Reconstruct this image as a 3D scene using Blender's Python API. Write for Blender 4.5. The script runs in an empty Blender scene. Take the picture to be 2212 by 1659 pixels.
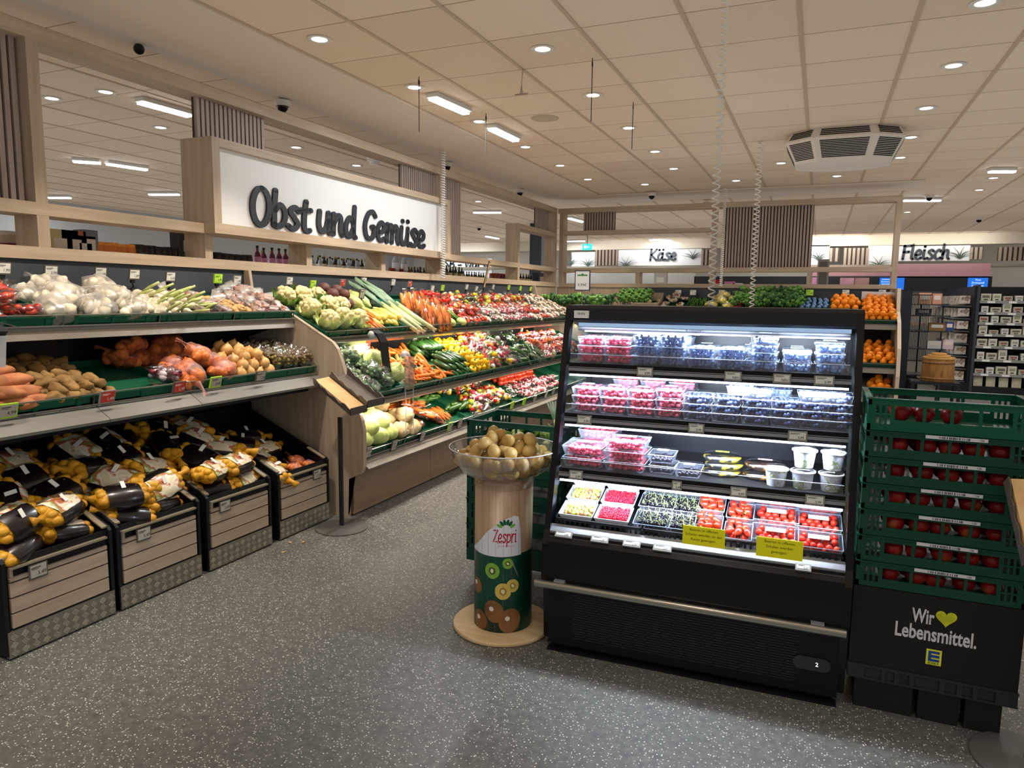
import bpy, bmesh, math, random
from mathutils import Vector, Matrix, noise, Euler
R = random.Random(7)
PI = math.pi
D = bpy.data
C = bpy.context.scene
COL = C.collection

# ---------------------------------------------------------------- camera
ROT = ((0.9180880333742641, 0.39618543430414066, 0.012307096335673236),
       (-0.05938368837425079, 0.10677970789428416, 0.9925077690059063),
       (0.3919029733620887, -0.9119403465289003, 0.12156012439407603))
FPX, CX, CY, EYE = 1533.0, 1106.0, 829.5, 1.65
M3 = Matrix(ROT).transposed()
cd = D.cameras.new('camera')
cd.sensor_width = 36
cd.lens = 36 * FPX / 2212
cd.clip_start = 0.05
cam = D.objects.new('camera', cd)
COL.objects.link(cam)
cam.matrix_world = Matrix.Translation((0, 0, EYE)) @ M3.to_4x4()
C.camera = cam

# ---------------------------------------------------------------- world, exposure, render quality
C.view_settings.view_transform = 'Standard'
C.view_settings.look = 'None'
C.view_settings.gamma = 1
C.view_settings.use_curve_mapping = False
C.view_settings.exposure = 0.12
w = D.worlds.new('world')
C.world = w
w.use_nodes = True
bg = w.node_tree.nodes['Background']
bg.inputs[0].default_value = (1.0, 0.92, 0.84, 1)
bg.inputs[1].default_value = 0.16
w.light_settings.distance = 3.1
w.light_settings.ao_factor = 0.36
cy = C.cycles
cy.max_bounces = 6
cy.diffuse_bounces = 3
cy.glossy_bounces = 3
cy.transmission_bounces = 4
cy.transparent_max_bounces = 14
cy.caustics_reflective = False
cy.caustics_refractive = False
cy.sample_clamp_indirect = 4
cy.use_fast_gi = True
cy.fast_gi_method = 'ADD'

CEIL = 3.29


def ray(px, py):
    return M3 @ Vector((px - CX, -(py - CY), -FPX))


def atx(px, py, x):
    r = ray(px, py)
    return Vector((0, 0, EYE)) + r * (x / r.x)


def aty(px, py, y):
    r = ray(px, py)
    return Vector((0, 0, EYE)) + r * (y / r.y)


def atz(px, py, z):
    r = ray(px, py)
    return Vector((0, 0, EYE)) + r * ((z - EYE) / r.z)


def spot(name, p, target, energy, size=80, blend=0.6, col=(1, 0.87, 0.70), radius=0.04):
    l = D.lights.new(name, 'SPOT')
    l.energy = energy
    l.spot_size = math.radians(size)
    l.spot_blend = blend
    l.color = col
    l.shadow_soft_size = radius
    o = D.objects.new(name, l)
    COL.objects.link(o)
    o.location = p
    o.rotation_euler = (Vector(target) - Vector(p)).to_track_quat('-Z', 'Y').to_euler()
    return o


def area(name, p, target, sx, sy, energy, col=(0.9, 0.95, 1), yaxis=None, spread=PI):
    l = D.lights.new(name, 'AREA')
    l.shape = 'RECTANGLE'
    l.size, l.size_y = sx, sy
    l.energy = energy
    l.color = col
    l.spread = spread
    o = D.objects.new(name, l)
    COL.objects.link(o)
    z = (Vector(p) - Vector(target)).normalized()
    x = Vector(yaxis or (1, 0, 0))
    y = z.cross(x).normalized()
    x = y.cross(z)
    o.matrix_world = Matrix.Translation(p) @ Matrix((x, y, z)).transposed().to_4x4()
    return o


# the store's recessed downlights (measured in the photo) and linear luminaires
DOWN = [(690, 84), (1172, 105), (895, 188), (1281, 205), (1035, 262), (1358, 276), (1135, 317), (1415, 327), (1210, 357),
        (1455, 364), (1270, 387), (1393, 398), (2128, 5), (2060, 141), (2001, 233), (1968, 296), (1945, 340), (1808, 380),
        (1687, 352), (1590, 390), (2146, 384), (2115, 410), (1960, 458)]
DOWN_LEFT = [(228, 198), (347, 275), (112, 212), (640, 318), (770, 357), (875, 388), (1033, 435)]
WARM = (1, 0.885, 0.75)
# rows of downlights that stand above and behind the camera, continuing the visible rows
EXTRA = [(-2.87, 0.2), (-2.87, 1.45), (-2.87, 2.7), (-0.6, 0.6), (0.9, 0.6), (0.9, 2.0), (-0.6, 1.9), (2.4, 2.2), (2.5, 4.2), (-1.2, -0.6), (1.2, -0.8)]
# ---------------------------------------------------------------- materials
def lin(h):
    if isinstance(h, str):
        h = h.lstrip('#')
        c = [int(h[i:i + 2], 16) / 255 for i in (0, 2, 4)]
        return tuple(x / 12.92 if x < 0.04045 else ((x + 0.055) / 1.055) ** 2.4 for x in c) + (1,)
    return tuple(h) + (1,)


MATS = {}


def mat(name, col, rough=0.5, metal=0.0, col2=None, scale=8, rnd=0.0, bump=0.0, bscale=None, spec=0.5, detail=3,
        thresh=None, emit=None, sss=0.0, stretch=None, coat=0.0, kind='noise'):
    if name in MATS:
        return MATS[name]
    m = D.materials.new(name)
    m.use_nodes = True
    nt = m.node_tree
    b = nt.nodes['Principled BSDF']
    b.inputs['Base Color'].default_value = lin(col)
    b.inputs['Roughness'].default_value = rough
    b.inputs['Metallic'].default_value = metal
    b.inputs['Specular IOR Level'].default_value = spec
    if coat:
        b.inputs['Coat Weight'].default_value = coat
        b.inputs['Coat Roughness'].default_value = 0.1
    out = None
    tc = None
    if col2 or bump:
        tc = nt.nodes.new('ShaderNodeTexCoord')
        mp = nt.nodes.new('ShaderNodeMapping')
        nt.links.new(tc.outputs['Object'], mp.inputs['Vector'])
        if stretch:
            mp.inputs['Scale'].default_value = stretch
    if col2:
        if kind == 'voronoi':
            n = nt.nodes.new('ShaderNodeTexVoronoi')
            n.inputs['Scale'].default_value = scale
            src = n.outputs['Color']
            sp = nt.nodes.new('ShaderNodeSeparateColor')
            nt.links.new(src, sp.inputs[0])
            src = sp.outputs[0]
        else:
            n = nt.nodes.new('ShaderNodeTexNoise')
            n.inputs['Scale'].default_value = scale
            n.inputs['Detail'].default_value = detail
            src = n.outputs[0]
        nt.links.new(mp.outputs[0], n.inputs['Vector'])
        cr = nt.nodes.new('ShaderNodeValToRGB')
        nt.links.new(src, cr.inputs[0])
        cols = [col] + (col2 if isinstance(col2, list) else [col2])
        lo, hi = thresh or (0.35, 0.65)
        e = cr.color_ramp.elements
        e[0].position, e[0].color = lo, lin(cols[0])
        e[1].position, e[1].color = hi, lin(cols[-1])
        for i, cc in enumerate(cols[1:-1], 1):
            q = e.new(lo + (hi - lo) * i / (len(cols) - 1))
            q.color = lin(cc)
        out = cr.outputs[0]
    if rnd:
        oi = nt.nodes.new('ShaderNodeObjectInfo')
        hs = nt.nodes.new('ShaderNodeHueSaturation')
        mr = nt.nodes.new('ShaderNodeMapRange')
        mr.inputs[3].default_value = 1 - rnd
        mr.inputs[4].default_value = 1 + rnd * 0.6
        nt.links.new(oi.outputs['Random'], mr.inputs[0])
        nt.links.new(mr.outputs[0], hs.inputs['Value'])
        if out:
            nt.links.new(out, hs.inputs['Color'])
        else:
            hs.inputs['Color'].default_value = lin(col)
        out = hs.outputs[0]
    if out:
        nt.links.new(out, b.inputs['Base Color'])
    if bump:
        n2 = nt.nodes.new('ShaderNodeTexNoise')
        n2.inputs['Scale'].default_value = bscale or scale * 3
        nt.links.new(mp.outputs[0], n2.inputs['Vector'])
        bp = nt.nodes.new('ShaderNodeBump')
        bp.inputs['Strength'].default_value = bump
        bp.inputs['Distance'].default_value = 0.01
        nt.links.new(n2.outputs[0], bp.inputs['Height'])
        nt.links.new(bp.outputs[0], b.inputs['Normal'])
    if emit:
        b.inputs['Emission Color'].default_value = lin(emit[0])
        b.inputs['Emission Strength'].default_value = emit[1]
    MATS[name] = m
    return m


def clear(name, tint='#ffffff', gloss=0.14, rough=0.08, body=0.0, bodycol='#ffffff'):
    """thin clear plastic or glass: mostly transparent with a glossy film"""
    if name in MATS:
        return MATS[name]
    m = D.materials.new(name)
    m.use_nodes = True
    nt = m.node_tree
    nt.nodes.clear()
    o = nt.nodes.new('ShaderNodeOutputMaterial')
    t = nt.nodes.new('ShaderNodeBsdfTransparent')
    t.inputs[0].default_value = lin(tint)
    g = nt.nodes.new('ShaderNodeBsdfGlossy')
    g.inputs['Roughness'].default_value = rough
    g.inputs['Color'].default_value = (0.9, 0.92, 0.95, 1)
    mx = nt.nodes.new('ShaderNodeMixShader')
    lw = nt.nodes.new('ShaderNodeLayerWeight')
    lw.inputs[0].default_value = 0.25
    ad = nt.nodes.new('ShaderNodeMath')
    ad.operation = 'MULTIPLY_ADD'
    ad.inputs[1].default_value = 0.5
    ad.inputs[2].default_value = gloss
    nt.links.new(lw.outputs['Facing'], ad.inputs[0])
    nt.links.new(ad.outputs[0], mx.inputs[0])
    nt.links.new(t.outputs[0], mx.inputs[1])
    nt.links.new(g.outputs[0], mx.inputs[2])
    last = mx
    if body:
        d = nt.nodes.new('ShaderNodeBsdfDiffuse')
        d.inputs[0].default_value = lin(bodycol)
        m2 = nt.nodes.new('ShaderNodeMixShader')
        m2.inputs[0].default_value = body
        nt.links.new(mx.outputs[0], m2.inputs[1])
        nt.links.new(d.outputs[0], m2.inputs[2])
        last = m2
    nt.links.new(last.outputs[0], o.inputs[0])
    MATS[name] = m
    return m


def emis(name, col, s):
    if name in MATS:
        return MATS[name]
    m = D.materials.new(name)
    m.use_nodes = True
    nt = m.node_tree
    nt.nodes.clear()
    o = nt.nodes.new('ShaderNodeOutputMaterial')
    e = nt.nodes.new('ShaderNodeEmission')
    e.inputs[0].default_value = lin(col)
    e.inputs[1].default_value = s
    nt.links.new(e.outputs[0], o.inputs[0])
    MATS[name] = m
    return m


def math_node(nt, op, a, b=None, c=None):
    n = nt.nodes.new('ShaderNodeMath')
    n.operation = op
    for i, v in enumerate((a, b, c)):
        if v is None:
            continue
        if hasattr(v, 'is_output'):
            nt.links.new(v, n.inputs[i])
        else:
            n.inputs[i].default_value = v
    return n.outputs[0]


def floor_mat():
    m = mat('speckled_vinyl', '#5b5a55', rough=0.42, spec=0.4)
    nt = m.node_tree
    b = nt.nodes['Principled BSDF']
    tc = nt.nodes.new('ShaderNodeTexCoord')
    v = nt.nodes.new('ShaderNodeTexVoronoi')
    v.inputs['Scale'].default_value = 105
    nt.links.new(tc.outputs['Object'], v.inputs['Vector'])
    sp = nt.nodes.new('ShaderNodeSeparateColor')
    nt.links.new(v.outputs['Color'], sp.inputs[0])
    near = math_node(nt, 'LESS_THAN', v.outputs['Distance'], 0.30)
    pick = math_node(nt, 'GREATER_THAN', sp.outputs[0], 0.55)
    f = math_node(nt, 'MULTIPLY', near, pick)
    cr = nt.nodes.new('ShaderNodeValToRGB')
    e = cr.color_ramp.elements
    e[0].color = lin('#77746a')
    e[1].color = lin('#e6e2d4')
    nt.links.new(sp.outputs[1], cr.inputs[0])
    n = nt.nodes.new('ShaderNodeTexNoise')
    n.inputs['Scale'].default_value = 30
    n.inputs['Detail'].default_value = 6
    nt.links.new(tc.outputs['Object'], n.inputs['Vector'])
    cr2 = nt.nodes.new('ShaderNodeValToRGB')
    cr2.color_ramp.elements[0].color = lin('#4f4e4b')
    cr2.color_ramp.elements[0].position = 0.3
    cr2.color_ramp.elements[1].color = lin('#67655f')
    cr2.color_ramp.elements[1].position = 0.7
    nt.links.new(n.outputs[0], cr2.inputs[0])
    mx = nt.nodes.new('ShaderNodeMix')
    mx.data_type = 'RGBA'
    nt.links.new(f, mx.inputs[0])
    nt.links.new(cr2.outputs[0], mx.inputs[6])
    nt.links.new(cr.outputs[0], mx.inputs[7])
    nt.links.new(mx.outputs[2], b.inputs['Base Color'])
    return m


TX, TY, OX, OY = 0.625, 0.61, -0.207, 4.97


def ceiling_mat():
    m = mat('mineral_fibre_tiles', '#cfc0ab', rough=0.75, spec=0.25)
    nt = m.node_tree
    b = nt.nodes['Principled BSDF']
    tc = nt.nodes.new('ShaderNodeTexCoord')
    s = nt.nodes.new('ShaderNodeSeparateXYZ')
    nt.links.new(tc.outputs['Object'], s.inputs[0])

    def line(o, off, per, wid):
        a = math_node(nt, 'SUBTRACT', o, off - per / 2)
        q = math_node(nt, 'DIVIDE', a, per)
        q = math_node(nt, 'FRACT', q)
        q = math_node(nt, 'SUBTRACT', q, 0.5)
        q = math_node(nt, 'ABSOLUTE', q)
        return math_node(nt, 'LESS_THAN', q, wid / per / 2)
    ly = line(s.outputs[1], OY, TY, 0.010)
    # tile id for slight tone difference
    ix = math_node(nt, 'FLOOR', math_node(nt, 'DIVIDE', math_node(nt, 'SUBTRACT', s.outputs[0], OX), TX))
    iy = math_node(nt, 'FLOOR', math_node(nt, 'DIVIDE', math_node(nt, 'SUBTRACT', s.outputs[1], OY), TY))
    cb = nt.nodes.new('ShaderNodeCombineXYZ')
    nt.links.new(ix, cb.inputs[0])
    nt.links.new(iy, cb.inputs[1])
    wn = nt.nodes.new('ShaderNodeTexWhiteNoise')
    nt.links.new(cb.outputs[0], wn.inputs[0])
    mr = nt.nodes.new('ShaderNodeMapRange')
    mr.inputs[3].default_value = 0.0
    mr.inputs[4].default_value = 1.0
    nt.links.new(wn.outputs[0], mr.inputs[0])
    m0 = nt.nodes.new('ShaderNodeMix')
    m0.data_type = 'RGBA'
    m0.inputs[6].default_value = lin('#d6c1a8')
    m0.inputs[7].default_value = lin('#decab2')
    nt.links.new(mr.outputs[0], m0.inputs[0])
    mx = nt.nodes.new('ShaderNodeMix')
    mx.data_type = 'RGBA'
    nt.links.new(ly, mx.inputs[0])
    nt.links.new(m0.outputs[2], mx.inputs[6])
    mx.inputs[7].default_value = lin('#98826c')
    nt.links.new(mx.outputs[2], b.inputs['Base Color'])
    return m


def wood(name, c1, c2, rough=0.45, axis='x', scale=3.0):
    st = {'x': (0.6, 9, 9), 'y': (9, 0.6, 9), 'z': (9, 9, 0.6)}[axis]
    return mat(name, c1, rough=rough, col2=c2, scale=scale, stretch=st, detail=6, thresh=(0.3, 0.7), spec=0.35)


# ---------------------------------------------------------------- mesh builder
class MB:
    def __init__(s):
        s.v, s.f, s.m = [], [], []

    def add(s, vs, fs, mi=0, mt=None):
        n = len(s.v)
        if mt is not None:
            vs = [mt @ Vector(v) for v in vs]
        s.v += [tuple(v) for v in vs]
        s.f += [tuple(i + n for i in f) for f in fs]
        s.m += [mi] * len(fs)
        return s

    def box(s, lo, hi, mi=0, mt=None):
        x0, y0, z0 = lo
        x1, y1, z1 = hi
        if x0 > x1: x0, x1 = x1, x0
        if y0 > y1: y0, y1 = y1, y0
        if z0 > z1: z0, z1 = z1, z0
        vs = [(x0, y0, z0), (x1, y0, z0), (x1, y1, z0), (x0, y1, z0), (x0, y0, z1), (x1, y0, z1), (x1, y1, z1), (x0, y1, z1)]
        return s.add(vs, [(0, 3, 2, 1), (4, 5, 6, 7), (0, 1, 5, 4), (1, 2, 6, 5), (2, 3, 7, 6), (3, 0, 4, 7)], mi, mt)

    def cbox(s, c, sz, mi=0, mt=None):
        return s.box([c[i] - sz[i] / 2 for i in range(3)], [c[i] + sz[i] / 2 for i in range(3)], mi, mt)

    def hexa(s, bot, top, mi=0, mt=None):
        """bot and top: four points each, same order"""
        return s.add(list(bot) + list(top), [(0, 3, 2, 1), (4, 5, 6, 7), (0, 1, 5, 4), (1, 2, 6, 5), (2, 3, 7, 6), (3, 0, 4, 7)], mi, mt)

    def prism(s, poly, a, b, axis='y', mi=0, mt=None):
        """poly of 2D points in the plane normal to axis, from a to b"""
        def P(p, t):
            return {'x': (t, p[0], p[1]), 'y': (p[0], t, p[1]), 'z': (p[0], p[1], t)}[axis]
        n = len(poly)
        vs = [P(p, a) for p in poly] + [P(p, b) for p in poly]
        fs = [tuple(range(n)), tuple(range(2 * n - 1, n - 1, -1))]
        fs += [(i, i + n, (i + 1) % n + n, (i + 1) % n) for i in range(n)]
        return s.add(vs, fs, mi, mt)

    def lathe(s, prof, seg=20, mi=0, mt=None, lobes=0, lamp=0.0, cap=True):
        vs, fs = [], []
        for r, z in prof:
            for k in range(seg):
                a = 2 * PI * k / seg
                rr = r * (1 + lamp * math.cos(lobes * a)) if lobes else r
                vs.append((rr * math.cos(a), rr * math.sin(a), z))
        for i in range(len(prof) - 1):
            for k in range(seg):
                k2 = (k + 1) % seg
                fs.append((i * seg + k, i * seg + k2, (i + 1) * seg + k2, (i + 1) * seg + k))
        if cap and prof[0][0] > 1e-4: fs.append(tuple(range(seg - 1, -1, -1)))
        if cap and prof[-1][0] > 1e-4: fs.append(tuple((len(prof) - 1) * seg + k for k in range(seg)))
        return s.add(vs, fs, mi, mt)

    def ell(s, c, r, seg=10, rings=7, mi=0, amp=0.0, ns=3.0, seed=0, mt=None):
        r = (r, r, r) if isinstance(r, (int, float)) else r
        vs, fs = [], []
        for i in range(rings + 1):
            th = PI * i / rings
            for k in range(seg):
                a = 2 * PI * k / seg
                d = Vector((math.sin(th) * math.cos(a), math.sin(th) * math.sin(a), -math.cos(th)))
                q = 1.0
                if amp: q += amp * noise.noise(d * ns + Vector((seed * 7.3, seed * 3.1, seed)))
                vs.append((c[0] + d.x * r[0] * q, c[1] + d.y * r[1] * q, c[2] + d.z * r[2] * q))
        for i in range(rings):
            for k in range(seg):
                k2 = (k + 1) % seg
                fs.append((i * seg + k, i * seg + k2, (i + 1) * seg + k2, (i + 1) * seg + k))
        return s.add(vs, fs, mi, mt)

    def tube(s, pts, rad, seg=8, mi=0, mt=None, closed=False, flat=1.0):
        pts = [Vector(p) for p in pts]
        n = len(pts)
        rad = rad if isinstance(rad, (list, tuple)) else [rad] * n
        vs, fs = [], []
        up = None
        for i, p in enumerate(pts):
            if closed:
                t = pts[(i + 1) % n] - pts[i - 1]
            else:
                t = pts[min(i + 1, n - 1)] - pts[max(i - 1, 0)]
            t.normalize()
            if up is None:
                up = Vector((0, 0, 1)) if abs(t.z) < 0.9 else Vector((1, 0, 0))
            u = (up - t * up.dot(t)).normalized()
            w_ = t.cross(u)
            up = u
            for k in range(seg):
                a = 2 * PI * k / seg
                vs.append(p + u * (math.cos(a) * rad[i] * flat) + w_ * (math.sin(a) * rad[i]))
        m = n if closed else n - 1
        for i in range(m):
            j = (i + 1) % n
            for k in range(seg):
                k2 = (k + 1) % seg
                fs.append((i * seg + k, i * seg + k2, j * seg + k2, j * seg + k))
        if not closed:
            fs.append(tuple(range(seg - 1, -1, -1)))
            fs.append(tuple((n - 1) * seg + k for k in range(seg)))
        return s.add(vs, fs, mi, mt)

    def cyl(s, a, b, r, seg=12, mi=0, mt=None):
        return s.tube([a, b], r, seg, mi, mt)

    def quad(s, a, b, c, d, mi=0):
        return s.add([a, b, c, d], [(0, 1, 2, 3)], mi)

    def sheet(s, a, b, c, d, th, mi=0):
        a, b, c, d = map(Vector, (a, b, c, d))
        n = (b - a).cross(d - a).normalized() * th
        return s.hexa([a, b, c, d], [a + n, b + n, c + n, d + n], mi)

    def mesh(s, name, mats, smooth=False, angle=None):
        me = D.meshes.new(name)
        me.from_pydata([tuple(v) for v in s.v], [], s.f)
        mats = mats if isinstance(mats, (list, tuple)) else [mats]
        for m in mats: me.materials.append(m)
        if len(mats) > 1: me.polygons.foreach_set('material_index', s.m)
        if smooth:
            me.polygons.foreach_set('use_smooth', [True] * len(s.f))
            if angle is not None:
                me.set_sharp_from_angle(angle=math.radians(angle))
        me.update()
        return me

    def obj(s, name, mats, parent=None, smooth=False, angle=None, mt=None):
        return link(name, s.mesh(name, mats, smooth, angle), parent, mt)


def link(name, me, parent=None, mt=None):
    o = D.objects.new(name, me)
    COL.objects.link(o)
    if parent is not None: o.parent = parent
    if mt is not None: o.matrix_basis = mt
    return o


def tag(o, label, cat, group=None, kind=None):
    if label: o['label'] = label
    if cat: o['category'] = cat
    if group: o['group'] = group
    if kind: o['kind'] = kind
    return o


def thing(name, label, cat, loc=(0, 0, 0), rot=0.0, group=None):
    o = D.objects.new(name, None)
    o.empty_display_size = 0.05
    COL.objects.link(o)
    if isinstance(loc, Matrix):
        o.matrix_basis = loc
    else:
        o.location = loc
        o.rotation_euler = (0, 0, rot)
    return tag(o, label, cat, group)


def struct(o):
    o['kind'] = 'structure'
    return o


KIDS = {}


def kids(o):
    if o.name not in KIDS: KIDS[o.name] = list(o.children)
    return KIDS[o.name]


def dup(root, mt, label=None, group=None, parent=None):
    r = root.copy()
    COL.objects.link(r)
    r.parent = parent
    if parent is None:
        r.matrix_basis = mt
    if label: r['label'] = label
    if group: r['group'] = group
    for ch in kids(root):
        dup(ch, None, parent=r)
    return r


USED = set()


def put(proto, mt, label=None, group=None):
    """first use moves the prototype itself, later uses copy it"""
    if proto.name not in USED:
        USED.add(proto.name)
        kids(proto)
        proto.matrix_basis = mt
        if label: proto['label'] = label
        if group: proto['group'] = group
        return proto
    return dup(proto, mt, label, group)


def TM(loc, rx=0, ry=0, rz=0, s=1.0):
    return Matrix.Translation(loc) @ Euler((rx, ry, rz)).to_matrix().to_4x4() @ Matrix.Diagonal(((s, s, s) if isinstance(s, (int, float)) else s) + (1,) if isinstance(s, tuple) else (s, s, s, 1))


def frame(o, x, y, z):
    m = Matrix((x, y, z)).transposed().to_4x4()
    m.translation = o
    return m


TXT = {}
BOLD = None


def text_mesh(sx, size, m, thick=0.0, bold=0.0, xs=1.0, align='CENTER', spacing=1.0, lines=1.0):
    key = (sx, size, m.name, thick, bold, xs, align)
    if key in TXT: return TXT[key]
    cu = D.curves.new('lettering', 'FONT')
    cu.body = sx
    cu.size = size
    cu.extrude = thick
    cu.offset = bold
    cu.align_x = align
    cu.align_y = 'CENTER'
    cu.space_character = spacing
    cu.space_line = lines
    cu.resolution_u = 3
    o = D.objects.new('tmp', cu)
    COL.objects.link(o)
    dg = bpy.context.evaluated_depsgraph_get()
    me = D.meshes.new_from_object(o.evaluated_get(dg))
    D.objects.remove(o)
    D.curves.remove(cu)
    if xs != 1.0:
        for v in me.vertices: v.co.x *= xs
    me.materials.clear()
    me.materials.append(m)
    me.name = 'lettering'
    TXT[key] = me
    return me
# ---------------------------------------------------------------- brush lettering built from strokes
_o = [(0.45 + 0.40 * math.cos(a), 0.75 + 0.80 * math.sin(a)) for a in [PI / 2 + i * PI / 8 for i in range(17)]]
GLY = {
 'O': (1.0, [_o]),
 'b': (0.8, [[(0.14, 1.6), (0.1, 0.8), (0.12, 0.04)], [(0.12, 0.7), (0.4, 1.0), (0.66, 0.7), (0.6, 0.2), (0.3, 0.0), (0.12, 0.08)]]),
 's': (0.68, [[(0.6, 0.86), (0.38, 1.02), (0.14, 0.8), (0.36, 0.54), (0.56, 0.26), (0.34, 0.0), (0.04, 0.12)]]),
 't': (0.62, [[(0.32, 1.4), (0.24, 0.7), (0.26, 0.14), (0.42, 0.0), (0.56, 0.06)], [(0.02, 0.96), (0.58, 1.02)]]),
 'u': (0.86, [[(0.08, 1.0), (0.06, 0.35), (0.24, 0.0), (0.5, 0.22), (0.6, 0.6)], [(0.62, 1.0), (0.6, 0.25), (0.74, 0.0)]]),
 'n': (0.84, [[(0.1, 1.0), (0.1, 0.0)], [(0.1, 0.5), (0.34, 0.96), (0.56, 0.86), (0.56, 0.25), (0.7, 0.0)]]),
 'd': (0.88, [[(0.56, 0.8), (0.32, 1.0), (0.08, 0.6), (0.12, 0.12), (0.34, 0.02), (0.56, 0.4)], [(0.62, 1.6), (0.6, 0.25), (0.74, 0.0)]]),
 'G': (0.98, [[(0.84, 1.28), (0.62, 1.5), (0.3, 1.3), (0.1, 0.7), (0.22, 0.12), (0.5, 0.0), (0.74, 0.2), (0.76, 0.66), (0.6, 0.66)]]),
 'e': (0.72, [[(0.12, 0.46), (0.46, 0.52), (0.56, 0.82), (0.34, 1.02), (0.1, 0.7), (0.1, 0.24), (0.32, 0.0), (0.62, 0.16)]]),
 'm': (1.2, [[(0.1, 1.0), (0.1, 0.0)], [(0.1, 0.5), (0.3, 0.96), (0.5, 0.84), (0.5, 0.0)], [(0.5, 0.5), (0.72, 0.96), (0.92, 0.84), (0.92, 0.25), (1.06, 0.0)]]),
 'K': (0.95, [[(0.14, 1.5), (0.12, 0.0)], [(0.8, 1.5), (0.2, 0.72), (0.86, 0.0)]]),
 'a': (0.86, [[(0.56, 0.8), (0.32, 1.0), (0.08, 0.6), (0.12, 0.12), (0.34, 0.02), (0.56, 0.4)], [(0.6, 1.0), (0.58, 0.25), (0.74, 0.0)]]),
 'F': (0.8, [[(0.16, 1.5), (0.12, 0.0)], [(0.12, 1.48), (0.8, 1.52)], [(0.14, 0.8), (0.62, 0.84)]]),
 'l': (0.4, [[(0.16, 1.6), (0.12, 0.25), (0.28, 0.0)]]),
 'i': (0.42, [[(0.14, 1.0), (0.12, 0.25), (0.28, 0.0)], [(0.15, 1.38), (0.16, 1.4)]]),
 'c': (0.68, [[(0.6, 0.84), (0.36, 1.02), (0.1, 0.6), (0.16, 0.12), (0.36, 0.0), (0.6, 0.14)]]),
 'h': (0.84, [[(0.12, 1.6), (0.1, 0.0)], [(0.1, 0.5), (0.34, 0.96), (0.56, 0.86), (0.56, 0.25), (0.7, 0.0)]]),
 'S': (0.85, [[(0.74, 1.3), (0.46, 1.52), (0.14, 1.2), (0.44, 0.8), (0.72, 0.38), (0.42, 0.0), (0.04, 0.16)]]),
 'B': (0.9, [[(0.14, 1.5), (0.12, 0.0)], [(0.12, 1.48), (0.56, 1.46), (0.62, 1.0), (0.16, 0.82), (0.7, 0.66), (0.64, 0.06), (0.12, 0.02)]]),
 'W': (1.25, [[(0.08, 1.5), (0.3, 0.0), (0.6, 1.0), (0.86, 0.0), (1.14, 1.5)]]),
 'r': (0.6, [[(0.1, 1.0), (0.1, 0.0)], [(0.1, 0.5), (0.3, 0.96), (0.54, 0.94)]]),
 '-': (0.7, [[(0.12, 0.55), (0.55, 0.58)]]),
 'Z': (0.85, [[(0.1, 1.42), (0.74, 1.46), (0.08, 0.04), (0.8, 0.06)]]),
 'p': (0.8, [[(0.12, 1.0), (0.1, -0.5)], [(0.12, 0.7), (0.4, 1.0), (0.66, 0.7), (0.6, 0.2), (0.3, 0.0), (0.12, 0.1)]]),
 ' ': (0.42, []),
}
GLY['ü'] = (GLY['u'][0], GLY['u'][1] + [[(0.15, 1.36), (0.16, 1.37)], [(0.60, 1.4), (0.61, 1.41)]])
GLY['ä'] = (GLY['a'][0], GLY['a'][1] + [[(0.15, 1.36), (0.16, 1.37)], [(0.60, 1.4), (0.61, 1.41)]])


def catmull(p, n=5):
    if len(p) < 3: return [Vector(q) for q in p]
    q = [Vector(a) for a in p]
    q = [q[0] * 2 - q[1]] + q + [q[-1] * 2 - q[-2]]
    out = []
    for i in range(1, len(q) - 2):
        for k in range(n):
            t = k / n
            a, b, c, d = q[i - 1], q[i], q[i + 1], q[i + 2]
            out.append(0.5 * ((2 * b) + (c - a) * t + (2 * a - 5 * b + 4 * c - d) * t * t + (3 * b - a - 3 * c + d) * t ** 3))
    out.append(q[-2])
    return out


def brush(text, h, weight, depth, name='lettering', m=None, sharp=('K', 'F', 'W', 'Z'), wob=0.0):
    """letters in the x-z plane (x along text), cap height h, starts at x = 0; returns mesh and width"""
    mb = MB()
    k = h / 1.5
    x = 0.0
    for ch in text:
        adv, strokes = GLY[ch]
        for st in strokes:
            pts = [Vector(q) for q in st] if ch in sharp else catmull(st)
            pts = [Vector((x + p[0] * k + 0.06 * p[1] * k, p[1] * k)) for p in pts]
            n = len(pts)
            for i in range(n):
                r = weight * k * (1.0 if len(st) > 2 else 1.05)
                # round cap / joint
                c = pts[i]
                poly = [(c.x + r * math.cos(2 * PI * j / 12), c.y + r * math.sin(2 * PI * j / 12)) for j in range(12)]
                if i in (0, n - 1) or ch in sharp: mb.prism(poly, 0, -depth, 'y')
            L = []
            Rr = []
            for i in range(n):
                t = (pts[min(i + 1, n - 1)] - pts[max(i - 1, 0)])
                if t.length < 1e-9: t = Vector((1, 0))
                t.normalize()
                nn = Vector((-t.y, t.x)) * weight * k
                L.append(pts[i] + nn)
                Rr.append(pts[i] - nn)
            for i in range(n - 1):
                a, b, c, d = L[i], L[i + 1], Rr[i + 1], Rr[i]
                mb.hexa([(a.x, 0, a.y), (b.x, 0, b.y), (c.x, 0, c.y), (d.x, 0, d.y)],
                        [(a.x, -depth, a.y), (b.x, -depth, b.y), (c.x, -depth, c.y), (d.x, -depth, d.y)])
        x += adv * k
    me = mb.mesh(name, m)
    return me, x


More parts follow.
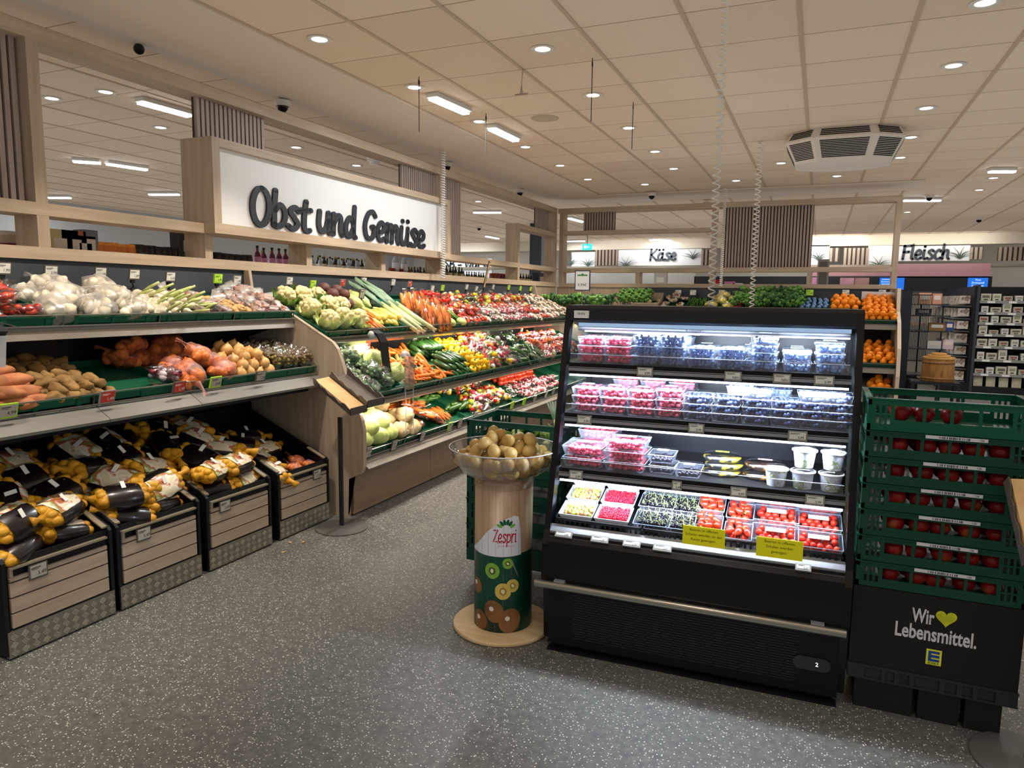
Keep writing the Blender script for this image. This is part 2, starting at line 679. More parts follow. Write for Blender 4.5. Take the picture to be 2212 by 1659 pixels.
# ---------------------------------------------------------------- shell
WOODY = wood('light_oak_y', '#a8937b', '#b9a68f', axis='y')
WOODX = wood('light_oak_x', '#a8937b', '#b9a68f', axis='x')
WOODZ = wood('light_oak_z', '#a08c76', '#b3a08a', axis='z')
SLAT = wood('slat_oak', '#94847a', '#a8988c', axis='z')
BLACK = mat('black_metal', '#15161a', rough=0.42, spec=0.4)
DARKF = mat('anthracite_laminate', '#3a4046', rough=0.5)
DGREY = mat('dark_grey_metal', '#3d3e3f', rough=0.4, metal=0.3)
STEEL = mat('brushed_steel', '#b4b1aa', rough=0.28, metal=0.9)
SHEET = mat('grey_shelf_metal', '#85837e', rough=0.38, metal=0.35)
WHITE = mat('white_paint', '#e6e3dc', rough=0.6)
GREEN = mat('green_crate_plastic', '#0c5238', rough=0.38, spec=0.45)
GREEND = mat('dark_green_crate_plastic', '#0a3f2d', rough=0.38, spec=0.45)
PAPERW = mat('white_paper', '#e9e8e2', rough=0.6)

fl = MB().box((-14, -3, -0.1), (13, 27, 0)).obj('floor', floor_mat())
struct(fl)
ce = MB().box((-14, -3, CEIL), (13, 27, CEIL + 0.1)).obj('ceiling', ceiling_mat())
struct(ce)
BAR = mat('ceiling_bar_enamel', '#bba58b', rough=0.6)
mb = MB()
k = -21
while OX + k * TX < 13:
    x = OX + k * TX
    if x > -14: mb.box((x - 0.013, -3, CEIL - 0.006), (x + 0.013, 27, CEIL + 0.001))
    k += 1
struct(mb.obj('trim_1', BAR))
# plain soffit strip between the tiles and the left and rear lattice
mb = MB().box((-4.25, 0, CEIL - 0.016), (-3.34, 12.1, CEIL - 0.004)).box((-3.34, 11.2, CEIL - 0.016), (1.2, 12.1, CEIL - 0.004))
struct(mb.obj('trim_2', mat('soffit_paint', '#d6c8b6', rough=0.7)))
WALLP = mat('wall_paint', '#a9a8a6', rough=0.7)
struct(MB().box((-14, 21.5, 0), (13, 21.7, CEIL)).obj('wall_back', mat('back_wall_paint', '#c6c0b6', rough=0.7)))
struct(MB().box((-13.2, -3, 0), (-13, 21.5, CEIL)).obj('wall_left', WALLP))
struct(MB().box((9, -3, 0), (9.2, 21.5, CEIL)).obj('wall_right', WALLP))

# ---------------------------------------------------------------- ceiling fixtures
DL_RIM = mat('downlight_ring', '#d8d2c6', rough=0.4)
DL_GLOW = emis('downlight_glow', '#fff0d6', 9)
t = thing('downlight', 'x', 'ceiling light')
MB().lathe([(0.052, -0.004), (0.078, -0.006), (0.082, 0.0), (0.052, 0.0)], 24, cap=False).obj('ring', DL_RIM, t, True)
MB().lathe([(0.0, -0.002), (0.05, -0.002), (0.05, 0.001)], 20).obj('lamp', DL_GLOW, t)
HOODM = MB().lathe([(0.05, 0.0), (0.045, 0.035), (0.02, 0.045), (0.0, 0.045)], 16, cap=False).obj('reflector', STEEL, t, True)
dl_pts = []
for i, (px, py) in enumerate(DOWN + DOWN_LEFT):
    p = atz(px, py, CEIL)
    left = i >= len(DOWN)
    near = p.length
    dl_pts.append((p, left))
    row = 'over the drinks aisle behind the slatted lattice' if left else ('over the centre aisle' if p.x < 0 else 'over the right-hand aisle')
    put(t, TM((p.x, p.y, CEIL - 0.002)), 'round recessed downlight glowing in the tiled ceiling ' + row, 'downlights ' + row)
for i, (p, left) in enumerate(dl_pts):
    if left:
        spot('downlight_beam', (p.x, p.y, CEIL - 0.03), (p.x, p.y, 0), 9, 115, 0.8, WARM)
    elif p.x < -2.4 and p.y < 10.5:
        spot('downlight_beam', (p.x, p.y, CEIL - 0.03), (-3.55, p.y + 0.1, 1.0), 125, 78, 0.7, WARM)
    elif p.x < -1.2 and p.y < 10.5:
        spot('downlight_beam', (p.x, p.y, CEIL - 0.03), (p.x, p.y + 0.1, 0.6), 58, 60, 0.7, WARM)
    elif p.y < 11:
        spot('downlight_beam', (p.x, p.y, CEIL - 0.03), (p.x, p.y, 0), 46, 66, 0.8, WARM)
    else:
        spot('downlight_beam', (p.x, p.y, CEIL - 0.03), (p.x, p.y + 0.6, 0), 40, 100, 0.8, WARM)
for x, y in EXTRA:
    p = Vector((x, y, CEIL))
    put(t, TM((p.x, p.y, CEIL - 0.002)), 'round recessed downlight glowing in the tiled ceiling above the camera', 'downlights above the camera')
    if x < -1.8:
        spot('downlight_beam', (x, y, CEIL - 0.03), (-3.5, y + 0.3, 1.0), 120, 78, 0.6, WARM)
    else:
        spot('downlight_beam', (x, y, CEIL - 0.03), (x, y + 0.15, 0), 60, 52, 1.0, WARM)

# linear luminaires: (start px, end px, label)
LUMI = [((932, 213), (1008, 246), 'white linear luminaire on the ceiling near the hanging wires', 1.0),
        ((1060, 279), (1115, 305), 'white linear luminaire on the ceiling behind the first one near the wires', 1.0),
        ((300, 222), (410, 252), 'long glaring linear luminaire seen through the lattice above the carrots side', 1.4),
        ((165, 350), (210, 353), 'short bright luminaire far back in the drinks area, left one of a pair', 1.2),
        ((230, 355), (318, 368), 'long bright luminaire far back in the drinks area, right one of a pair', 1.2),
        ((322, 421), (387, 421), 'bright luminaire low in the view above the dark far wall of the drinks area', 1.2),
        ((105, 428), (152, 428), 'bright luminaire right beside the left lattice post', 1.2),
        ((1022, 460), (1083, 460), 'bright luminaire behind the lattice beside the tall slatted panel', 1.2),
        ((1952, 434), (2032, 434), 'long bright luminaire just right of the rear lattice end post', 1.2),
        ((1218, 522), (1264, 521), 'bright luminaire behind the rear lattice beside the exit sign', 1.2),
        ((1403, 519), (1450, 520), 'bright luminaire behind the rear lattice above the cheese counter lettering', 1.2),
        ((1228, 472), (1258, 480), 'bright luminaire behind the rear lattice beside the small slatted panel', 1.2),
        ((1050, 511), (1076, 516), 'small bright luminaire low behind the left lattice', 1.2),
        ((2140, 372), (2188, 372), 'square bright panel light at the right of the ceiling', 1.2)]
LUMH = mat('luminaire_housing', '#cfccc4', rough=0.5)
LUMG = emis('luminaire_glow', '#f4f8ff', 11)
for (a, b, lab, e) in LUMI:
    p, q = atz(a[0], a[1], CEIL - 0.05), atz(b[0], b[1], CEIL - 0.05)
    d = q - p
    if d.length > 2.2: q = p + d.normalized() * 2.2; d = q - p
    t2 = thing('linear_luminaire', lab, 'ceiling light', ((p.x + q.x) / 2, (p.y + q.y) / 2, CEIL))
    ang = math.atan2(d.y, d.x)
    L = max(d.length, 0.3)
    rt = Matrix.Rotation(ang, 4, 'Z')
    MB().cbox((0, 0, -0.02), (L, 0.11, 0.035), mt=rt).obj('housing', LUMH, t2)
    MB().cbox((0, 0, -0.048), (L * 0.97, 0.07, 0.02), mt=rt).obj('diffuser', LUMG, t2)
    area('luminaire_light', ((p.x + q.x) / 2, (p.y + q.y) / 2, CEIL - 0.07), ((p.x + q.x) / 2, (p.y + q.y) / 2, 0), L, 0.1, (20 if p.x > -4 else 11) * e, (0.93, 0.97, 1), (math.cos(ang), math.sin(ang), 0))

# ceiling cassette air unit
ac = atz(1826, 272, CEIL)
t2 = thing('air_conditioning_unit', 'large white octagonal ceiling air unit with black louvres', 'air conditioner', (ac.x, ac.y + 0.37, CEIL))
t2.scale = (0.84, 0.62, 1)
ACW = mat('air_unit_enamel', '#d9d0c4', rough=0.45)


def octa(h, c):
    return [(h, -c), (h, c), (c, h), (-c, h), (-h, c), (-h, -c), (-c, -h), (c, -h)]


o1, o2, o3, o4 = octa(0.57, 0.30), octa(0.63, 0.33), octa(0.51, 0.27), octa(0.36, 0.18)
z1, z2, z3, z4 = 0.0, -0.09, -0.30, -0.32
mb = MB()
vs = [(x, y, z1) for x, y in o1] + [(x, y, z2) for x, y in o2] + [(x, y, z3) for x, y in o3] + [(x, y, z4) for x, y in o4]
fs = []
for a in range(3):
    for i in range(8): fs.append((a * 8 + i, a * 8 + (i + 1) % 8, a * 8 + 8 + (i + 1) % 8, a * 8 + 8 + i)[::-1])
fs += [tuple(range(24, 32))[::-1], tuple(range(8))]
mb.add(vs, fs)
mb.obj('casing', ACW, t2)
for (ra, za, rb, zb, nn) in ((o1, z1, o2, z2, 4), (o2, z2, o3, z3, 11)):
    for i in range(8):
        j = (i + 1) % 8
        A, B, Cc, Dd = Vector(ra[i] + (za,)), Vector(ra[j] + (za,)), Vector(rb[j] + (zb,)), Vector(rb[i] + (zb,))
        nrm = (B - A).cross(Dd - A).normalized() * -1
        if nrm.to_2d().dot(Vector(ra[i])) < 0: nrm = -nrm
        mb = MB()
        long_ = (i % 2 == 0)
        u0, u1 = (0.10, 0.90)
        for k in range(nn):
            v0 = 0.12 + 0.76 * k / nn
            v1 = v0 + 0.76 / nn * 0.55
            def Q(u, v): return (A.lerp(B, u)).lerp(Dd.lerp(Cc, u), v)
            a_, b_, c_, d_ = Q(u0, v0), Q(u1, v0), Q(u1, v1), Q(u0, v1)
            off = nrm * 0.004
            mb.hexa([a_ - off, b_ - off, c_ - off, d_ - off], [a_ + off, b_ + off, c_ + off, d_ + off])
        mb.obj('louvre', BLACK, t2)

# dome cameras
DOMEW = mat('dome_camera_white', '#cfc8bd', rough=0.4)
DOMEB = mat('dome_camera_black', '#0b0b0d', rough=0.12)
t = thing('security_camera', 'x', 'security camera')
MB().lathe([(0.0, -0.045), (0.055, -0.045), (0.066, -0.02), (0.066, 0.0)], 20).obj('housing', DOMEW, t, True, 40)
MB().ell((0, 0, -0.045), (0.047, 0.047, 0.05), 16, 10).obj('dome', DOMEB, t, True)
for px, py, z, lab in [(610, 218, CEIL - 0.03, 'white dome camera with dark bubble above the produce sign'), (965, 352, CEIL - 0.03, 'dome camera under the soffit behind the white coiled cord'),
                    (1123, 410, CEIL - 0.03, 'dome camera near the rear corner above the left lattice'), (1408, 417, CEIL - 0.03, 'small dome camera above the rear lattice, left one of two'),
                    (1527, 436, CEIL - 0.03, 'small dome camera above the rear lattice beside the big coiled cord'), (2008, 421, CEIL, 'small dome camera right of the rear lattice'),
                    (2115, 470, CEIL, 'small dome camera far back above the meat counter lettering'), (1035, 489, CEIL, 'dark dome camera seen below the ceiling through the left lattice')]:
    p = atz(px, py, z)
    put(t, TM((p.x, p.y, z)), lab)
p = atz(300, 101, CEIL - 0.03)
tag(MB().ell((0, 0, -0.01), (0.035, 0.035, 0.035), 14, 8).obj('ceiling_sensor', DOMEB, None, True, mt=TM((p.x, p.y, CEIL - 0.035))), 'small black sensor stud on the soffit at the upper left', 'sensor')
p = atz(1177, 255, CEIL)
t = thing('ceiling_speaker', 'flat round cream loudspeaker grille set in the ceiling', 'loudspeaker', (p.x, p.y, CEIL))
MB().lathe([(0.0, -0.012), (0.10, -0.012), (0.125, -0.006), (0.13, 0.0)], 28).obj('grille', mat('speaker_grille', '#b5a48c', rough=0.7), t, True, 40)
p = atz(808, 340, CEIL)
t = thing('smoke_detector', 'white smoke detector on the ceiling seen over the produce sign', 'smoke detector', (p.x, p.y, CEIL))
MB().lathe([(0.0, -0.09), (0.05, -0.085), (0.06, -0.05), (0.085, -0.045), (0.09, 0.0)], 20).obj('detector_body', WHITE, t, True, 40)

# sign-hanging rods
for px, py, py2, lab in [(905, 166, 285, 'thin hanging rod left of the linear luminaires'), (1280, 126, 262, 'thin hanging rod at the centre of the ceiling beside a downlight'),
                         (1050, 245, 333, 'thin hanging rod between the two linear luminaires'), (1368, 221, 322, 'thin hanging rod nearest the big coiled cord')]:
    p = atz(px, py, CEIL)
    q = aty(px, py2, p.y)
    t = thing('hanging_rod', lab, 'sign hanger', (p.x, p.y, CEIL))
    MB().tube([(0, 0, 0), (0, 0, q.z - CEIL)], 0.0035, 6).obj('rod', DGREY, t)
    MB().tube([(0, 0.012 * math.cos(a), -0.04 + 0.02 * math.sin(a)) for a in [i * PI / 4 for i in range(8)]], 0.0025, 5, closed=True).obj('hook', DGREY, t)
p = atz(1130, 147, CEIL)
q = aty(1130, 203, p.y)
t = thing('hanging_clip', 'wire hanger with a small cross clip below a ceiling bar', 'sign hanger', (p.x, p.y, CEIL))
MB().tube([(0, 0, 0), (-0.01, 0, -0.1), (-0.01, 0, q.z - CEIL)], 0.003, 6).obj('wire', STEEL, t)
MB().cbox((-0.01, 0, q.z - CEIL), (0.10, 0.012, 0.008)).lathe([(0.004, 0.06), (0.014, 0.0)], 10, mt=TM((-0.01, 0, q.z - CEIL))).obj('clip', STEEL, t)

# coiled cords
def coil(name, lab, x, y, z0, z1, rad, wire, turns, grow=0.0):
    n = turns * 12
    pts = []
    for i in range(n + 1):
        f = i / n
        a = 2 * PI * turns * f
        r = rad * (1 - 0.35 * grow * f)
        pts.append((r * math.cos(a), r * math.sin(a), (z1 - z0) * (1 - f)))
    t = thing(name, lab, 'cord', (x, y, z0))
    MB().tube(pts, wire, 6).obj('coil', mat('white_cord_pvc', '#dcd8cf', rough=0.35), t, True)
    return t
# ---------------------------------------------------------------- oak lattice partitions
def slats_y(mb, x0, y0, y1, z0, z1, pitch=0.043):
    n = int((y1 - y0) / pitch)
    mb.box((x0 - 0.02, y0, z0), (x0 - 0.008, y1, z1), 1)
    for i in range(n):
        y = y0 + (i + 0.5) * (y1 - y0) / n
        mb.box((x0 - 0.012, y - pitch * 0.32, z0), (x0 + 0.02, y + pitch * 0.32, z1))


def slats_x(mb, x0, x1, y0, z0, z1, pitch=0.045):
    n = int((x1 - x0) / pitch)
    mb.box((x0, y0 + 0.008, z0), (x1, y0 + 0.02, z1), 1)
    for i in range(n):
        x = x0 + (i + 0.5) * (x1 - x0) / n
        mb.box((x - pitch * 0.32, y0 - 0.02, z0), (x + pitch * 0.32, y0 + 0.012, z1))


SLATBACK = mat('slat_panel_backing', '#4b3f37', rough=0.8)
LX, LB = -4.1, -4.3
t = thing('lattice_partition', 'long light-oak lattice partition with slatted panels above the produce wall', 'partition', (LX, 2.0, 0))
def P4(name, m, fn, parent=None, **k):
    mb = MB()
    fn(mb)
    o = mb.obj(name, m, parent or t, **k)
    o.matrix_basis = Matrix.Translation((0, 0, 0))
    if (parent or t) is not None:
        o.matrix_basis = Matrix.Translation(-(parent or t).location)
    return o


P4('rail', WOODY, lambda m: m.box((LB, 1.0, 3.04), (LX, 11.36, 3.12)))
P4('rail', WOODY, lambda m: m.box((LB, 1.0, 2.08), (LX, 11.36, 2.15)))
P4('rail', WOODY, lambda m: m.box((LB, 9.77, 2.65), (LX, 11.36, 2.72)))
P4('ledge', WOODY, lambda m: m.box((LB - 0.05, 1.0, 1.83), (LX + 0.012, 11.36, 1.90)))
for y, z0, z1 in ((2.70, 1.9, 3.04), (5.01, 1.9, 2.08), (6.16, 1.9, 2.08), (7.37, 1.9, 3.04), (9.70, 1.9, 2.72), (11.29, 1.9, 3.04), (3.90, 1.9, 2.08)):
    P4('post', WOODZ, lambda m: m.box((LB, y, z0), (LX - 0.001, y + 0.07, z1)))
for y0, y1, z0, z1 in ((1.0, 2.69, 2.15, 3.04), (3.93, 4.62, 2.76, 3.04), (6.66, 7.37, 2.76, 3.04), (7.45, 8.03, 2.15, 3.04), (10.59, 11.16, 2.72, 3.04)):
    P4('slatted_panel', [SLAT, SLATBACK], lambda m: slats_y(m, -4.19, y0, y1, z0, z1))

BY, BB = 11.4, 11.6
t = thing('lattice_partition', 'light-oak lattice partition at the rear of the produce area with a wide slatted panel', 'partition', (-1.5, BY, 0))
P4('rail', WOODX, lambda m: m.box((-4.1, BY, 3.04), (0.97, BB, 3.12)))
P4('rail', WOODX, lambda m: m.box((-4.0, BY, 2.69), (-1.6, BB, 2.75)))
P4('rail', WOODX, lambda m: m.box((-4.0, BY, 2.07), (0.9, BB, 2.14)))
P4('ledge', WOODX, lambda m: m.box((-4.06, BY - 0.01, 1.83), (0.97, BB, 1.89)))
for x, z0, z1 in ((-4.07, 1.89, 3.04), (-1.60, 1.89, 3.04), (-0.20, 1.89, 2.07), (-2.76, 1.89, 2.07), (0.90, 1.1, 3.04)):
    P4('post', WOODZ, lambda m: m.box((x, BY + 0.001, z0), (x + 0.07, BB, z1)))
for x0, x1, z0, z1 in ((-3.68, -3.14, 2.75, 3.04), (-1.44, -0.16, 2.14, 3.04)):
    P4('slatted_panel', [SLAT, SLATBACK], lambda m: slats_x(m, x0, x1, BY + 0.08, z0, z1))

# illuminated-looking white board with the produce lettering, framed in oak
t = thing('produce_sign', 'white framed board with dark brush lettering reading Obst und Gemüse', 'sign', (-4.03, 3.93, 2.1))
for ya in (3.90, 7.375): P4('sign_frame_side', WOODZ, lambda m: m.box((-4.3, ya, 2.152), (-4.0, ya + 0.07, 2.75)))
P4('sign_frame', WOODY, lambda m: m.box((-4.3, 3.97, 2.69), (-4.0, 7.375, 2.75)).box((-4.098, 3.90, 2.08), (-4.0, 7.445, 2.152)))
P4('sign_board', mat('white_sign_board', '#e4e2df', rough=0.5), lambda m: m.box((-4.1, 3.97, 2.152), (-4.045, 7.375, 2.69)))
INK = mat('charcoal_lettering', '#23272d', rough=0.55)
sc = 2.62 / brush('Obst und Gemüse', 0.27, 0.125, 0.02, m=INK)[1]
xo = 0
for wrd in ('Obst', 'und', 'Gemüse'):
    me, wd = brush(wrd, 0.27, 0.125, 0.02, m=INK)
    o = link('lettering', me, t, frame(Vector((-4.044 + 4.03, 4.29 - 3.93 + xo, 2.195 - 2.1)), Vector((0, sc, 0)), Vector((-1, 0, 0)), Vector((0, 0.04, 0.97))))
    xo += (wd + 0.42 * 0.18) * sc

# dark fascia panels below the ledge
t = thing('wall_fascia', 'dark anthracite panel behind the price tags along the produce wall', 'panel', (-4.12, 4, 1))
P4('fascia_panel', DARKF, lambda m: m.box((-4.14, 1.0, 0.25), (-4.11, 10.28, 1.829)))
P4('fascia_end', WOODZ, lambda m: m.box((-4.14, 10.285, 0.25), (-4.11, 11.38, 1.829)))
t = thing('wall_fascia', 'oak and dark blue panel below the ledge of the rear lattice', 'panel', (-1.5, 11.43, 1))
P4('fascia_panel', DARKF, lambda m: m.box((-2.58, 11.41, 0.3), (0.89, 11.45, 1.829)))
P4('fascia_end', WOODZ, lambda m: m.box((-4.10, 11.41, 0.3), (-2.585, 11.45, 1.829)))


# ---------------------------------------------------------------- produce shelving
class Tier:
    def __init__(s, xf, zf, ang, depth):
        s.xf, s.zf, s.a, s.depth = xf, zf, math.radians(ang), depth

    def fr(s, y, d=0.0, h=0.0):
        S = Vector((-math.cos(s.a), 0, math.sin(s.a)))
        N = Vector((math.sin(s.a), 0, math.cos(s.a)))
        return frame(Vector((s.xf, y, s.zf)) + S * d + N * h, Vector((0, 1, 0)), S, N)


L1 = Tier(-3.62, 1.475, 15, 0.47)
L2 = Tier(-3.42, 1.075, 12, 0.62)
U1 = Tier(-3.39, 1.335, 24, 0.70)
U2 = Tier(-3.06, 0.875, 24, 0.62)
U3 = Tier(-3.06, 0.455, 22, 0.60)
YL0, YL1, YU0, YU1 = 1.2, 4.262, 4.298, 10.27

t = thing('produce_shelving', 'left produce shelving with two sloping tiers above the wooden bins', 'shelving', (-3.7, 1.2, 0))
for T in (L1, L2):
    def f(m):
        m.box((0, 0, -0.028), (YL1 - YL0, T.depth, -0.006), mt=T.fr(YL0))
        m.box((0, -0.006, -0.075), (YL1 - YL0, 0.012, -0.006), mt=T.fr(YL0)) if T is L1 else None
    P4('shelf', SHEET, f)
    P4('front_rail', STEEL, lambda m: m.tube([T.fr(YL0, -0.012, 0.058).translation, T.fr(YL1 - 0.01, -0.012, 0.058).translation], 0.004, 6).tube([T.fr(YL0, -0.014, 0.0).translation, T.fr(YL1 - 0.01, -0.014, 0.0).translation], 0.005, 6))
LEDW = emis('shelf_led_strip', '#fff3dc', 2.2)
P4('light_trim', STEEL, lambda m: m.prism([(-3.63, 1.462), (-3.60, 1.405), (-3.66, 1.40), (-3.66, 1.455)], YL0, YL1 - 0.01, 'y'))
for a, b in ((1.2, 2.49), (2.494, 3.085), (3.089, 4.262)):
    P4('apron', SHEET, lambda m: m.prism([(-3.425, 1.066), (-3.315, 1.0), (-3.32, 0.985), (-3.44, 1.05)], a, b, 'y'))
P4('underframe', BLACK, lambda m: m.box((-4.1, YL0, 0.93), (-3.5, YL1, 0.95)).box((-4.1, YL0, 0.0), (-4.06, YL1, 1.6)))
P4('bracket', BLACK, lambda m: m.prism([(-3.66, 1.44), (-4.08, 1.52), (-4.08, 1.33), (-4.0, 1.33)], 4.2, 4.23, 'y').prism([(-3.66, 1.44), (-4.08, 1.52), (-4.08, 1.33), (-4.0, 1.33)], 3.07, 3.1, 'y'))

# shaped end panel between the two units (outline measured at its plane)
OUT = [(-4.1, 0.0), (-3.15, 0.0), (-3.145, 0.29), (-3.08, 0.32), (-3.03, 0.345), (-3.008, 0.39), (-3.005, 0.66), (-3.02, 0.74), (-3.07, 0.85), (-3.165, 1.09), (-3.19, 1.17),
       (-3.225, 1.255), (-3.27, 1.305), (-3.63, 1.495), (-3.99, 1.66), (-4.03, 1.70), (-4.05, 1.829), (-4.1, 1.829)]
t = thing('end_panel', 'tall curved oak end panel dividing the two produce shelving units', 'panel', (-3.5, 4.264, 0))
P4('panel_board', WOODZ, lambda m: m.prism(OUT, 4.266, 4.294, 'y'))
P4('edge_band', mat('pale_edge_band', '#cdbda6', rough=0.5), lambda m: m.prism(OUT[1:16] + [(p[0] - 0.006, p[1] - 0.003) for p in OUT[1:16]][::-1], 4.2635, 4.2655, 'y'))

t = thing('produce_shelving', 'long produce shelving with three sloping tiers of vegetables and oak base', 'shelving', (-3.6, 4.3, 0))
for T in (U1, U2, U3):
    P4('shelf', SHEET, lambda m: m.box((0, 0, -0.028), (YU1 - YU0, T.depth, -0.006), mt=T.fr(YU0)))
    P4('front_rail', STEEL, lambda m: m.tube([T.fr(YU0, -0.012, 0.052).translation, T.fr(YU1, -0.012, 0.052).translation], 0.004, 6).tube([T.fr(YU0, -0.014, 0.0).translation, T.fr(YU1, -0.014, 0.0).translation], 0.005, 6))
P4('light_trim', STEEL, lambda m: m.prism([(-3.40, 1.322), (-3.37, 1.285), (-3.42, 1.262), (-3.45, 1.31)], YU0, YU1, 'y').prism([(-3.07, 0.862), (-3.04, 0.825), (-3.09, 0.802), (-3.12, 0.85)], YU0, YU1, 'y'))
P4('apron', mat('warm_grey_shelf_metal', '#7b756c', rough=0.4, metal=0.2), lambda m: m.prism([(-3.062, 0.44), (-2.99, 0.375), (-3.0, 0.36), (-3.08, 0.425)], YU0, YU1, 'y'))
y = YU0
PLINTH = wood('base_oak', '#7e6a55', '#8f7a63', axis='y')
while y < YU1 - 0.1:
    P4('base_board', PLINTH, lambda m: m.box((-3.15, y + 0.002, 0.012), (-3.13, min(y + 1.148, YU1), 0.335)))
    y += 1.15
P4('carcass', BLACK, lambda m: m.box((-4.1, YU0, 0.0), (-3.16, YU1, 0.36)).box((-4.1, YU0, 0.36), (-4.06, YU1, 1.6)))
P4('side_panel', WOODZ, lambda m: m.prism(OUT, 10.275, 10.3, 'y'))
for T, z in ((U1, 1.25), (U2, 0.8)):
    area('shelf_strip_light', (T.xf + 0.02, (YU0 + YU1) / 2, z), (T.xf - 0.25, (YU0 + YU1) / 2, z - 0.45), YU1 - YU0, 0.02, 26, (1, 0.88, 0.72), (0, 1, 0))

# green produce trays
def tray(name, w_, d_, h_, m=GREEN):
    mb = MB()
    th = 0.008
    mb.box((0, 0, 0), (w_, d_, th))
    mb.box((0, 0, 0), (w_, th, h_)).box((0, d_ - th, 0), (w_, d_, h_)).box((0, 0, 0), (th, d_, h_)).box((w_ - th, 0, 0), (w_, d_, h_))
    mb.box((-0.003, -0.006, h_ - 0.008), (w_ + 0.003, 0.014, h_)).box((-0.003, d_ - 0.012, h_ - 0.008), (w_ + 0.003, d_ + 0.004, h_))
    mb.box((-0.003, 0, h_ - 0.008), (0.012, d_, h_)).box((w_ - 0.012, 0, h_ - 0.008), (w_ + 0.003, d_, h_))
    for k in (0.12, 0.5, 0.88):
        mb.box((w_ * k - 0.012, -0.005, 0.004), (w_ * k + 0.012, 0.0, h_))
    return mb.obj(name, m)


def clip_to(tr, w_):
    MB().box((w_ - 0.002, -0.012, -0.002), (w_ + 0.002, -0.006, 0.055)).obj('divider_clip', STEEL, tr)


for T, y0, pitch, n, where, dp in ((L1, 1.30, 0.59, 5, 'top tier of the left shelving', 0.455), (L2, 1.30, 0.59, 5, 'middle tier of the left shelving', 0.60),
                               (U1, 4.31, 0.5745, 10, 'upper tier of the long shelving', 0.68), (U2, 4.31, 0.5745, 10, 'middle tier of the long shelving', 0.60), (U3, 4.31, 0.5745, 10, 'bottom tier of the long shelving', 0.58)):
    tr = tray('produce_tray', pitch - 0.012, dp, 0.048)
    tag(tr, 'green plastic produce tray with stock on the ' + where, 'tray', 'green trays on the ' + where)
    clip_to(tr, pitch - 0.006)
    for i in range(n):
        if T.zf > 1.4: pass
        put(tr, T.fr(y0 + i * pitch, 0.002, 0.0))
# ---------------------------------------------------------------- vegetables: prototypes
def hold(o):
    """prototype waits here until its first put()"""
    return o


def solo(mb, name, mats, label, cat, smooth=True):
    o = mb.obj(name, mats, None, smooth)
    return tag(o, label, cat)


def with_parts(name, label, cat, parts):
    t = thing(name, label, cat)
    for (n, mb, m, sm) in parts: mb.obj(n, m, t, sm)
    return t


def stock(T, y0, y1, d0, d1, protos, sx, sy, label, group, layers=1, dz=None, orient='any', h0=0.03, jit=0.25, mound=0.0, sc=(0.9, 1.1), inset=0.5, lift=0.012):
    out = []
    dz = dz or sy * 0.6
    for k in range(layers):
        a0, a1 = y0 + sx * (0.5 + k * inset), y1 - sx * (0.5 + k * inset)
        b0, b1 = d0 + sy * (0.5 + k * inset * 0.6), d1 - sy * (0.5 + k * inset * 0.3)
        nx = max(1, int((a1 - a0) / sx + 1.001)) if a1 >= a0 else 0
        ny = max(1, int((b1 - b0) / sy + 1.001)) if b1 >= b0 else 0
        for j in range(ny):
            for i in range(nx):
                y = (a0 + a1) / 2 if nx == 1 else a0 + (a1 - a0) * i / (nx - 1)
                d = (b0 + b1) / 2 if ny == 1 else b0 + (b1 - b0) * j / (ny - 1)
                y += R.uniform(-jit, jit) * sx * 0.5 + (sx * 0.22 if j % 2 else -sx * 0.22) * (0 if nx < 2 else 0.6)
                y = min(max(y, y0 + sx * 0.3), y1 - sx * 0.3)
                d += R.uniform(-jit, jit) * sy * 0.4
                u = (y - y0) / (y1 - y0)
                v = (d - d0) / (d1 - d0)
                h = lift + h0 + k * dz + mound * math.sin(PI * min(max(u, 0), 1)) * (0.4 + 0.6 * math.sin(PI * min(max(v, 0), 1))) + R.uniform(-0.12, 0.12) * dz
                f = T.fr(y, d, h)
                s = R.uniform(*sc)
                if orient == 'any': r = Euler((R.uniform(-0.5, 0.5), R.uniform(-0.5, 0.5), R.uniform(0, 6.28)))
                elif orient == 'depth': r = Euler((R.uniform(-0.12, 0.12), R.uniform(-0.2, 0.2), R.uniform(-0.16, 0.16)))
                elif orient == 'along': r = Euler((R.uniform(-0.2, 0.2), R.uniform(-0.1, 0.1), PI / 2 + R.uniform(-0.3, 0.3)))
                elif orient == 'stand': r = Euler((R.uniform(-0.15, 0.25), R.uniform(-0.2, 0.2), R.uniform(-0.3, 0.3)))
                elif orient == 'round': r = Euler((R.uniform(-0.35, 0.35), R.uniform(-0.35, 0.35), R.uniform(0, 6.28)))
                else: r = orient(i, j)
                m = f @ r.to_matrix().to_4x4() @ Matrix.Scale(s, 4)
                out.append(put(protos[R.randrange(len(protos))], m, label, group))
    return out


# local frame: x along the shelf, y towards the back, z up from the shelf; long things lie along y
def blobs(name, label, cat, m, r, n=3, amp=0.25, ns=1.6, seg=12, rings=9):
    return [solo(MB().ell((0, 0, 0), r, seg, rings, amp=amp, ns=ns, seed=i + len(name)), name, m, label, cat) for i in range(n)]


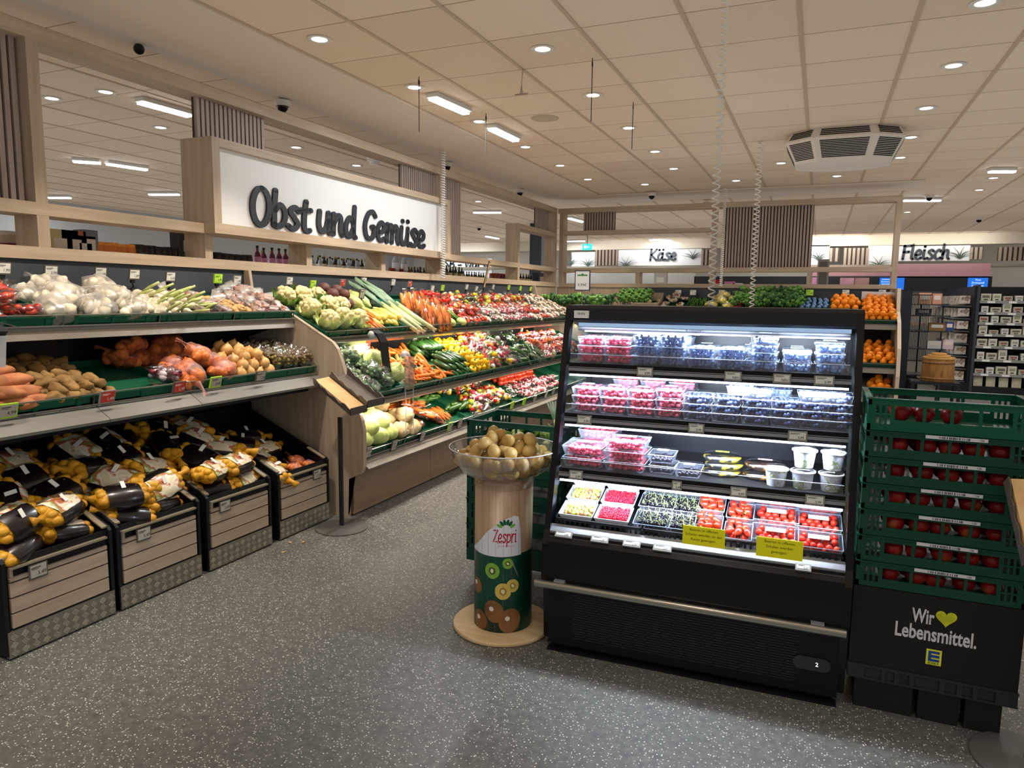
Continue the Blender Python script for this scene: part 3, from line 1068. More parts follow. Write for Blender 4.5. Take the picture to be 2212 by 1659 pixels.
POT = mat('potato_skin', '#7f5f33', rough=0.75, col2='#9c7a45', scale=14, rnd=0.15, bump=0.2, bscale=60)
SWP = mat('sweet_potato_skin', '#a8633a', rough=0.65, col2='#bf7d52', scale=10, rnd=0.12, bump=0.2, bscale=50)
ONY = mat('yellow_onion_skin', '#d09a55', rough=0.4, col2='#e3b877', scale=5, stretch=(6, 6, 0.6), rnd=0.12)
ONO = mat('orange_onion_skin', '#c4602a', rough=0.38, col2='#dd8240', scale=5, stretch=(6, 6, 0.6), rnd=0.12)
GAR = mat('garlic_skin', '#ddcfb2', rough=0.5, col2='#ede3cc', scale=7, stretch=(5, 5, 1), rnd=0.08)
CAUL = mat('cauliflower_curd', '#d9c486', rough=0.75, col2='#efe2b0', scale=30, bump=0.9, bscale=55)
LEAF = mat('green_leaf', '#4f7a2a', rough=0.5, col2='#8aa84e', scale=6, rnd=0.1)
LEAFD = mat('dark_leaf', '#234a24', rough=0.5, col2='#3b6634', scale=6, rnd=0.1)
LEAFP = mat('pale_leaf', '#b9c96b', rough=0.5, col2='#dbe09c', scale=5, stretch=(3, 3, 1), rnd=0.08, bump=0.4, bscale=25)
BEET = mat('beet_skin', '#5c3833', rough=0.65, col2='#6b3f38', scale=8, rnd=0.15)
CARR = mat('carrot_skin', '#d9661c', rough=0.5, col2='#ee8433', scale=10, stretch=(1, 6, 1), rnd=0.12)
CORN = mat('corn_kernels', '#d9b440', rough=0.45, col2='#f0d877', scale=60, kind='voronoi', rnd=0.06)
LEEKG = mat('leek_green', '#4f6b52', rough=0.5, col2='#7f9678', scale=6, stretch=(6, 0.6, 6))
LEEKW = mat('leek_shaft', '#a9b85a', rough=0.45, col2='#dfe0b0', scale=3, stretch=(4, 0.7, 4))
ZUC = mat('zucchini_skin', '#1d3d17', rough=0.3, col2='#38602a', scale=20, stretch=(3, 1, 3), rnd=0.15)
CUC = mat('cucumber_skin', '#2c5a1c', rough=0.35, col2='#5d8c35', scale=14, stretch=(3, 1, 3), rnd=0.15)
YPEP = mat('yellow_pepper_skin', '#e0aa12', rough=0.22, coat=0.5, rnd=0.08)
RPEP = mat('red_pepper_skin', '#b81f16', rough=0.22, coat=0.5, rnd=0.15)
TOM = mat('tomato_skin', '#cc2e14', rough=0.2, coat=0.5, col2='#dd4a22', scale=3, rnd=0.12)
CEL = mat('celeriac_skin', '#b89a6b', rough=0.8, col2='#d8c396', scale=16, bump=0.7, bscale=30, rnd=0.1)
ORA = mat('orange_peel', '#e8820f', rough=0.4, bump=0.15, bscale=120, rnd=0.08)
STEM = mat('vegetable_stem', '#5d7a2f', rough=0.55)
FILM = clear('clear_film', gloss=0.10, rough=0.16)
FILMW = clear('milky_film', gloss=0.06, rough=0.3, body=0.20, bodycol='#efeae2')
NETO = clear('orange_net', gloss=0.02, rough=0.5, body=0.16, bodycol='#e0622a')

potatoes = blobs('potato', 'x', 'potato', POT, (0.033, 0.056, 0.029), 4, 0.45, 1.3)
sweets = blobs('sweet_potato', 'x', 'sweet potato', SWP, (0.036, 0.12, 0.035), 3, 0.32, 1.4)
beets = blobs('beetroot', 'x', 'beetroot', BEET, (0.055, 0.055, 0.05), 2, 0.1, 2)
celeriac = blobs('celeriac', 'x', 'celeriac', CEL, (0.075, 0.075, 0.07), 2, 0.3, 2.2, 16, 12)


def onion_mb(r=0.038, seed=0):
    return MB().lathe([(0, -r * 0.85), (r * 0.5, -r * 0.75), (r * 0.92, -r * 0.3), (r, 0.05 * r), (r * 0.85, r * 0.5), (r * 0.5, r * 0.82), (r * 0.2, r * 1.0), (r * 0.08, r * 1.22)], 14)


onions_y = [solo(onion_mb(0.041), 'yellow_onion', ONY, 'x', 'onion')]
TIP = mat('garlic_tip', '#b7a57f', rough=0.6)
garlic = []
for i in range(2):
    garlic.append(solo(MB().lathe([(0, -0.024), (0.02, -0.024), (0.034, -0.012), (0.036, 0.002), (0.026, 0.018), (0.009, 0.028), (0.006, 0.045)], 14, lobes=7, lamp=0.05), 'garlic_bulb', GAR, 'x', 'garlic'))


def cluster_bag(name, label, cat, item_mb, n, box_, m_item, m_net, seed, net=True):
    rr = random.Random(seed)
    a = MB()
    for i in range(n):
        p = Vector((rr.uniform(-1, 1) * box_[0], rr.uniform(-1, 1) * box_[1], rr.uniform(-0.6, 1) * box_[2]))
        q = Euler((rr.uniform(0, 6), rr.uniform(0, 6), 0)).to_matrix().to_4x4()
        q.translation = p
        b = item_mb()
        a.add(b.v, b.f, 0, q)
    t = thing(name, label, cat)
    o = a.obj('bulbs', m_item, t, True)
    o['kind'] = 'stuff'
    if net:
        MB().ell((0, 0, box_[2] * 0.2), (box_[0] + 0.034, box_[1] + 0.034, box_[2] + 0.03), 14, 9, amp=0.25, ns=2, seed=seed).tube([(0, box_[1] + 0.03, 0.02), (0.01, box_[1] + 0.09, 0.03), (0.02, box_[1] + 0.13, 0.02)], [0.02, 0.006, 0.016], 8).obj('net', m_net, t, True)
    return t


net_onions = [cluster_bag('netted_onions', 'x', 'bag of onions', lambda: onion_mb(0.038), 13, (0.06, 0.07, 0.035), ONO, NETO, s) for s in (1, 2)]
garlic_bags = [cluster_bag('garlic_bag', 'x', 'bag of garlic', lambda: MB().lathe([(0, -0.024), (0.03, -0.014), (0.033, 0.002), (0.022, 0.02), (0.005, 0.034)], 12, lobes=7, lamp=0.06), 12, (0.075, 0.07, 0.04), GAR, FILMW, s) for s in (3, 4)]


def caul_mb(seed):
    a = MB()
    rr = random.Random(seed)
    a.ell((0, 0, 0.02), (0.062, 0.062, 0.05), 16, 10)
    for i in range(46):
        th, ph = rr.uniform(0, 1.25), rr.uniform(0, 6.28)
        a.ell((0.066 * math.sin(th) * math.cos(ph), 0.066 * math.sin(th) * math.sin(ph), 0.02 + 0.054 * math.cos(th)), rr.uniform(0.014, 0.021), 7, 5, amp=0.2, seed=i)
    return a


def leaves_mb(r, n, hgt, wid, curl=0.02, seed=0, z0=-0.05):
    a = MB()
    rr = random.Random(seed)
    for i in range(n):
        an = 2 * PI * i / n + rr.uniform(-0.2, 0.2)
        ca, sa = math.cos(an), math.sin(an)
        rows = []
        H = hgt * rr.uniform(0.8, 1.15)
        for k in range(6):
            t_ = k / 5
            rad = r * (0.45 + 0.62 * math.sin(min(1, t_ * 1.35) * PI / 2)) + curl * t_ * t_
            z = z0 + H * t_
            ww = wid * math.sin(PI * (0.15 + 0.8 * t_))
            rows.append([(ca * rad - sa * ww * q - ca * abs(q) * 0.012, sa * rad + ca * ww * q - sa * abs(q) * 0.012, z + 0.006 * math.sin(q * 9 + k)) for q in (-1, -0.5, 0, 0.5, 1)])
        vs = [p for row in rows for p in row]
        fs = [(k * 5 + j, k * 5 + j + 1, k * 5 + j + 6, k * 5 + j + 5) for k in range(5) for j in range(4)]
        a.add(vs, fs)
    return a


cauls = [with_parts('cauliflower', 'x', 'cauliflower', [('curd', caul_mb(s), CAUL, True), ('outer_leaves', leaves_mb(0.082, 9, 0.085, 0.036, 0.02, s), LEAFP if s else LEAF, True)]) for s in (0, 1)]


def cabbage_mb(r, seed, point=0.0):
    a = MB()
    a.ell((0, 0, 0), (r, r * (1 + point), r * 0.95), 20, 14, amp=0.12, ns=2.4, seed=seed)
    b = leaves_mb(r * 1.05, 7, r * 1.7, r * 0.55, -r * 0.5, seed, -r * 0.85)
    a.add(b.v, b.f, 0, Matrix.Rotation(-PI / 2, 4, 'X') if point else None)
    return a


cabbages = [solo(cabbage_mb(0.085, s), 'white_cabbage', LEAFP, 'x', 'cabbage') for s in (1, 2)]
pointed = [solo(cabbage_mb(0.07, s, 0.55), 'pointed_cabbage', LEAFP, 'x', 'cabbage') for s in (3, 4)]
ncab = [solo(MB().ell((0, 0, 0), (0.055, 0.14, 0.055), 16, 12, amp=0.25, ns=3, seed=5), 'chinese_cabbage', LEAFP, 'x', 'cabbage')]


def long_mb(L, r, taper=1.0, bend=0.01, seg=9, seed=0, n=7, tip=0.35):
    rr = random.Random(seed)
    pts, rad = [], []
    bx = rr.uniform(-bend, bend)
    for i in range(n):
        f = i / (n - 1)
        pts.append((bx * math.sin(PI * f), (f - 0.5) * L, bend * 0.4 * math.sin(PI * f)))
        e = 1.0
        if i == 0: e = 0.3
        elif i == n - 1: e = tip
        rad.append(r * (taper + (1 - taper) * f) * e * (1 + rr.uniform(-0.05, 0.05)))
    return MB().tube(pts, rad, seg)


carrots = []
for s in range(3):
    carrots.append(with_parts('carrot', 'x', 'carrot', [('root', long_mb(0.17, 0.017, 0.35, 0.012, seed=s, tip=0.8), CARR, True), ('crown', MB().ell((0, 0.086, 0), (0.007, 0.008, 0.007), 7, 5), STEM, True)]))
zucs = []
for s in range(2):
    zucs.append(with_parts('zucchini', 'x', 'zucchini', [('fruit', long_mb(0.2, 0.026, 0.85, 0.015, seed=s, seg=10, tip=0.7), ZUC, True), ('stem', MB().tube([(0, 0.095, 0), (0, 0.122, 0.003)], [0.011, 0.012], 7), STEM, True)]))
cucs = [solo(long_mb(0.27, 0.024, 0.9, 0.012, seed=s, seg=10, tip=0.6), 'cucumber', CUC, 'x', 'cucumber') for s in (0, 1)]
corns = []
for s in range(2):
    corns.append(with_parts('corn_cob', 'x', 'corn', [('kernels', long_mb(0.19, 0.024, 1.05, 0.004, seed=s, seg=12, tip=0.8), CORN, True), ('husk', MB().tube([(0, 0.05, -0.006), (0, 0.09, -0.002), (0, 0.125, 0)], [0.026, 0.024, 0.009], 8), LEAFP, True)]))


def leek():
    t = thing('leek', 'x', 'leek')
    MB().tube([(0, -0.28, 0), (0, -0.1, 0.003), (0.0, 0.03, 0.004)], [0.017, 0.0165, 0.018], 10).obj('shaft', LEEKW, t, True)
    a = MB()
    for k in range(4):
        x = (k - 1.5) * 0.011
        a.tube([(x * 0.4, 0.02, 0.004), (x * 1.2, 0.16, 0.01 + 0.003 * k), (x * 2.6, 0.30 + 0.012 * k, 0.016 - 0.004 * k)], [0.013, 0.014, 0.010], 8, flat=0.45)
    a.obj('green_leaves', LEEKG, t, True)
    a = MB()
    for k in range(9):
        an = k * 0.7
        a.tube([(0.008 * math.cos(an), -0.28, 0.008 * math.sin(an)), (0.02 * math.cos(an), -0.315, 0.015 * math.sin(an))], [0.0016, 0.0008], 4)
    a.obj('roots', mat('leek_roots', '#cbb68c', rough=0.8), t)
    return t


leeks = [leek()]
peppers = []
for nm, m in (('yellow_pepper', YPEP), ('red_pepper', RPEP)):
    peppers.append(with_parts(nm, 'x', 'pepper', [('fruit', MB().lathe([(0, -0.036), (0.018, -0.042), (0.03, -0.034), (0.038, 0.0), (0.04, 0.022), (0.03, 0.036), (0.012, 0.034), (0, 0.026)], 18, lobes=4, lamp=0.09), m, True), ('stem', MB().tube([(0, 0, 0.026), (0.003, 0, 0.058)], [0.008, 0.005], 7), STEM, True)]))
toms = [with_parts('tomato', 'x', 'tomato', [('fruit', MB().ell((0, 0, 0), (0.036, 0.036, 0.031), 16, 10), TOM, True), ('calyx', MB().add([v for k in range(5) for v in ((0, 0, 0.031), (0.022 * math.cos(k * 1.256), 0.022 * math.sin(k * 1.256), 0.031), (0.006 * math.cos(k * 1.256 + 0.6), 0.006 * math.sin(k * 1.256 + 0.6), 0.034))], [(3 * k, 3 * k + 1, 3 * k + 2) for k in range(5)]), STEM, False)])]
fennel = [with_parts('fennel_bulb', 'x', 'fennel', [('bulb', MB().ell((0, -0.04, 0), (0.05, 0.055, 0.035), 14, 9, amp=0.15, seed=3), LEAFP, True), ('stalks', MB().tube([(0.01, 0, 0), (0.03, 0.12, 0.03)], [0.012, 0.007], 7).tube([(-0.01, 0, 0), (-0.03, 0.13, 0.04)], [0.012, 0.007], 7).tube([(0, 0, 0.01), (0, 0.14, 0.05)], [0.012, 0.006], 7), LEAF, True)])]


def spring_onion():
    t = thing('fresh_onion', 'x', 'spring onion')
    MB().lathe([(0, -0.03), (0.02, -0.026), (0.03, -0.008), (0.028, 0.01), (0.014, 0.028), (0.009, 0.045)], 14).obj('bulb', GAR, t, True)
    MB().tube([(0, 0, 0.04), (0.01, 0.01, 0.10), (0.03, 0.02, 0.16)], [0.008, 0.009, 0.007], 7).obj('stalk', LEEKW, t, True)
    return t


fresh = [spring_onion()]
ginger = [solo(MB().ell((0, 0, 0), (0.018, 0.035, 0.014), 10, 7, amp=0.2, seed=1).ell((0.02, 0.02, 0.0), (0.013, 0.022, 0.012), 9, 6, amp=0.2, seed=2).ell((-0.018, -0.01, 0.004), (0.012, 0.018, 0.011), 9, 6, amp=0.2, seed=3), 'ginger_root', mat('ginger_skin', '#b98f57', rough=0.7, col2='#cfab74', scale=20), 'x', 'ginger')]


# bagged produce: coloured contents under crinkled clear film, with a paper label
def bagged(name, cat, cols, r, size=0.016, film=FILM, seed=0, label_col='#e9e6dc', long_=False, n=34, tail=True):
    rr = random.Random(seed)
    t = thing(name, 'x', cat)
    ms = [mat('bag_content_%s' % c.strip('#'), c, rough=0.4, rnd=0.12) for c in cols]
    a = MB()
    for i in range(n):
        p = (rr.uniform(-0.8, 0.8) * r[0], rr.uniform(-0.8, 0.8) * r[1], rr.uniform(-0.1, 0.75) * r[2])
        if long_:
            s_ = (size, size * 4.5, size)
        else:
            s_ = (size * rr.uniform(0.8, 1.2), size * rr.uniform(0.8, 1.5), size * rr.uniform(0.8, 1.1))
        a.ell(p, s_, 8, 6, rr.randrange(len(ms)), amp=0.15, seed=i)
    o = a.obj('contents', ms, t, True)
    o['kind'] = 'stuff'
    f = MB().ell((0, 0, 0.2 * r[2]), (r[0] * 1.08, r[1] * 1.08, r[2] * 1.05), 18, 12, amp=0.35, ns=4, seed=seed)
    if tail:
        f.hexa([(-0.03, r[1] * 0.9, 0.01), (0.03, r[1] * 0.9, 0.01), (0.05, r[1] + 0.05, 0.05), (-0.05, r[1] + 0.05, 0.04)], [(-0.03, r[1] * 0.9, 0.014), (0.03, r[1] * 0.9, 0.014), (0.05, r[1] + 0.05, 0.054), (-0.05, r[1] + 0.05, 0.044)])
    f.obj('film_bag', film, t, True)
    if label_col:
        MB().cbox((0, -0.15 * r[1], r[2] * 1.22), (r[0] * 0.7, r[1] * 0.4, 0.002)).obj('paper_label', mat('bag_label_' + label_col.strip('#'), label_col, rough=0.5), t)
    return t


bag_carrot = [bagged('bagged_carrots', 'bag of carrots', ['#dd6a1e', '#ee8a3a', '#c95a18'], (0.085, 0.11, 0.04), 0.014, seed=s, long_=True, n=22, label_col=None) for s in (1, 2)]
bag_mix = [bagged('bagged_peppers', 'bag of peppers', c, (0.075, 0.085, 0.045), 0.024, seed=s + 5, n=14, label_col=None) for s, c in enumerate((['#b81f16', '#e3b31a', '#8fae3a'], ['#c2241a', '#d8d2b8', '#9a1c3c'], ['#c92f1c', '#efc93c', '#e9e2d0']))]
bag_brocc = [bagged('wrapped_broccoli', 'broccoli', ['#6c8660', '#8a9f78', '#4c6648'], (0.07, 0.075, 0.06), 0.018, seed=s + 9, n=60, label_col='#55503f' if s else None, film=FILM) for s in (0, 1)]
bag_cherry = [bagged('tomato_pack', 'pack of tomatoes', ['#c9281a', '#dd4a2a', '#e0792f'], (0.06, 0.085, 0.032), 0.014, seed=s + 20, n=40, label_col=['#e8e0d2', None][s], tail=False) for s in (0, 1)]
bag_radish = [bagged('radish_pack', 'pack of radishes', ['#b92c3f', '#e6ddd6', '#c4475a'], (0.06, 0.09, 0.03), 0.012, seed=s + 30, n=46, label_col=[None, '#dcdacb'][s], tail=False) for s in (0, 1)]
bag_mush = [bagged('mushroom_pack', 'pack of mushrooms', ['#d9c6ae', '#c7a98c', '#efe6d8'], (0.065, 0.09, 0.03), 0.016, seed=s + 40, n=26, label_col=[None, '#9b3a34'][s], tail=False) for s in (0, 1)]
bag_shallot = [bagged('shallot_bag', 'bag of shallots', ['#b0705a', '#c9907a', '#8a4c48'], (0.05, 0.065, 0.03), 0.014, seed=s + 50, n=26, film=FILMW, label_col=None) for s in (0, 1)]
bag_minip = [bagged('mini_pepper_pack', 'pack of mini peppers', ['#c1301a', '#d9481f', '#a8241a'], (0.075, 0.10, 0.04), 0.02, seed=s + 60, n=16, label_col='#5b5550') for s in (0, 1)]
bag_green = [bagged('bagged_green_beans', 'bag of beans', ['#33512a', '#4c6c34', '#253f22'], (0.06, 0.10, 0.032), 0.008, seed=s + 70, n=34, long_=True, label_col=[None, '#e0ded2'][s], film=FILM) for s in (0, 1)]
bag_herb = [bagged('dried_mushroom_pouch', 'pouch', ['#4a3a22', '#6b552e', '#8a7a3a'], (0.055, 0.018, 0.065), 0.014, seed=s + 80, n=40, label_col=None, tail=False) for s in (0, 1)]
bag_slaw = [bagged('red_cabbage_bag', 'bag of red cabbage', ['#6e2234', '#c9b8c0', '#4c1a2a'], (0.08, 0.07, 0.06), 0.018, seed=91, n=40, label_col=None)]

# ---------------------------------------------------------------- filling the left unit
stock(L1, 1.75, 2.42, 0.02, 0.42, bag_minip, 0.15, 0.15, 'packet of red mini peppers heaped at the left of the top tier', 'mini pepper packs', 2, 0.05, 'any', 0.035)
stock(L1, 2.42, 3.05, 0.02, 0.42, garlic_bags, 0.17, 0.15, 'milky net bag of white garlic on the top tier', 'garlic bags', 2, 0.06, 'any', 0.04)
stock(L1, 2.98, 3.2, 0.02, 0.38, garlic, 0.065, 0.065, 'loose white garlic bulb between the garlic bags and the fresh onions', 'loose garlic bulbs', 2, 0.03, 'round', 0.02)
stock(L1, 3.12, 3.46, 0.02, 0.42, fresh, 0.07, 0.085, 'fresh white onion with green stalk on the top tier', 'fresh onions with stalks', 2, 0.035, lambda i, j: Euler((R.uniform(0.9, 1.6), R.uniform(-0.4, 0.4), R.uniform(-0.5, 0.9))), 0.03)
stock(L1, 3.42, 3.70, 0.02, 0.40, bag_shallot, 0.10, 0.12, 'clear bag of pink shallots beside the ginger on the top tier', 'shallot bags', 2, 0.03, 'any', 0.025)
stock(L1, 3.68, 3.92, 0.02, 0.40, ginger, 0.06, 0.06, 'knobbly ginger root on the top tier', 'ginger roots', 2, 0.02, 'any', 0.015)
stock(L1, 3.92, 4.25, 0.02, 0.42, bag_shallot, 0.09, 0.10, 'clear bag of brown shallots at the right end of the top tier', 'shallot bags at the end panel', 3, 0.03, 'stand', 0.03)
stock(L2, 1.7, 2.25, 0.0, 0.32, sweets, 0.10, 0.09, 'long orange-brown sweet potato on the left of the middle tier', 'sweet potatoes', 3, 0.045, lambda i, j: Euler((R.uniform(-0.1, 0.1), 0, -PI / 2 + R.uniform(-0.5, 0.3))), 0.03)
stock(L2, 2.26, 2.64, 0.0, 0.32, potatoes, 0.075, 0.085, 'brown loose potato in the front of the middle tier', 'loose potatoes', 2, 0.04, 'any', 0.028)
stock(L2, 2.10, 2.66, 0.30, 0.60, potatoes, 0.08, 0.085, 'brown potato lying in the shade at the back of the middle tier', 'potatoes at the back', 2, 0.045, 'any', 0.03)
put(bag_slaw[0], L2.fr(2.99, 0.09, 0.06), 'bag of red cabbage alone in the nearly empty green tray')
stock(L2, 3.08, 3.50, 0.0, 0.30, net_onions, 0.15, 0.13, 'orange net bag of onions on the middle tier', 'netted onions in front', 2, 0.07, 'any', 0.045, mound=0.03)
stock(L2, 2.95, 3.50, 0.32, 0.62, net_onions, 0.16, 0.16, 'orange net bag of onions in the shade behind the front ones', 'netted onions behind', 2, 0.08, 'any', 0.05)
stock(L2, 3.50, 3.84, 0.0, 0.40, onions_y, 0.078, 0.08, 'loose yellow onion on the middle tier', 'loose yellow onions', 3, 0.052, 'round', 0.035)
hp = stock(L2, 3.86, 4.24, 0.02, 0.42, bag_herb, 0.095, 0.05, 'upright pouch of dried mushrooms at the right end of the middle tier', 'dried mushroom pouches', 1, 0.05, 'stand', 0.075)

# ---------------------------------------------------------------- filling the long unit, upper tier
stock(U1, 4.33, 4.90, 0.0, 0.60, cauls, 0.185, 0.19, 'yellowish cauliflower in its leaves on the upper tier', 'cauliflowers', 1, 0.1, 'round', 0.06, mound=0.03, sc=(1.0, 1.15))
stock(U1, 4.86, 5.22, 0.40, 0.66, beets, 0.10, 0.10, 'dark red beetroot heaped behind the loose carrots', 'beetroots', 2, 0.07, 'round', 0.05)
stock(U1, 4.88, 5.16, 0.0, 0.34, carrots, 0.038, 0.16, 'loose orange carrot beside the cauliflowers', 'loose carrots on the upper tier', 3, 0.024, 'depth', 0.018)
stock(U1, 5.2, 5.48, 0.36, 0.66, ncab, 0.13, 0.26, 'pale chinese cabbage lying behind the corn', 'chinese cabbages', 1, 0.1, 'depth', 0.06)
stock(U1, 5.14, 5.56, 0.0, 0.36, corns, 0.055, 0.2, 'corn cob with its husk on the upper tier', 'corn cobs', 2, 0.035, 'depth', 0.024)
stock(U1, 5.46, 5.84, 0.02, 0.64, leeks, 0.056, 0.6, 'leek lying with its green leaves towards the back', 'leeks', 3, 0.03, lambda i, j: Euler((0.10 + R.uniform(0, 0.10), R.uniform(-0.2, 0.2), R.uniform(0.05, 0.35))), 0.075, sc=(1.15, 1.35))
stock(U1, 5.88, 6.32, 0.0, 0.42, bag_carrot, 0.135, 0.13, 'clear bag of carrots standing beside the leeks', 'bagged carrots on the upper tier', 1, 0.06, lambda i, j: Euler((0.9, 0, R.uniform(-0.2, 0.2))), 0.07)
stock(U1, 6.30, 6.62, 0.0, 0.32, fennel, 0.11, 0.14, 'green-stalked fennel bulb on the upper tier', 'fennel bulbs', 1, 0.06, 'depth', 0.04, sc=(1.0, 1.2))
stock(U1, 6.30, 6.95, 0.34, 0.62, [peppers[1]], 0.09, 0.09, 'red pepper behind the fennel', 'red peppers behind the fennel', 2, 0.055, 'any', 0.04)
stock(U1, 6.64, 7.2, 0.0, 0.34, [bag_cherry[0], bag_cherry[1]], 0.13, 0.15, 'glossy pack of red tomatoes on the upper tier', 'red tomato packs on the upper tier', 3, 0.04, 'depth', 0.03)
stock(U1, 6.98, 7.85, 0.3, 0.66, [bag_mix[0], bag_mix[2], bag_green[0]], 0.16, 0.15, 'bag of mixed peppers at the back of the upper tier', 'mixed pepper bags on the upper tier', 2, 0.05, 'any', 0.04)
stock(U1, 7.2, 8.3, 0.0, 0.34, [bag_radish[0], bag_mush[0], bag_radish[1]], 0.14, 0.17, 'flat clear pack of radishes or mushrooms on the upper tier', 'flat packs in the middle of the upper tier', 2, 0.045, 'depth', 0.03)
stock(U1, 7.85, 9.2, 0.32, 0.66, [bag_cherry[1], bag_mush[1], bag_mix[0]], 0.16, 0.16, 'orange and red pack at the back of the upper tier', 'packs at the back of the upper tier', 2, 0.05, 'depth', 0.035)
stock(U1, 8.3, 9.5, 0.0, 0.34, [bag_mush[0], bag_cherry[0], bag_radish[0]], 0.15, 0.17, 'flat pack with orange and white contents far along the upper tier', 'packs far along the upper tier', 2, 0.045, 'depth', 0.03)
stock(U1, 9.2, 10.2, 0.05, 0.66, [bag_mush[0], bag_mush[1]], 0.17, 0.17, 'pale mushroom pack at the far end of the upper tier', 'mushroom packs at the far end', 2, 0.045, 'depth', 0.03)

# middle tier
stock(U2, 4.32, 4.78, 0.0, 0.5, bag_brocc, 0.16, 0.16, 'film-wrapped broccoli head on the middle tier', 'wrapped broccoli', 2, 0.09, 'round', 0.06, sc=(1.0, 1.15))
stock(U2, 4.74, 4.98, 0.26, 0.6, cabbages, 0.18, 0.17, 'white cabbage behind the broccoli', 'white cabbages', 1, 0.1, 'round', 0.09, mound=0.04)
stock(U2, 4.82, 5.04, 0.0, 0.26, cabbages, 0.17, 0.16, 'pale cabbage behind the clear acrylic holder', 'pale cabbages by the acrylic holder', 1, 0.1, 'round', 0.085)
stock(U2, 5.04, 5.70, 0.0, 0.62, carrots, 0.042, 0.15, 'loose carrot in the large carrot tray of the middle tier', 'loose carrots on the middle tier', 2, 0.026, 'any', 0.02, inset=0.2)
stock(U2, 5.70, 6.16, 0.0, 0.6, zucs, 0.062, 0.22, 'dark green zucchini on the middle tier', 'zucchini', 3, 0.045, 'depth', 0.028, inset=0.3)
stock(U2, 6.14, 6.56, 0.0, 0.58, [peppers[0]], 0.085, 0.088, 'glossy yellow pepper on the middle tier', 'yellow peppers', 2, 0.055, 'any', 0.04)
stock(U2, 6.56, 7.25, 0.0, 0.6, bag_mix, 0.16, 0.16, 'bag of mixed red and white peppers on the middle tier', 'mixed pepper bags on the middle tier', 2, 0.07, 'any', 0.05)
stock(U2, 7.22, 8.15, 0.0, 0.58, bag_green + [zucs[0]], 0.15, 0.17, 'dark green bagged beans on the middle tier', 'green bean bags', 2, 0.05, 'any', 0.035)
stock(U2, 8.15, 9.6, 0.0, 0.6, bag_cherry + bag_radish, 0.16, 0.17, 'pack of red tomatoes or radishes at the end of the middle tier', 'packs at the end of the middle tier', 2, 0.05, 'any', 0.035)

# bottom tier
stock(U3, 4.32, 4.84, 0.0, 0.5, pointed, 0.17, 0.2, 'pale green pointed cabbage on the bottom tier', 'pointed cabbages', 2, 0.09, lambda i, j: Euler((R.uniform(-0.2, 0.2), R.uniform(-0.3, 0.3), 0.5 + R.uniform(-0.5, 0.5))), 0.075, sc=(1.0, 1.15))
stock(U3, 4.84, 5.16, 0.0, 0.5, celeriac, 0.155, 0.155, 'knobbly brown celeriac on the bottom tier', 'celeriac bulbs', 2, 0.08, 'any', 0.07)
stock(U3, 5.14, 5.62, 0.0, 0.5, bag_carrot, 0.18, 0.2, 'clear bag of carrots on the bottom tier', 'bagged carrots on the bottom tier', 2, 0.06, 'any', 0.045)
stock(U3, 5.60, 5.86, 0.0, 0.30, carrots, 0.042, 0.16, 'slim loose carrot at the front of the bottom tier', 'slim carrots on the bottom tier', 2, 0.026, 'depth', 0.02)
stock(U3, 5.55, 6.15, 0.32, 0.58, cucs, 0.055, 0.25, 'long green cucumber at the back of the bottom tier', 'cucumbers', 2, 0.04, 'along', 0.026)
stock(U3, 5.86, 6.30, 0.0, 0.30, zucs, 0.065, 0.20, 'short green zucchini at the front of the bottom tier', 'zucchini on the bottom tier', 2, 0.045, 'along', 0.028)
stock(U3, 6.26, 7.1, 0.0, 0.55, bag_mix, 0.17, 0.17, 'bag of mixed peppers on the bottom tier', 'mixed pepper bags on the bottom tier', 2, 0.07, 'any', 0.05)
stock(U3, 7.1, 7.5, 0.0, 0.32, bag_green, 0.15, 0.17, 'bag of small green vegetables on the bottom tier', 'green bags on the bottom tier', 1, 0.05, 'any', 0.035)
stock(U3, 7.5, 8.9, 0.0, 0.34, bag_radish, 0.16, 0.17, 'pack of pink radishes at the front end of the bottom tier', 'radish packs on the bottom tier', 2, 0.045, 'any', 0.03)
stock(U3, 7.5, 8.6, 0.34, 0.58, toms, 0.078, 0.08, 'round red tomato behind the radish packs', 'loose tomatoes', 2, 0.05, 'round', 0.035)
# ---------------------------------------------------------------- refrigerated berry cabinet
FO = Vector((-1.089, 3.002, 0))
FU = (Vector((0.156, 3.043, 0)) - FO).normalized()
FV = Vector((-FU.y, FU.x, 0))
FM = frame(FO, FU, FV, Vector((0, 0, 1)))      # local x along the front, y into the case, z up
FW = 1.246
GLOSSB = mat('black_gloss_enamel', '#08090e', rough=0.25, spec=0.5)
MATTB = mat('black_matt_enamel', '#0b0c10', rough=0.5, spec=0.4)
NAVY = mat('cabinet_header_enamel', '#0c1420', rough=0.35)
GRAIL = mat('grey_price_rail', '#8f9094', rough=0.35, metal=0.2)
LEDC = emis('cool_led_strip', '#dfeaff', 4.0)
ACRY = clear('clear_acrylic', gloss=0.07, rough=0.05)
EDGE = mat('acrylic_edge', '#b9c3cf', rough=0.25)
t = thing('refrigerated_cabinet', 'tall black open refrigerated cabinet full of berry punnets', 'fridge', FM)


def PF(name, m, fn, parent=None, smooth=False, angle=None):
    mb = MB()
    fn(mb)
    return mb.obj(name, m, parent or t, smooth, angle)


def side_prof():
    return [(0.0, 0.30), (-0.035, 0.36), (-0.03, 0.52), (0.0, 0.58), (0.27, 1.60), (0.29, 1.615), (0.72, 1.615), (0.72, 0.05), (0.02, 0.05)]


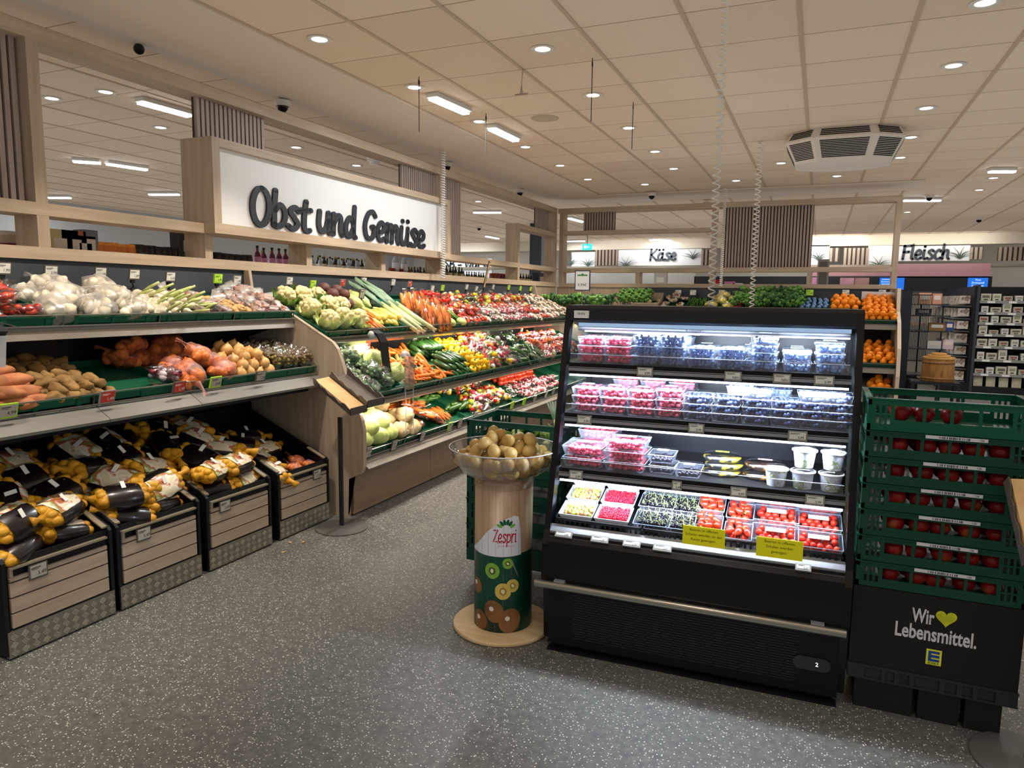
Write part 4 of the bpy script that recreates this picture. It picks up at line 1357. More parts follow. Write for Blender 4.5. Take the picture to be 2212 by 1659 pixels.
FRAME_SIDE = [(0.0, 0.30), (-0.035, 0.36), (-0.03, 0.52), (0.0, 0.58), (0.27, 1.60), (0.29, 1.615), (0.72, 1.615), (0.72, 1.57), (0.34, 1.57), (0.30, 1.53), (0.07, 0.62), (0.72, 0.60), (0.72, 0.05), (0.02, 0.05)]
for x0, x1 in ((-0.028, 0.0), (FW, FW + 0.028)):
    s = PF('side_frame', GLOSSB, lambda m: m.prism(FRAME_SIDE, x0, x1, 'x'))
    PF('side_glass', clear('side_glass', gloss=0.06, rough=0.03, tint='#eaf4f0'), lambda m: m.prism([(0.07, 0.62), (0.30, 1.53), (0.34, 1.57), (0.66, 1.57), (0.66, 0.62)], (x0 + x1) / 2 - 0.003, (x0 + x1) / 2 + 0.003, 'x'), s)
    PF('rear_post', MATTB, lambda m: m.box((x0, 0.66, 0.6), (x1, 0.72, 1.58)))
PF('back_wall', mat('cabinet_interior', '#0b0f1a', rough=0.35), lambda m: m.box((0, 0.68, 0.55), (FW, 0.72, 1.6)).box((0, 0.3, 1.59), (FW, 0.72, 1.615)))
PF('header', NAVY, lambda m: m.prism([(0.27, 1.60), (0.29, 1.615), (0.36, 1.615), (0.36, 1.53), (0.254, 1.545)], 0, FW, 'x'))
PF('header_light', emis('header_glow', '#a9c6e8', 0.75), lambda m: m.box((0.04, 0.258, 1.515), (FW - 0.02, 0.275, 1.532)))
PF('header_light', LEDC, lambda m: m.box((0.06, 0.30, 1.488), (FW - 0.02, 0.33, 1.495)))
PF('night_blind', MATTB, lambda m: m.tube([(0.03, 0.30, 1.508), (FW - 0.02, 0.30, 1.508)], 0.013, 10))
PF('blind_handle', STEEL, lambda m: m.tube([(0.55, 0.25, 1.515), (0.55, 0.25, 1.492), (0.61, 0.25, 1.492), (0.61, 0.25, 1.515)], 0.0025, 6))
PF('asset_label', PAPERW, lambda m: m.box((0.02, 0.245, 1.555), (0.09, 0.262, 1.59)))
o = link('lettering', text_mesh('78 836', 0.016, INK, xs=0.9), t, TM((0.055, 0.2445, 1.575), rx=PI / 2))
SH = [(0.205, 1.345), (0.150, 1.112), (0.085, 0.862)]
for (v, z) in SH:
    s = PF('shelf', MATTB, lambda m: m.box((0.015, v, z - 0.018), (FW - 0.015, 0.67, z)))
    PF('price_rail', [MATTB, GRAIL], lambda m: m.box((0.015, v - 0.012, z - 0.052), (FW - 0.012, v, z), 0).box((0.015, v - 0.016, z - 0.038), (FW - 0.012, v - 0.010, z - 0.024), 1).box((0.015, v - 0.015, z - 0.021), (FW - 0.012, v - 0.010, z - 0.018), 1), s)
    PF('led_strip', LEDC, lambda m: m.box((0.02, v - 0.014, z - 0.062), (FW - 0.02, v - 0.004, z - 0.054)), s)
    PF('acrylic_front', ACRY, lambda m: m.box((0.02, v - 0.004, z), (FW - 0.02, v - 0.001, z + 0.042)), s)
    PF('acrylic_edge', EDGE, lambda m: m.box((0.02, v - 0.005, z + 0.041), (FW - 0.02, v, z + 0.0435)), s)
for z, v, e in ((1.49, 0.240, 26), (1.270, 0.180, 20), (1.035, 0.125, 17), (0.790, 0.070, 9)):
    p = FM @ Vector((FW / 2, v, z))
    q = FM @ Vector((FW / 2, v + 0.22, z - 0.3))
    area('cabinet_strip_light', p, q, FW - 0.06, 0.02, e * 1.15, (0.72, 0.83, 1), tuple(FU))
# deck, bumper, body
PF('deck', MATTB, lambda m: m.box((0, 0.02, 0.54), (FW, 0.68, 0.575)))
PF('deck_rail', [GRAIL, MATTB], lambda m: m.prism([(0.035, 0.602), (0.0, 0.578), (0.0, 0.57), (0.04, 0.57)], 0.0, FW, 'x').box((0.0, -0.008, 0.560), (FW, 0.0, 0.570), 1).box((0.0, -0.012, 0.552), (FW, 0.0, 0.556), 0).box((0, -0.02, 0.538), (FW, 0.0, 0.543), 0))
PF('front_panel', GLOSSB, lambda m: m.prism([(0.0, 0.57), (-0.028, 0.535), (-0.036, 0.45), (-0.032, 0.36), (-0.02, 0.335), (0.05, 0.335), (0.05, 0.57)], 0.0, FW, 'x'))
PF('lower_grille', MATTB, lambda m: m.box((0.0, -0.002, 0.035), (FW, 0.7, 0.33)))


def slots(m):
    for r_ in range(19):
        z = 0.075 + r_ * 0.0115
        x = 0.12 + (0.012 if r_ % 2 else 0)
        while x < 1.07:
            m.box((x, -0.0042, z), (x + 0.05, -0.0022, z + 0.0042))
            x += 0.057


PF('grille_slots', mat('grille_slot_edge', '#24262c', rough=0.35), slots)
PF('plinth', MATTB, lambda m: m.box((0.01, 0.03, 0.0), (FW - 0.01, 0.68, 0.04)).box((0.0, -0.012, 0.0), (FW, 0.03, 0.012)))
PF('bumper_rail', STEEL, lambda m: m.tube([(-0.05, -0.055, 0.338), (FW + 0.015, -0.055, 0.338)], 0.0175, 18), smooth=True, angle=40)
for x in (0.04, 1.13): PF('bumper_bracket', GRAIL, lambda m: m.box((x, -0.055, 0.35), (x + 0.05, 0.0, 0.362)))
pd = [(0.045 * (1 if i < 8 else -1) + 0.028 * math.cos(-PI / 2 + i * PI / 7 if i < 8 else PI / 2 + (i - 8) * PI / 7), 0.028 * math.sin(-PI / 2 + i * PI / 7 if i < 8 else PI / 2 + (i - 8) * PI / 7)) for i in range(16)]
s = PF('control_panel', mat('control_panel_grey', '#2b2e33', rough=0.35), lambda m: m.prism([(x + 1.145, z + 0.165) for x, z in pd], -0.001, -0.008, 'y'))
link('display_digit', text_mesh('2', 0.024, emis('display_glow', '#e9f2ff', 2.5)), s, TM((1.165, -0.0085, 0.165), rx=PI / 2))


# ---- punnets
RASP = mat('raspberry', '#cf2a44', rough=0.45, col2='#ec6078', scale=60, rnd=0.08)
BLUE = mat('blueberry', '#3c5288', rough=0.45, col2='#86a2d6', scale=18, rnd=0.05)
BLKB = mat('blackberry', '#15151f', rough=0.3, col2='#2c2a3a', scale=40)
STRW = mat('strawberry_skin', '#c81e14', rough=0.3, col2='#e2452a', scale=12, rnd=0.1, bump=0.2, bscale=90)
PETC = clear('punnet_plastic', gloss=0.05, rough=0.12, body=0.10, bodycol='#dfe6ff')
PETL = clear('punnet_lid_plastic', gloss=0.07, rough=0.10)
LIDE = mat('punnet_rim', '#9fb0c6', rough=0.3)


def punnet(name, label, cat, w_, d_, h_, bm, br, fill, lid=True, sticker=None, squash=1.0, seed=0, solid=None, rim=LIDE, calyx=False, shell=None):
    rr = random.Random(seed)
    t = thing(name, label, cat)
    b0, b1 = 0.86, 1.0
    a = MB()
    def ring(f, z): return [(-w_ / 2 * f, -d_ / 2 * f, z), (w_ / 2 * f, -d_ / 2 * f, z), (w_ / 2 * f, d_ / 2 * f, z), (-w_ / 2 * f, d_ / 2 * f, z)]
    p, q = ring(b0, 0.001), ring(b1, h_)
    a.add(p + q, [(0, 1, 2, 3), (0, 1, 5, 4), (1, 2, 6, 5), (2, 3, 7, 6), (3, 0, 4, 7)])
    a.obj('tub', shell or PETC, t)
    mb = MB()
    for (x0, y0, x1, y1) in ((-1, -1, 1, -1), (1, -1, 1, 1), (1, 1, -1, 1), (-1, 1, -1, -1)):
        mb.tube([(x0 * w_ / 2, y0 * d_ / 2, h_), (x1 * w_ / 2, y1 * d_ / 2, h_)], 0.0017, 4)
    mb.obj('rim', rim, t)
    a = MB()
    g = br * 1.85
    nx, ny, nz = int(w_ * 0.9 / g), int(d_ * 0.9 / g), max(1, round(h_ * fill / (g * 0.85)))
    for k in range(nz):
        f = b0 + (b1 - b0) * k / max(1, nz)
        for j in range(ny):
            for i in range(nx):
                if nz > 2 and 0 < k < nz - 1 and 0 < i < nx - 1 and j > 0: continue
                if j > ny * 0.6 and k < nz - 1: continue
                x = ((i + 0.5 + (0.3 if (k + j) % 2 else 0)) / nx - 0.5) * w_ * 0.86 * f + rr.uniform(-0.45, 0.45) * br
                y = ((j + 0.5) / ny - 0.5) * d_ * 0.86 * f + rr.uniform(-0.35, 0.35) * br
                q_ = br * rr.uniform(0.85, 1.12)
                a.ell((x, y, 0.004 + br + k * g * 0.85 + rr.uniform(-0.35, 0.3) * br), (q_, q_, q_ * squash), 7, 5)
    o = a.obj('berries', bm, t, True)
    o['kind'] = 'stuff'
    if lid:
        q = ring(1.0, h_ + 0.002)
        q2 = ring(0.93, h_ + 0.013)
        l = MB().add(q + q2, [(4, 5, 6, 7), (0, 1, 5, 4), (1, 2, 6, 5), (2, 3, 7, 6), (3, 0, 4, 7)]).obj('lid', PETL, t)
        if sticker: MB().box((-w_ * 0.22, -d_ * 0.12, h_ + 0.0135), (w_ * 0.22, d_ * 0.12, h_ + 0.0145)).obj('lid_sticker', mat('sticker' + sticker, sticker, rough=0.5), l)
    return t


def stack(proto, u, v, z, n, h_, lab, grp=None, jit=0.004):
    for k in range(n):
        pos = '' if n == 1 else (', bottom' if k == 0 else (', top' if k == n - 1 else (', second up' if k == 1 else ', third up')))
        m = FM @ TM((u + R.uniform(-jit, jit), v + R.uniform(-jit, jit), z + k * h_), rz=R.uniform(-0.03, 0.03))
        put(proto, m, lab + pos, None)


rasp = punnet('raspberry_punnet', 'x', 'punnet', 0.118, 0.15, 0.040, RASP, 0.0112, 0.85, True, None, 0.9, 1)
raspc = punnet('raspberry_clamshell', 'x', 'punnet', 0.122, 0.16, 0.038, RASP, 0.0112, 0.75, True, '#e8e6ee', 0.9, 2)
raspl = punnet('large_raspberry_clamshell', 'x', 'punnet', 0.19, 0.17, 0.045, RASP, 0.0118, 0.8, True, '#e6e4ee', 0.9, 3)
blue = punnet('blueberry_punnet', 'x', 'punnet', 0.122, 0.15, 0.042, BLUE, 0.0092, 0.95, True, None, 1, 4)
bluel = punnet('bilberry_punnet', 'x', 'punnet', 0.122, 0.15, 0.038, mat('dark_blueberry', '#161a28', rough=0.25, col2='#4a5680', scale=20), 0.0100, 0.85, True, None, 1, 5)
bluef = punnet('blueberry_clamshell', 'x', 'punnet', 0.118, 0.15, 0.040, mat('pale_blueberry', '#5a79b8', rough=0.45, col2='#9fbcec', scale=20), 0.0092, 0.7, True, '#cfe0f4', 1, 6)
blkc = punnet('blackberry_clamshell', 'x', 'punnet', 0.115, 0.14, 0.036, BLKB, 0.010, 0.6, True, '#dcd3e2', 1, 7)
z1 = SH[0][1]
V1 = SH[0][0] + 0.085
for n_, (u, k) in enumerate([(0.105, 3), (0.235, 3)]):
    stack(rasp, u, V1, z1, k, 0.0405, 'raspberry punnet on the top shelf, %s stack' % ('far left' if n_ == 0 else 'second'))
names = ['third', 'fourth', 'fifth', 'sixth']
for n_, (u, k) in enumerate([(0.370, 3), (0.495, 3), (0.62, 2), (0.75, 2)]):
    stack(blue, u, V1, z1, k, 0.0445, 'blueberry punnet, top shelf, %s stack from the left' % names[n_])
stack(blue, 0.372, V1 + 0.16, z1 + 0.035, 3, 0.0445, 'blueberry punnet behind the third stack of the top shelf')
stack(blue, 0.50, V1 + 0.16, z1 + 0.035, 3, 0.0445, 'blueberry punnet behind the fourth stack of the top shelf')
stack(bluef, 0.885, V1, z1, 4, 0.037, 'purple-grey berry punnet on the top shelf, tallest stack')
stack(bluef, 1.02, V1, z1, 2, 0.047, 'blueberry clamshell, top shelf, second stack from the right')
stack(bluef, 1.15, V1, z1, 3, 0.042, 'blueberry clamshell on the top shelf, rightmost stack')
for i in range(3): stack(bluef, 0.62 + i * 0.2, V1 + 0.17, z1, 2, 0.045, 'blueberry punnet, rear row of the top shelf, %s' % ['left', 'centre', 'right'][i])
z2, V2 = SH[1][1], SH[1][0] + 0.105
for n_, u in enumerate((0.10, 0.23, 0.36, 0.49)):
    stack(raspc, u, V2, z2, 3, 0.0395 if n_ != 3 else 0.045, 'raspberry clamshell, second shelf, %s stack from the left' % ['first', 'second', 'third', 'fourth'][n_])
for n_, u in enumerate((0.24, 0.38, 0.52)):
    stack(raspc, u, V2 + 0.24, z2 + 0.01, 3 if n_ else 4, 0.045, 'raspberry clamshell at the back of second shelf, %s stack' % ['left', 'middle', 'right'][n_])
for n_, (u, k) in enumerate([(0.615, 3), (0.742, 3), (0.865, 4), (0.985, 3), (1.095, 4), (1.19, 4)]):
    stack(bluel if n_ != 2 else bluel, u, V2, z2, k, 0.036, 'dark berry punnet, second shelf, %s stack after the raspberries' % ['first', 'second', 'third', 'fourth', 'fifth', 'rightmost'][n_])
stack(blue, 0.80, V2 + 0.05, z2 + 0.115, 1, 0.04, 'pale blueberry punnet set across the second and third dark stacks')
for n_, u in enumerate((0.95, 1.12)): stack(bluef, u, V2 + 0.2, z2, 3, 0.047, 'pale blueberry punnet, back of the second shelf, %s' % ['left', 'right'][n_])
z3, V3 = SH[2][1], SH[2][0] + 0.105
stack(raspl, 0.115, V3, z3, 2, 0.053, 'large raspberry clamshell on the third shelf, left stack')
stack(raspl, 0.315, V3 - 0.005, z3, 3, 0.048, 'large raspberry clamshell on the third shelf, right stack')
stack(raspl, 0.14, V3 + 0.17, z3, 3, 0.052, 'large raspberry clamshell, third shelf, behind the left stack')
stack(blkc, 0.475, V3 + 0.02, z3, 2, 0.048, 'blackberry clamshell with pink label beside the raspberries')
stack(blkc, 0.60, V3 - 0.01, z3, 1, 0.045, 'single blackberry clamshell with pink label on the third shelf')
# flat clear snack trays with bands
for (u, v, k, c, lab) in ((0.73, V3 + 0.06, 3, '#e7d53a', 'domed clear berry pack with yellow bands, left pile on the third shelf'), (0.905, V3 + 0.06, 2, '#d9913a', 'domed dark fruit pack with orange pieces, right pile on the third shelf')):
    pr = thing('domed_fruit_pack', 'x', 'fruit pack')
    MB().lathe([(0.075, 0.0), (0.088, 0.012), (0.09, 0.022), (0.075, 0.034), (0.04, 0.04), (0, 0.041)], 20).obj('dome', PETL, pr, True)
    MB().lathe([(0, 0.002), (0.07, 0.002), (0.084, 0.018), (0, 0.019)], 20).obj('fruit_filling', mat('fill' + c, '#1b1c24' if k == 3 else '#2a1a12', rough=0.4, col2=c, scale=24, thresh=(0.5, 0.62)), pr, True)
    MB().box((-0.03, -0.012, 0.0412), (0.03, 0.012, 0.042)).obj('paper_band', mat('band' + c, c if k == 3 else '#e3b9c6', rough=0.5), pr)
    for i in range(k):
        put(pr, FM @ TM((u + (0.01 if i % 2 else 0), v + 0.01 * i, z3 + i * (0.03 if k == 3 else 0.043)), s=(1, 0.85, 1)), lab + [', bottom', ', second', ', top'][i if k == 3 else i * 2])
# cups
cup = thing('berry_cup', 'x', 'cup')
MB().lathe([(0.0, 0.0), (0.036, 0.0), (0.045, 0.068), (0.048, 0.07)], 24).obj('cup_body', mat('printed_cup', '#c3cbd9', rough=0.4, col2=['#dde2ea', '#7c8f3a', '#dfe3ea'], scale=26, thresh=(0.45, 0.66)), cup, True, 40)
MB().lathe([(0.048, 0.066), (0.051, 0.069), (0.051, 0.075), (0.046, 0.075)], 24, cap=False).obj('cup_rim', mat('cup_rim_white', '#eef0f4', rough=0.35), cup, True)
MB().lathe([(0.046, 0.074), (0.042, 0.085), (0.03, 0.09), (0, 0.09)], 24).obj('clear_lid', PETL, cup, True)
for (u, v, z, lab) in ((0.965, V3 - 0.035, 0, 'printed berry cup with clear lid, single one on the left'), (1.07, V3 - 0.035, 0, 'printed berry cup with clear lid, lower middle one'), (1.18, V3 - 0.035, 0, 'printed berry cup with clear lid, lower right one'),
                       (1.073, V3 - 0.02, 0.088, 'printed berry cup with clear lid, upper middle one'), (1.185, V3 - 0.02, 0.088, 'printed berry cup with clear lid, upper right one')):
    put(cup, FM @ TM((u, v, z3 + z), rz=u * 40), lab)

# deck: black crates tilted up to the back, with open trays
def deckM(u, v, h=0.0, rz=0.0):
    a = math.radians(15)
    return FM @ TM((u, 0.045 + v * math.cos(a), 0.585 + v * math.sin(a) + h), rx=a) @ Matrix.Rotation(rz, 4, 'Z')


a = MB()
w_, d_ = 0.40, 0.56
a.box((0, 0, 0), (w_, d_, 0.006))
for (x0, y0, x1, y1) in ((0, 0, w_, 0.006), (0, d_ - 0.006, w_, d_), (0, 0, 0.006, d_), (w_ - 0.006, 0, w_, d_)):
    a.box((x0, y0, 0), (x1, y1, 0.016)).box((x0, y0, 0.036), (x1, y1, 0.05))
for i in range(18):
    x = i * w_ / 17
    a.box((x - 0.004, 0, 0.016), (x + 0.004, 0.006, 0.036))
bc = solo(a, 'berry_crate', mat('black_crate_plastic', '#17181c', rough=0.45), 'x', 'crate', False)
for i, lab in enumerate(('black slotted crate at the left of the cabinet deck', 'black slotted crate in the middle of the cabinet deck', 'black slotted crate at the right of the cabinet deck')):
    put(bc, deckM(0.015 + i * 0.41, 0.0), lab)
WT = mat('white_pulp_tray', '#d9dbe2', rough=0.5)
GOOS = [mat('gooseberry', '#a9b04a', rough=0.3, col2=['#c9c65c', '#c27a5c', '#8f9a3a'], scale=22, thresh=(0.35, 0.65)), mat('dark_gooseberry', '#4f3330', rough=0.3, col2='#7a6a3a', scale=20)]
REDC = mat('redcurrant', '#c3142c', rough=0.25)
BLKC = mat('blackcurrant', '#14131c', rough=0.3)
gos = [punnet('gooseberry_tray', 'x', 'punnet', 0.16, 0.12, 0.035, m_, 0.0105, 1.1, False, None, 1, 20 + i, rim=WT, shell=WT) for i, m_ in enumerate(GOOS)]
red = punnet('redcurrant_tray', 'x', 'punnet', 0.16, 0.12, 0.035, REDC, 0.0055, 1.1, False, None, 1, 22, rim=WT, shell=WT)
blk = punnet('blackcurrant_tray', 'x', 'punnet', 0.16, 0.12, 0.035, BLKC, 0.006, 1.15, False, None, 1, 23, shell=PETC)
st = MB()
for i in range(60):
    x, y = R.uniform(-0.075, 0.075), R.uniform(-0.055, 0.055)
    an = R.uniform(0, 6.28)
    L = R.uniform(0.012, 0.03)
    st.tube([(x, y, 0.042), (x + L * math.cos(an) * 0.5, y + L * math.sin(an) * 0.5, 0.052 + R.uniform(0, 0.008)), (x + L * math.cos(an), y + L * math.sin(an), 0.045 + R.uniform(0, 0.01))], [0.0013, 0.0011, 0.0008], 4)
o = st.obj('stalks', mat('currant_stalk', '#8f9a62', rough=0.6), blk)
o['kind'] = 'stuff'
sb = punnet('strawberry_punnet', 'x', 'punnet', 0.115, 0.13, 0.045, STRW, 0.017, 0.55, False, None, 1, 24)
sc_ = punnet('strawberry_clamshell', 'x', 'punnet', 0.185, 0.125, 0.055, STRW, 0.016, 0.75, True, '#e9e4e6', 1, 25)
rows = ['front', 'second', 'third', 'fourth']
for r_ in range(4):
    v = 0.07 + r_ * 0.125
    put(gos[0] if r_ < 2 else gos[1], deckM(0.105, v, 0.028 + 0.014 * r_), 'white tray of gooseberries at the left of the deck, %s row' % rows[r_])
    put(red if r_ < 3 else gos[1], deckM(0.275, v, 0.028 + 0.014 * r_), ('white tray of redcurrants on the deck, %s row' if r_ < 3 else 'white tray of dark gooseberries right of the others, %s row') % rows[r_])
    put(blk, deckM(0.455, v, 0.026 + 0.016 * r_), 'clear tray of blackcurrants with stalks, left column, %s row' % rows[r_])
    if r_ < 3: put(blk, deckM(0.60, v + 0.01, 0.02 + 0.014 * r_), 'clear tray of blackcurrants with stalks, right column, %s row' % rows[r_])
    put(sb, deckM(0.70, v, 0.03 + 0.022 * r_), 'open punnet of strawberries, left column, %s row' % rows[r_])
    put(sb, deckM(0.825, v - 0.005, 0.012 + 0.022 * r_), 'open punnet of strawberries, right column, %s row' % rows[r_])
    put(sc_, deckM(0.975, v, 0.012 + 0.016 * r_), 'lidded strawberry clamshell, left column, %s row' % rows[r_])
    put(sc_, deckM(1.145, v, 0.004 + 0.016 * r_), 'lidded strawberry clamshell, right column, %s row' % rows[r_])
straw = thing('strawberry', 'red strawberry with green leaves heaped in the open punnets', 'strawberry', group='strawberries in the open punnets')
MB().lathe([(0, -0.022), (0.007, -0.018), (0.014, -0.004), (0.0165, 0.008), (0.012, 0.017), (0, 0.019)], 12).obj('fruit', STRW, straw, True)
MB().add([v for k in range(6) for v in ((0, 0, 0.021), (0.014 * math.cos(k * 1.047), 0.014 * math.sin(k * 1.047), 0.016 + 0.006 * (k % 2)), (0.005 * math.cos(k * 1.047 + 0.5), 0.005 * math.sin(k * 1.047 + 0.5), 0.023))], [(3 * k, 3 * k + 1, 3 * k + 2) for k in range(6)]).obj('calyx', LEAF, straw)
for r_ in range(4):
    for u in (0.70, 0.825):
        for i in range(8):
            uu = u + (i % 3 - 1) * 0.034 + R.uniform(-0.006, 0.006)
            vv = 0.07 + r_ * 0.125 - 0.04 + (i // 3) * 0.036 + R.uniform(-0.006, 0.006)
            put(straw, deckM(uu, vv, (0.03 if u < 0.8 else 0.012) + 0.022 * r_ + 0.052 + R.uniform(-0.004, 0.006)) @ Euler((R.uniform(1.0, 2.4), R.uniform(-0.6, 0.6), R.uniform(0, 6.28))).to_matrix().to_4x4())

# yellow notices
YEL = mat('yellow_card', '#e6e01c', rough=0.5)
for (u0, w2, z0, lines, lab) in ((0.655, 0.175, 0.562, 'Beeren in offenen\nSchalen werden an der\nKasse gewogen.', 'yellow notice card at the deck edge, left one with three full lines'),
                                 (0.955, 0.180, 0.553, 'Beeren in offenen\nSchalen werden\ngewogen.', 'yellow notice card at the deck edge, right one')):
    n = thing('notice_card', lab, 'sign', FM @ TM((u0 - 0.05, -0.018, z0 + 0.045)))
    MB().box((0, -0.001, 0), (w2, 0.001, 0.082)).obj('card', YEL, n)
    link('lettering', text_mesh(lines, 0.0165, mat('notice_ink', '#3a3a12', rough=0.6), lines=1.25), n, TM((w2 / 2, -0.0015, 0.046), rx=PI / 2))

# ---------------------------------------------------------------- electronic price tags
TAGF = {'grey': mat('tag_frame_grey', '#86837c', rough=0.4), 'green': mat('tag_frame_green', '#9fd02c', rough=0.4), 'brown': mat('tag_frame_dark', '#55504a', rough=0.4), 'red': mat('tag_frame_grey', '#86837c')}
TAGS = {'white': mat('tag_screen_white', '#d9d8cf', rough=0.3), 'green': mat('tag_screen_green', '#b7e04a', rough=0.4), 'red': mat('tag_screen_red', '#c23a2c', rough=0.35), 'dark': mat('tag_screen_dim', '#aaa69a', rough=0.35)}
TINK = mat('tag_ink', '#1c1d1f', rough=0.5)
TINKW = mat('tag_ink_white', '#e9e6e0', rough=0.5)
tagcache = {}


def price_tag(M, label, txt, fr='grey', sc='white', w=0.075, h=0.055, stalk=None):
    key = (fr, sc, w, h, txt, stalk)
    if key in tagcache:
        return dup(tagcache[key], M, label)
    t = thing('price_tag', label, 'price tag', M)
    MB().box((-w / 2, 0, -h / 2), (w / 2, 0.010, h / 2)).obj('tag_frame', TAGF[fr], t)
    MB().box((-w / 2 + 0.006, -0.0012, -h / 2 + 0.008), (w / 2 - 0.006, 0.0, h / 2 - 0.005)).obj('screen', TAGS[sc], t)
    link('price_digits', text_mesh(txt, h * 0.34, TINKW if sc == 'red' else TINK), t, TM((w * 0.17, -0.002, -h * 0.14), rx=PI / 2))
    MB().box((-w / 2 + 0.010, -0.0018, h * 0.24), (w * 0.12, -0.0012, h * 0.29)).box((-w / 2 + 0.010, -0.0018, h * 0.16), (0, -0.0012, h * 0.19)).obj('text_line', TINKW if sc == 'red' else TINK, t)
    if stalk:
        MB().tube([(0, 0.008, -h / 2), (0.0, 0.012, -h / 2 - stalk * 0.4), (0.018, 0.02, -h / 2 - stalk * 0.7), (0.0, 0.03, -h / 2 - stalk)], 0.005, 6).cbox((0, 0.012, -h / 2 - 0.012), (0.03, 0.014, 0.022)).obj('stalk_clip', BLACK, t)
    tagcache[key] = t
    kids(t)
    return t


cab = [(0.38, 0, '4,99', 0.072), (0.765, 0, 'NEU', 0.072), (0.965, 0, 'NEU', 0.072), (1.13, 0, '3,99', 0.078), (0.115, 1, '3,99', 0.068), (0.625, 1, '3,99', 0.068), (1.04, 1, '3,99', 0.076),
       (0.10, 2, '3,49', 0.064), (0.56, 2, '2,49', 0.042), (0.82, 2, '4,99', 0.068), (1.12, 2, '3,99', 0.074)]
ordn = ['leftmost', 'second', 'third', 'rightmost']
cnt = {}
for (u, s_, txt, w) in cab:
    v, z = SH[s_]
    cnt[s_] = cnt.get(s_, -1) + 1
    nm = ordn[cnt[s_]] if not (s_ == 1 and cnt[s_] == 2) else 'rightmost'
    price_tag(FM @ TM((u, v - 0.024, z - 0.026), rx=-0.1), 'small grey price tag on the %s berry shelf rail, %s' % (['top', 'second', 'third'][s_], nm), txt, w=w, h=0.042)
for i, (u, w) in enumerate(((0.07, 0.08), (0.24, 0.08), (0.385, 0.078), (0.52, 0.08), (1.09, 0.06))):
    price_tag(FM @ TM((u, -0.012, 0.573), rx=-0.9), 'flat price tag on the deck edge of the berry cabinet, %s' % ['leftmost', 'second', 'third', 'fourth', 'far right'][i], '2,99', w=w, h=0.032)
# ---------------------------------------------------------------- slatted display bins with potato bags
PLANK = wood('bin_plank_oak', '#9c8c7a', '#b0a08c', axis='y')
def tread_mat():
    m = mat('tread_plate_aluminium', '#8f8a80', rough=0.32, metal=0.7)
    return m


TREAD = tread_mat()
bw = 0.545
t = thing('display_bin', 'x', 'bin', (-3.24, 0, 0))
# local: x out towards the aisle = 0, y along the wall, z up
m = MB()
SP = [(-0.004, 0.02), (-0.004, 0.45), (-0.02, 0.468), (-0.78, 0.80), (-0.80, 0.80), (-0.80, 0.02)]
m.prism(SP, 0.004, 0.022, 'y').prism(SP, bw - 0.022, bw - 0.004, 'y')
m.box((-0.80, 0.022, 0.02), (-0.78, bw - 0.022, 0.8)).box((-0.78, 0.022, 0.04), (-0.02, bw - 0.022, 0.06))
m.box((-0.03, 0.004, 0.02), (-0.018, bw - 0.004, 0.452))
m.hexa([(-0.03, 0.022, 0.30), (-0.03, bw - 0.022, 0.30), (-0.78, bw - 0.022, 0.60), (-0.78, 0.022, 0.60)], [(-0.03, 0.022, 0.312), (-0.03, bw - 0.022, 0.312), (-0.78, bw - 0.022, 0.612), (-0.78, 0.022, 0.612)])
m.obj('bin_body', MATTB, t)
for k, (za, zb) in enumerate(((0.142, 0.206), (0.214, 0.278), (0.286, 0.350), (0.358, 0.376))):
    MB().box((-0.018, 0.036, za), (-0.003, bw - 0.036, zb)).obj('plank', PLANK, t)
RIMB = mat('bin_trim_metal', '#a59a84', rough=0.35, metal=0.5)
MB().box((-0.018, 0.036, 0.414), (0.004, bw - 0.036, 0.424)).box((-0.018, 0.036, 0.378), (0.0, 0.050, 0.414)).box((-0.018, 0.036, 0.362), (0.001, 0.052, 0.37)).obj('handle_trim', RIMB, t)
m = MB().box((-0.018, 0.01, 0.01), (0.0, bw - 0.01, 0.13))
m.obj('kick_plate', TREAD, t)
m = MB()
for r_ in range(3):
    for c in range(11):
        y, z = 0.035 + c * 0.048, 0.03 + r_ * 0.036
        rot = Matrix.Translation((0.0, y, z)) @ Matrix.Rotation(PI / 4 if (r_ + c) % 2 else -PI / 4, 4, 'X')
        if y < bw - 0.02:
            for q in (-1.5, -0.5, 0.5, 1.5): m.cbox((0.0005, 0, q * 0.0062), (0.003, 0.027, 0.0028), 0, rot)
o = m.obj('tread_pattern', mat('tread_lugs', '#d6cfbf', rough=0.2, metal=0.7), t)
for y in (0.03, bw - 0.03): MB().prism([(-0.022, 0.462), (-0.17, 0.527), (-0.17, 0.535), (-0.022, 0.47)], y - 0.014, y + 0.014, 'y').obj('edge_trim', RIMB, t)
MB().box((-0.78, 0.02, 0.0), (-0.02, bw - 0.02, 0.02)).obj('bin_base', MATTB, t)
BINS = [1.868, 2.428, 3.014, 3.618]
for i, y in enumerate(BINS):
    put(t, TM((-3.24, y, 0)), 'slatted oak display bin with tread-plate base, ' + ['nearest of the four', 'second from the camera', 'third from the camera', 'farthest, beside the end panel'][i])
for i, (y, txt) in enumerate(((1.868 + 0.16, '3,49'), (2.428 + 0.16, '3,49'), (3.014 + 0.14, '3,49'), (3.618 + 0.40, '3,29'))):
    price_tag(frame(Vector((-3.236, y, 0.372)), Vector((0, 1, 0)), Vector((-1, 0, 0)), Vector((0, 0, 1))), 'grey price tag hanging on the front of the %s display bin' % ['nearest', 'second', 'third', 'farthest'][i], txt, 'brown', 'dark', 0.085, 0.07)

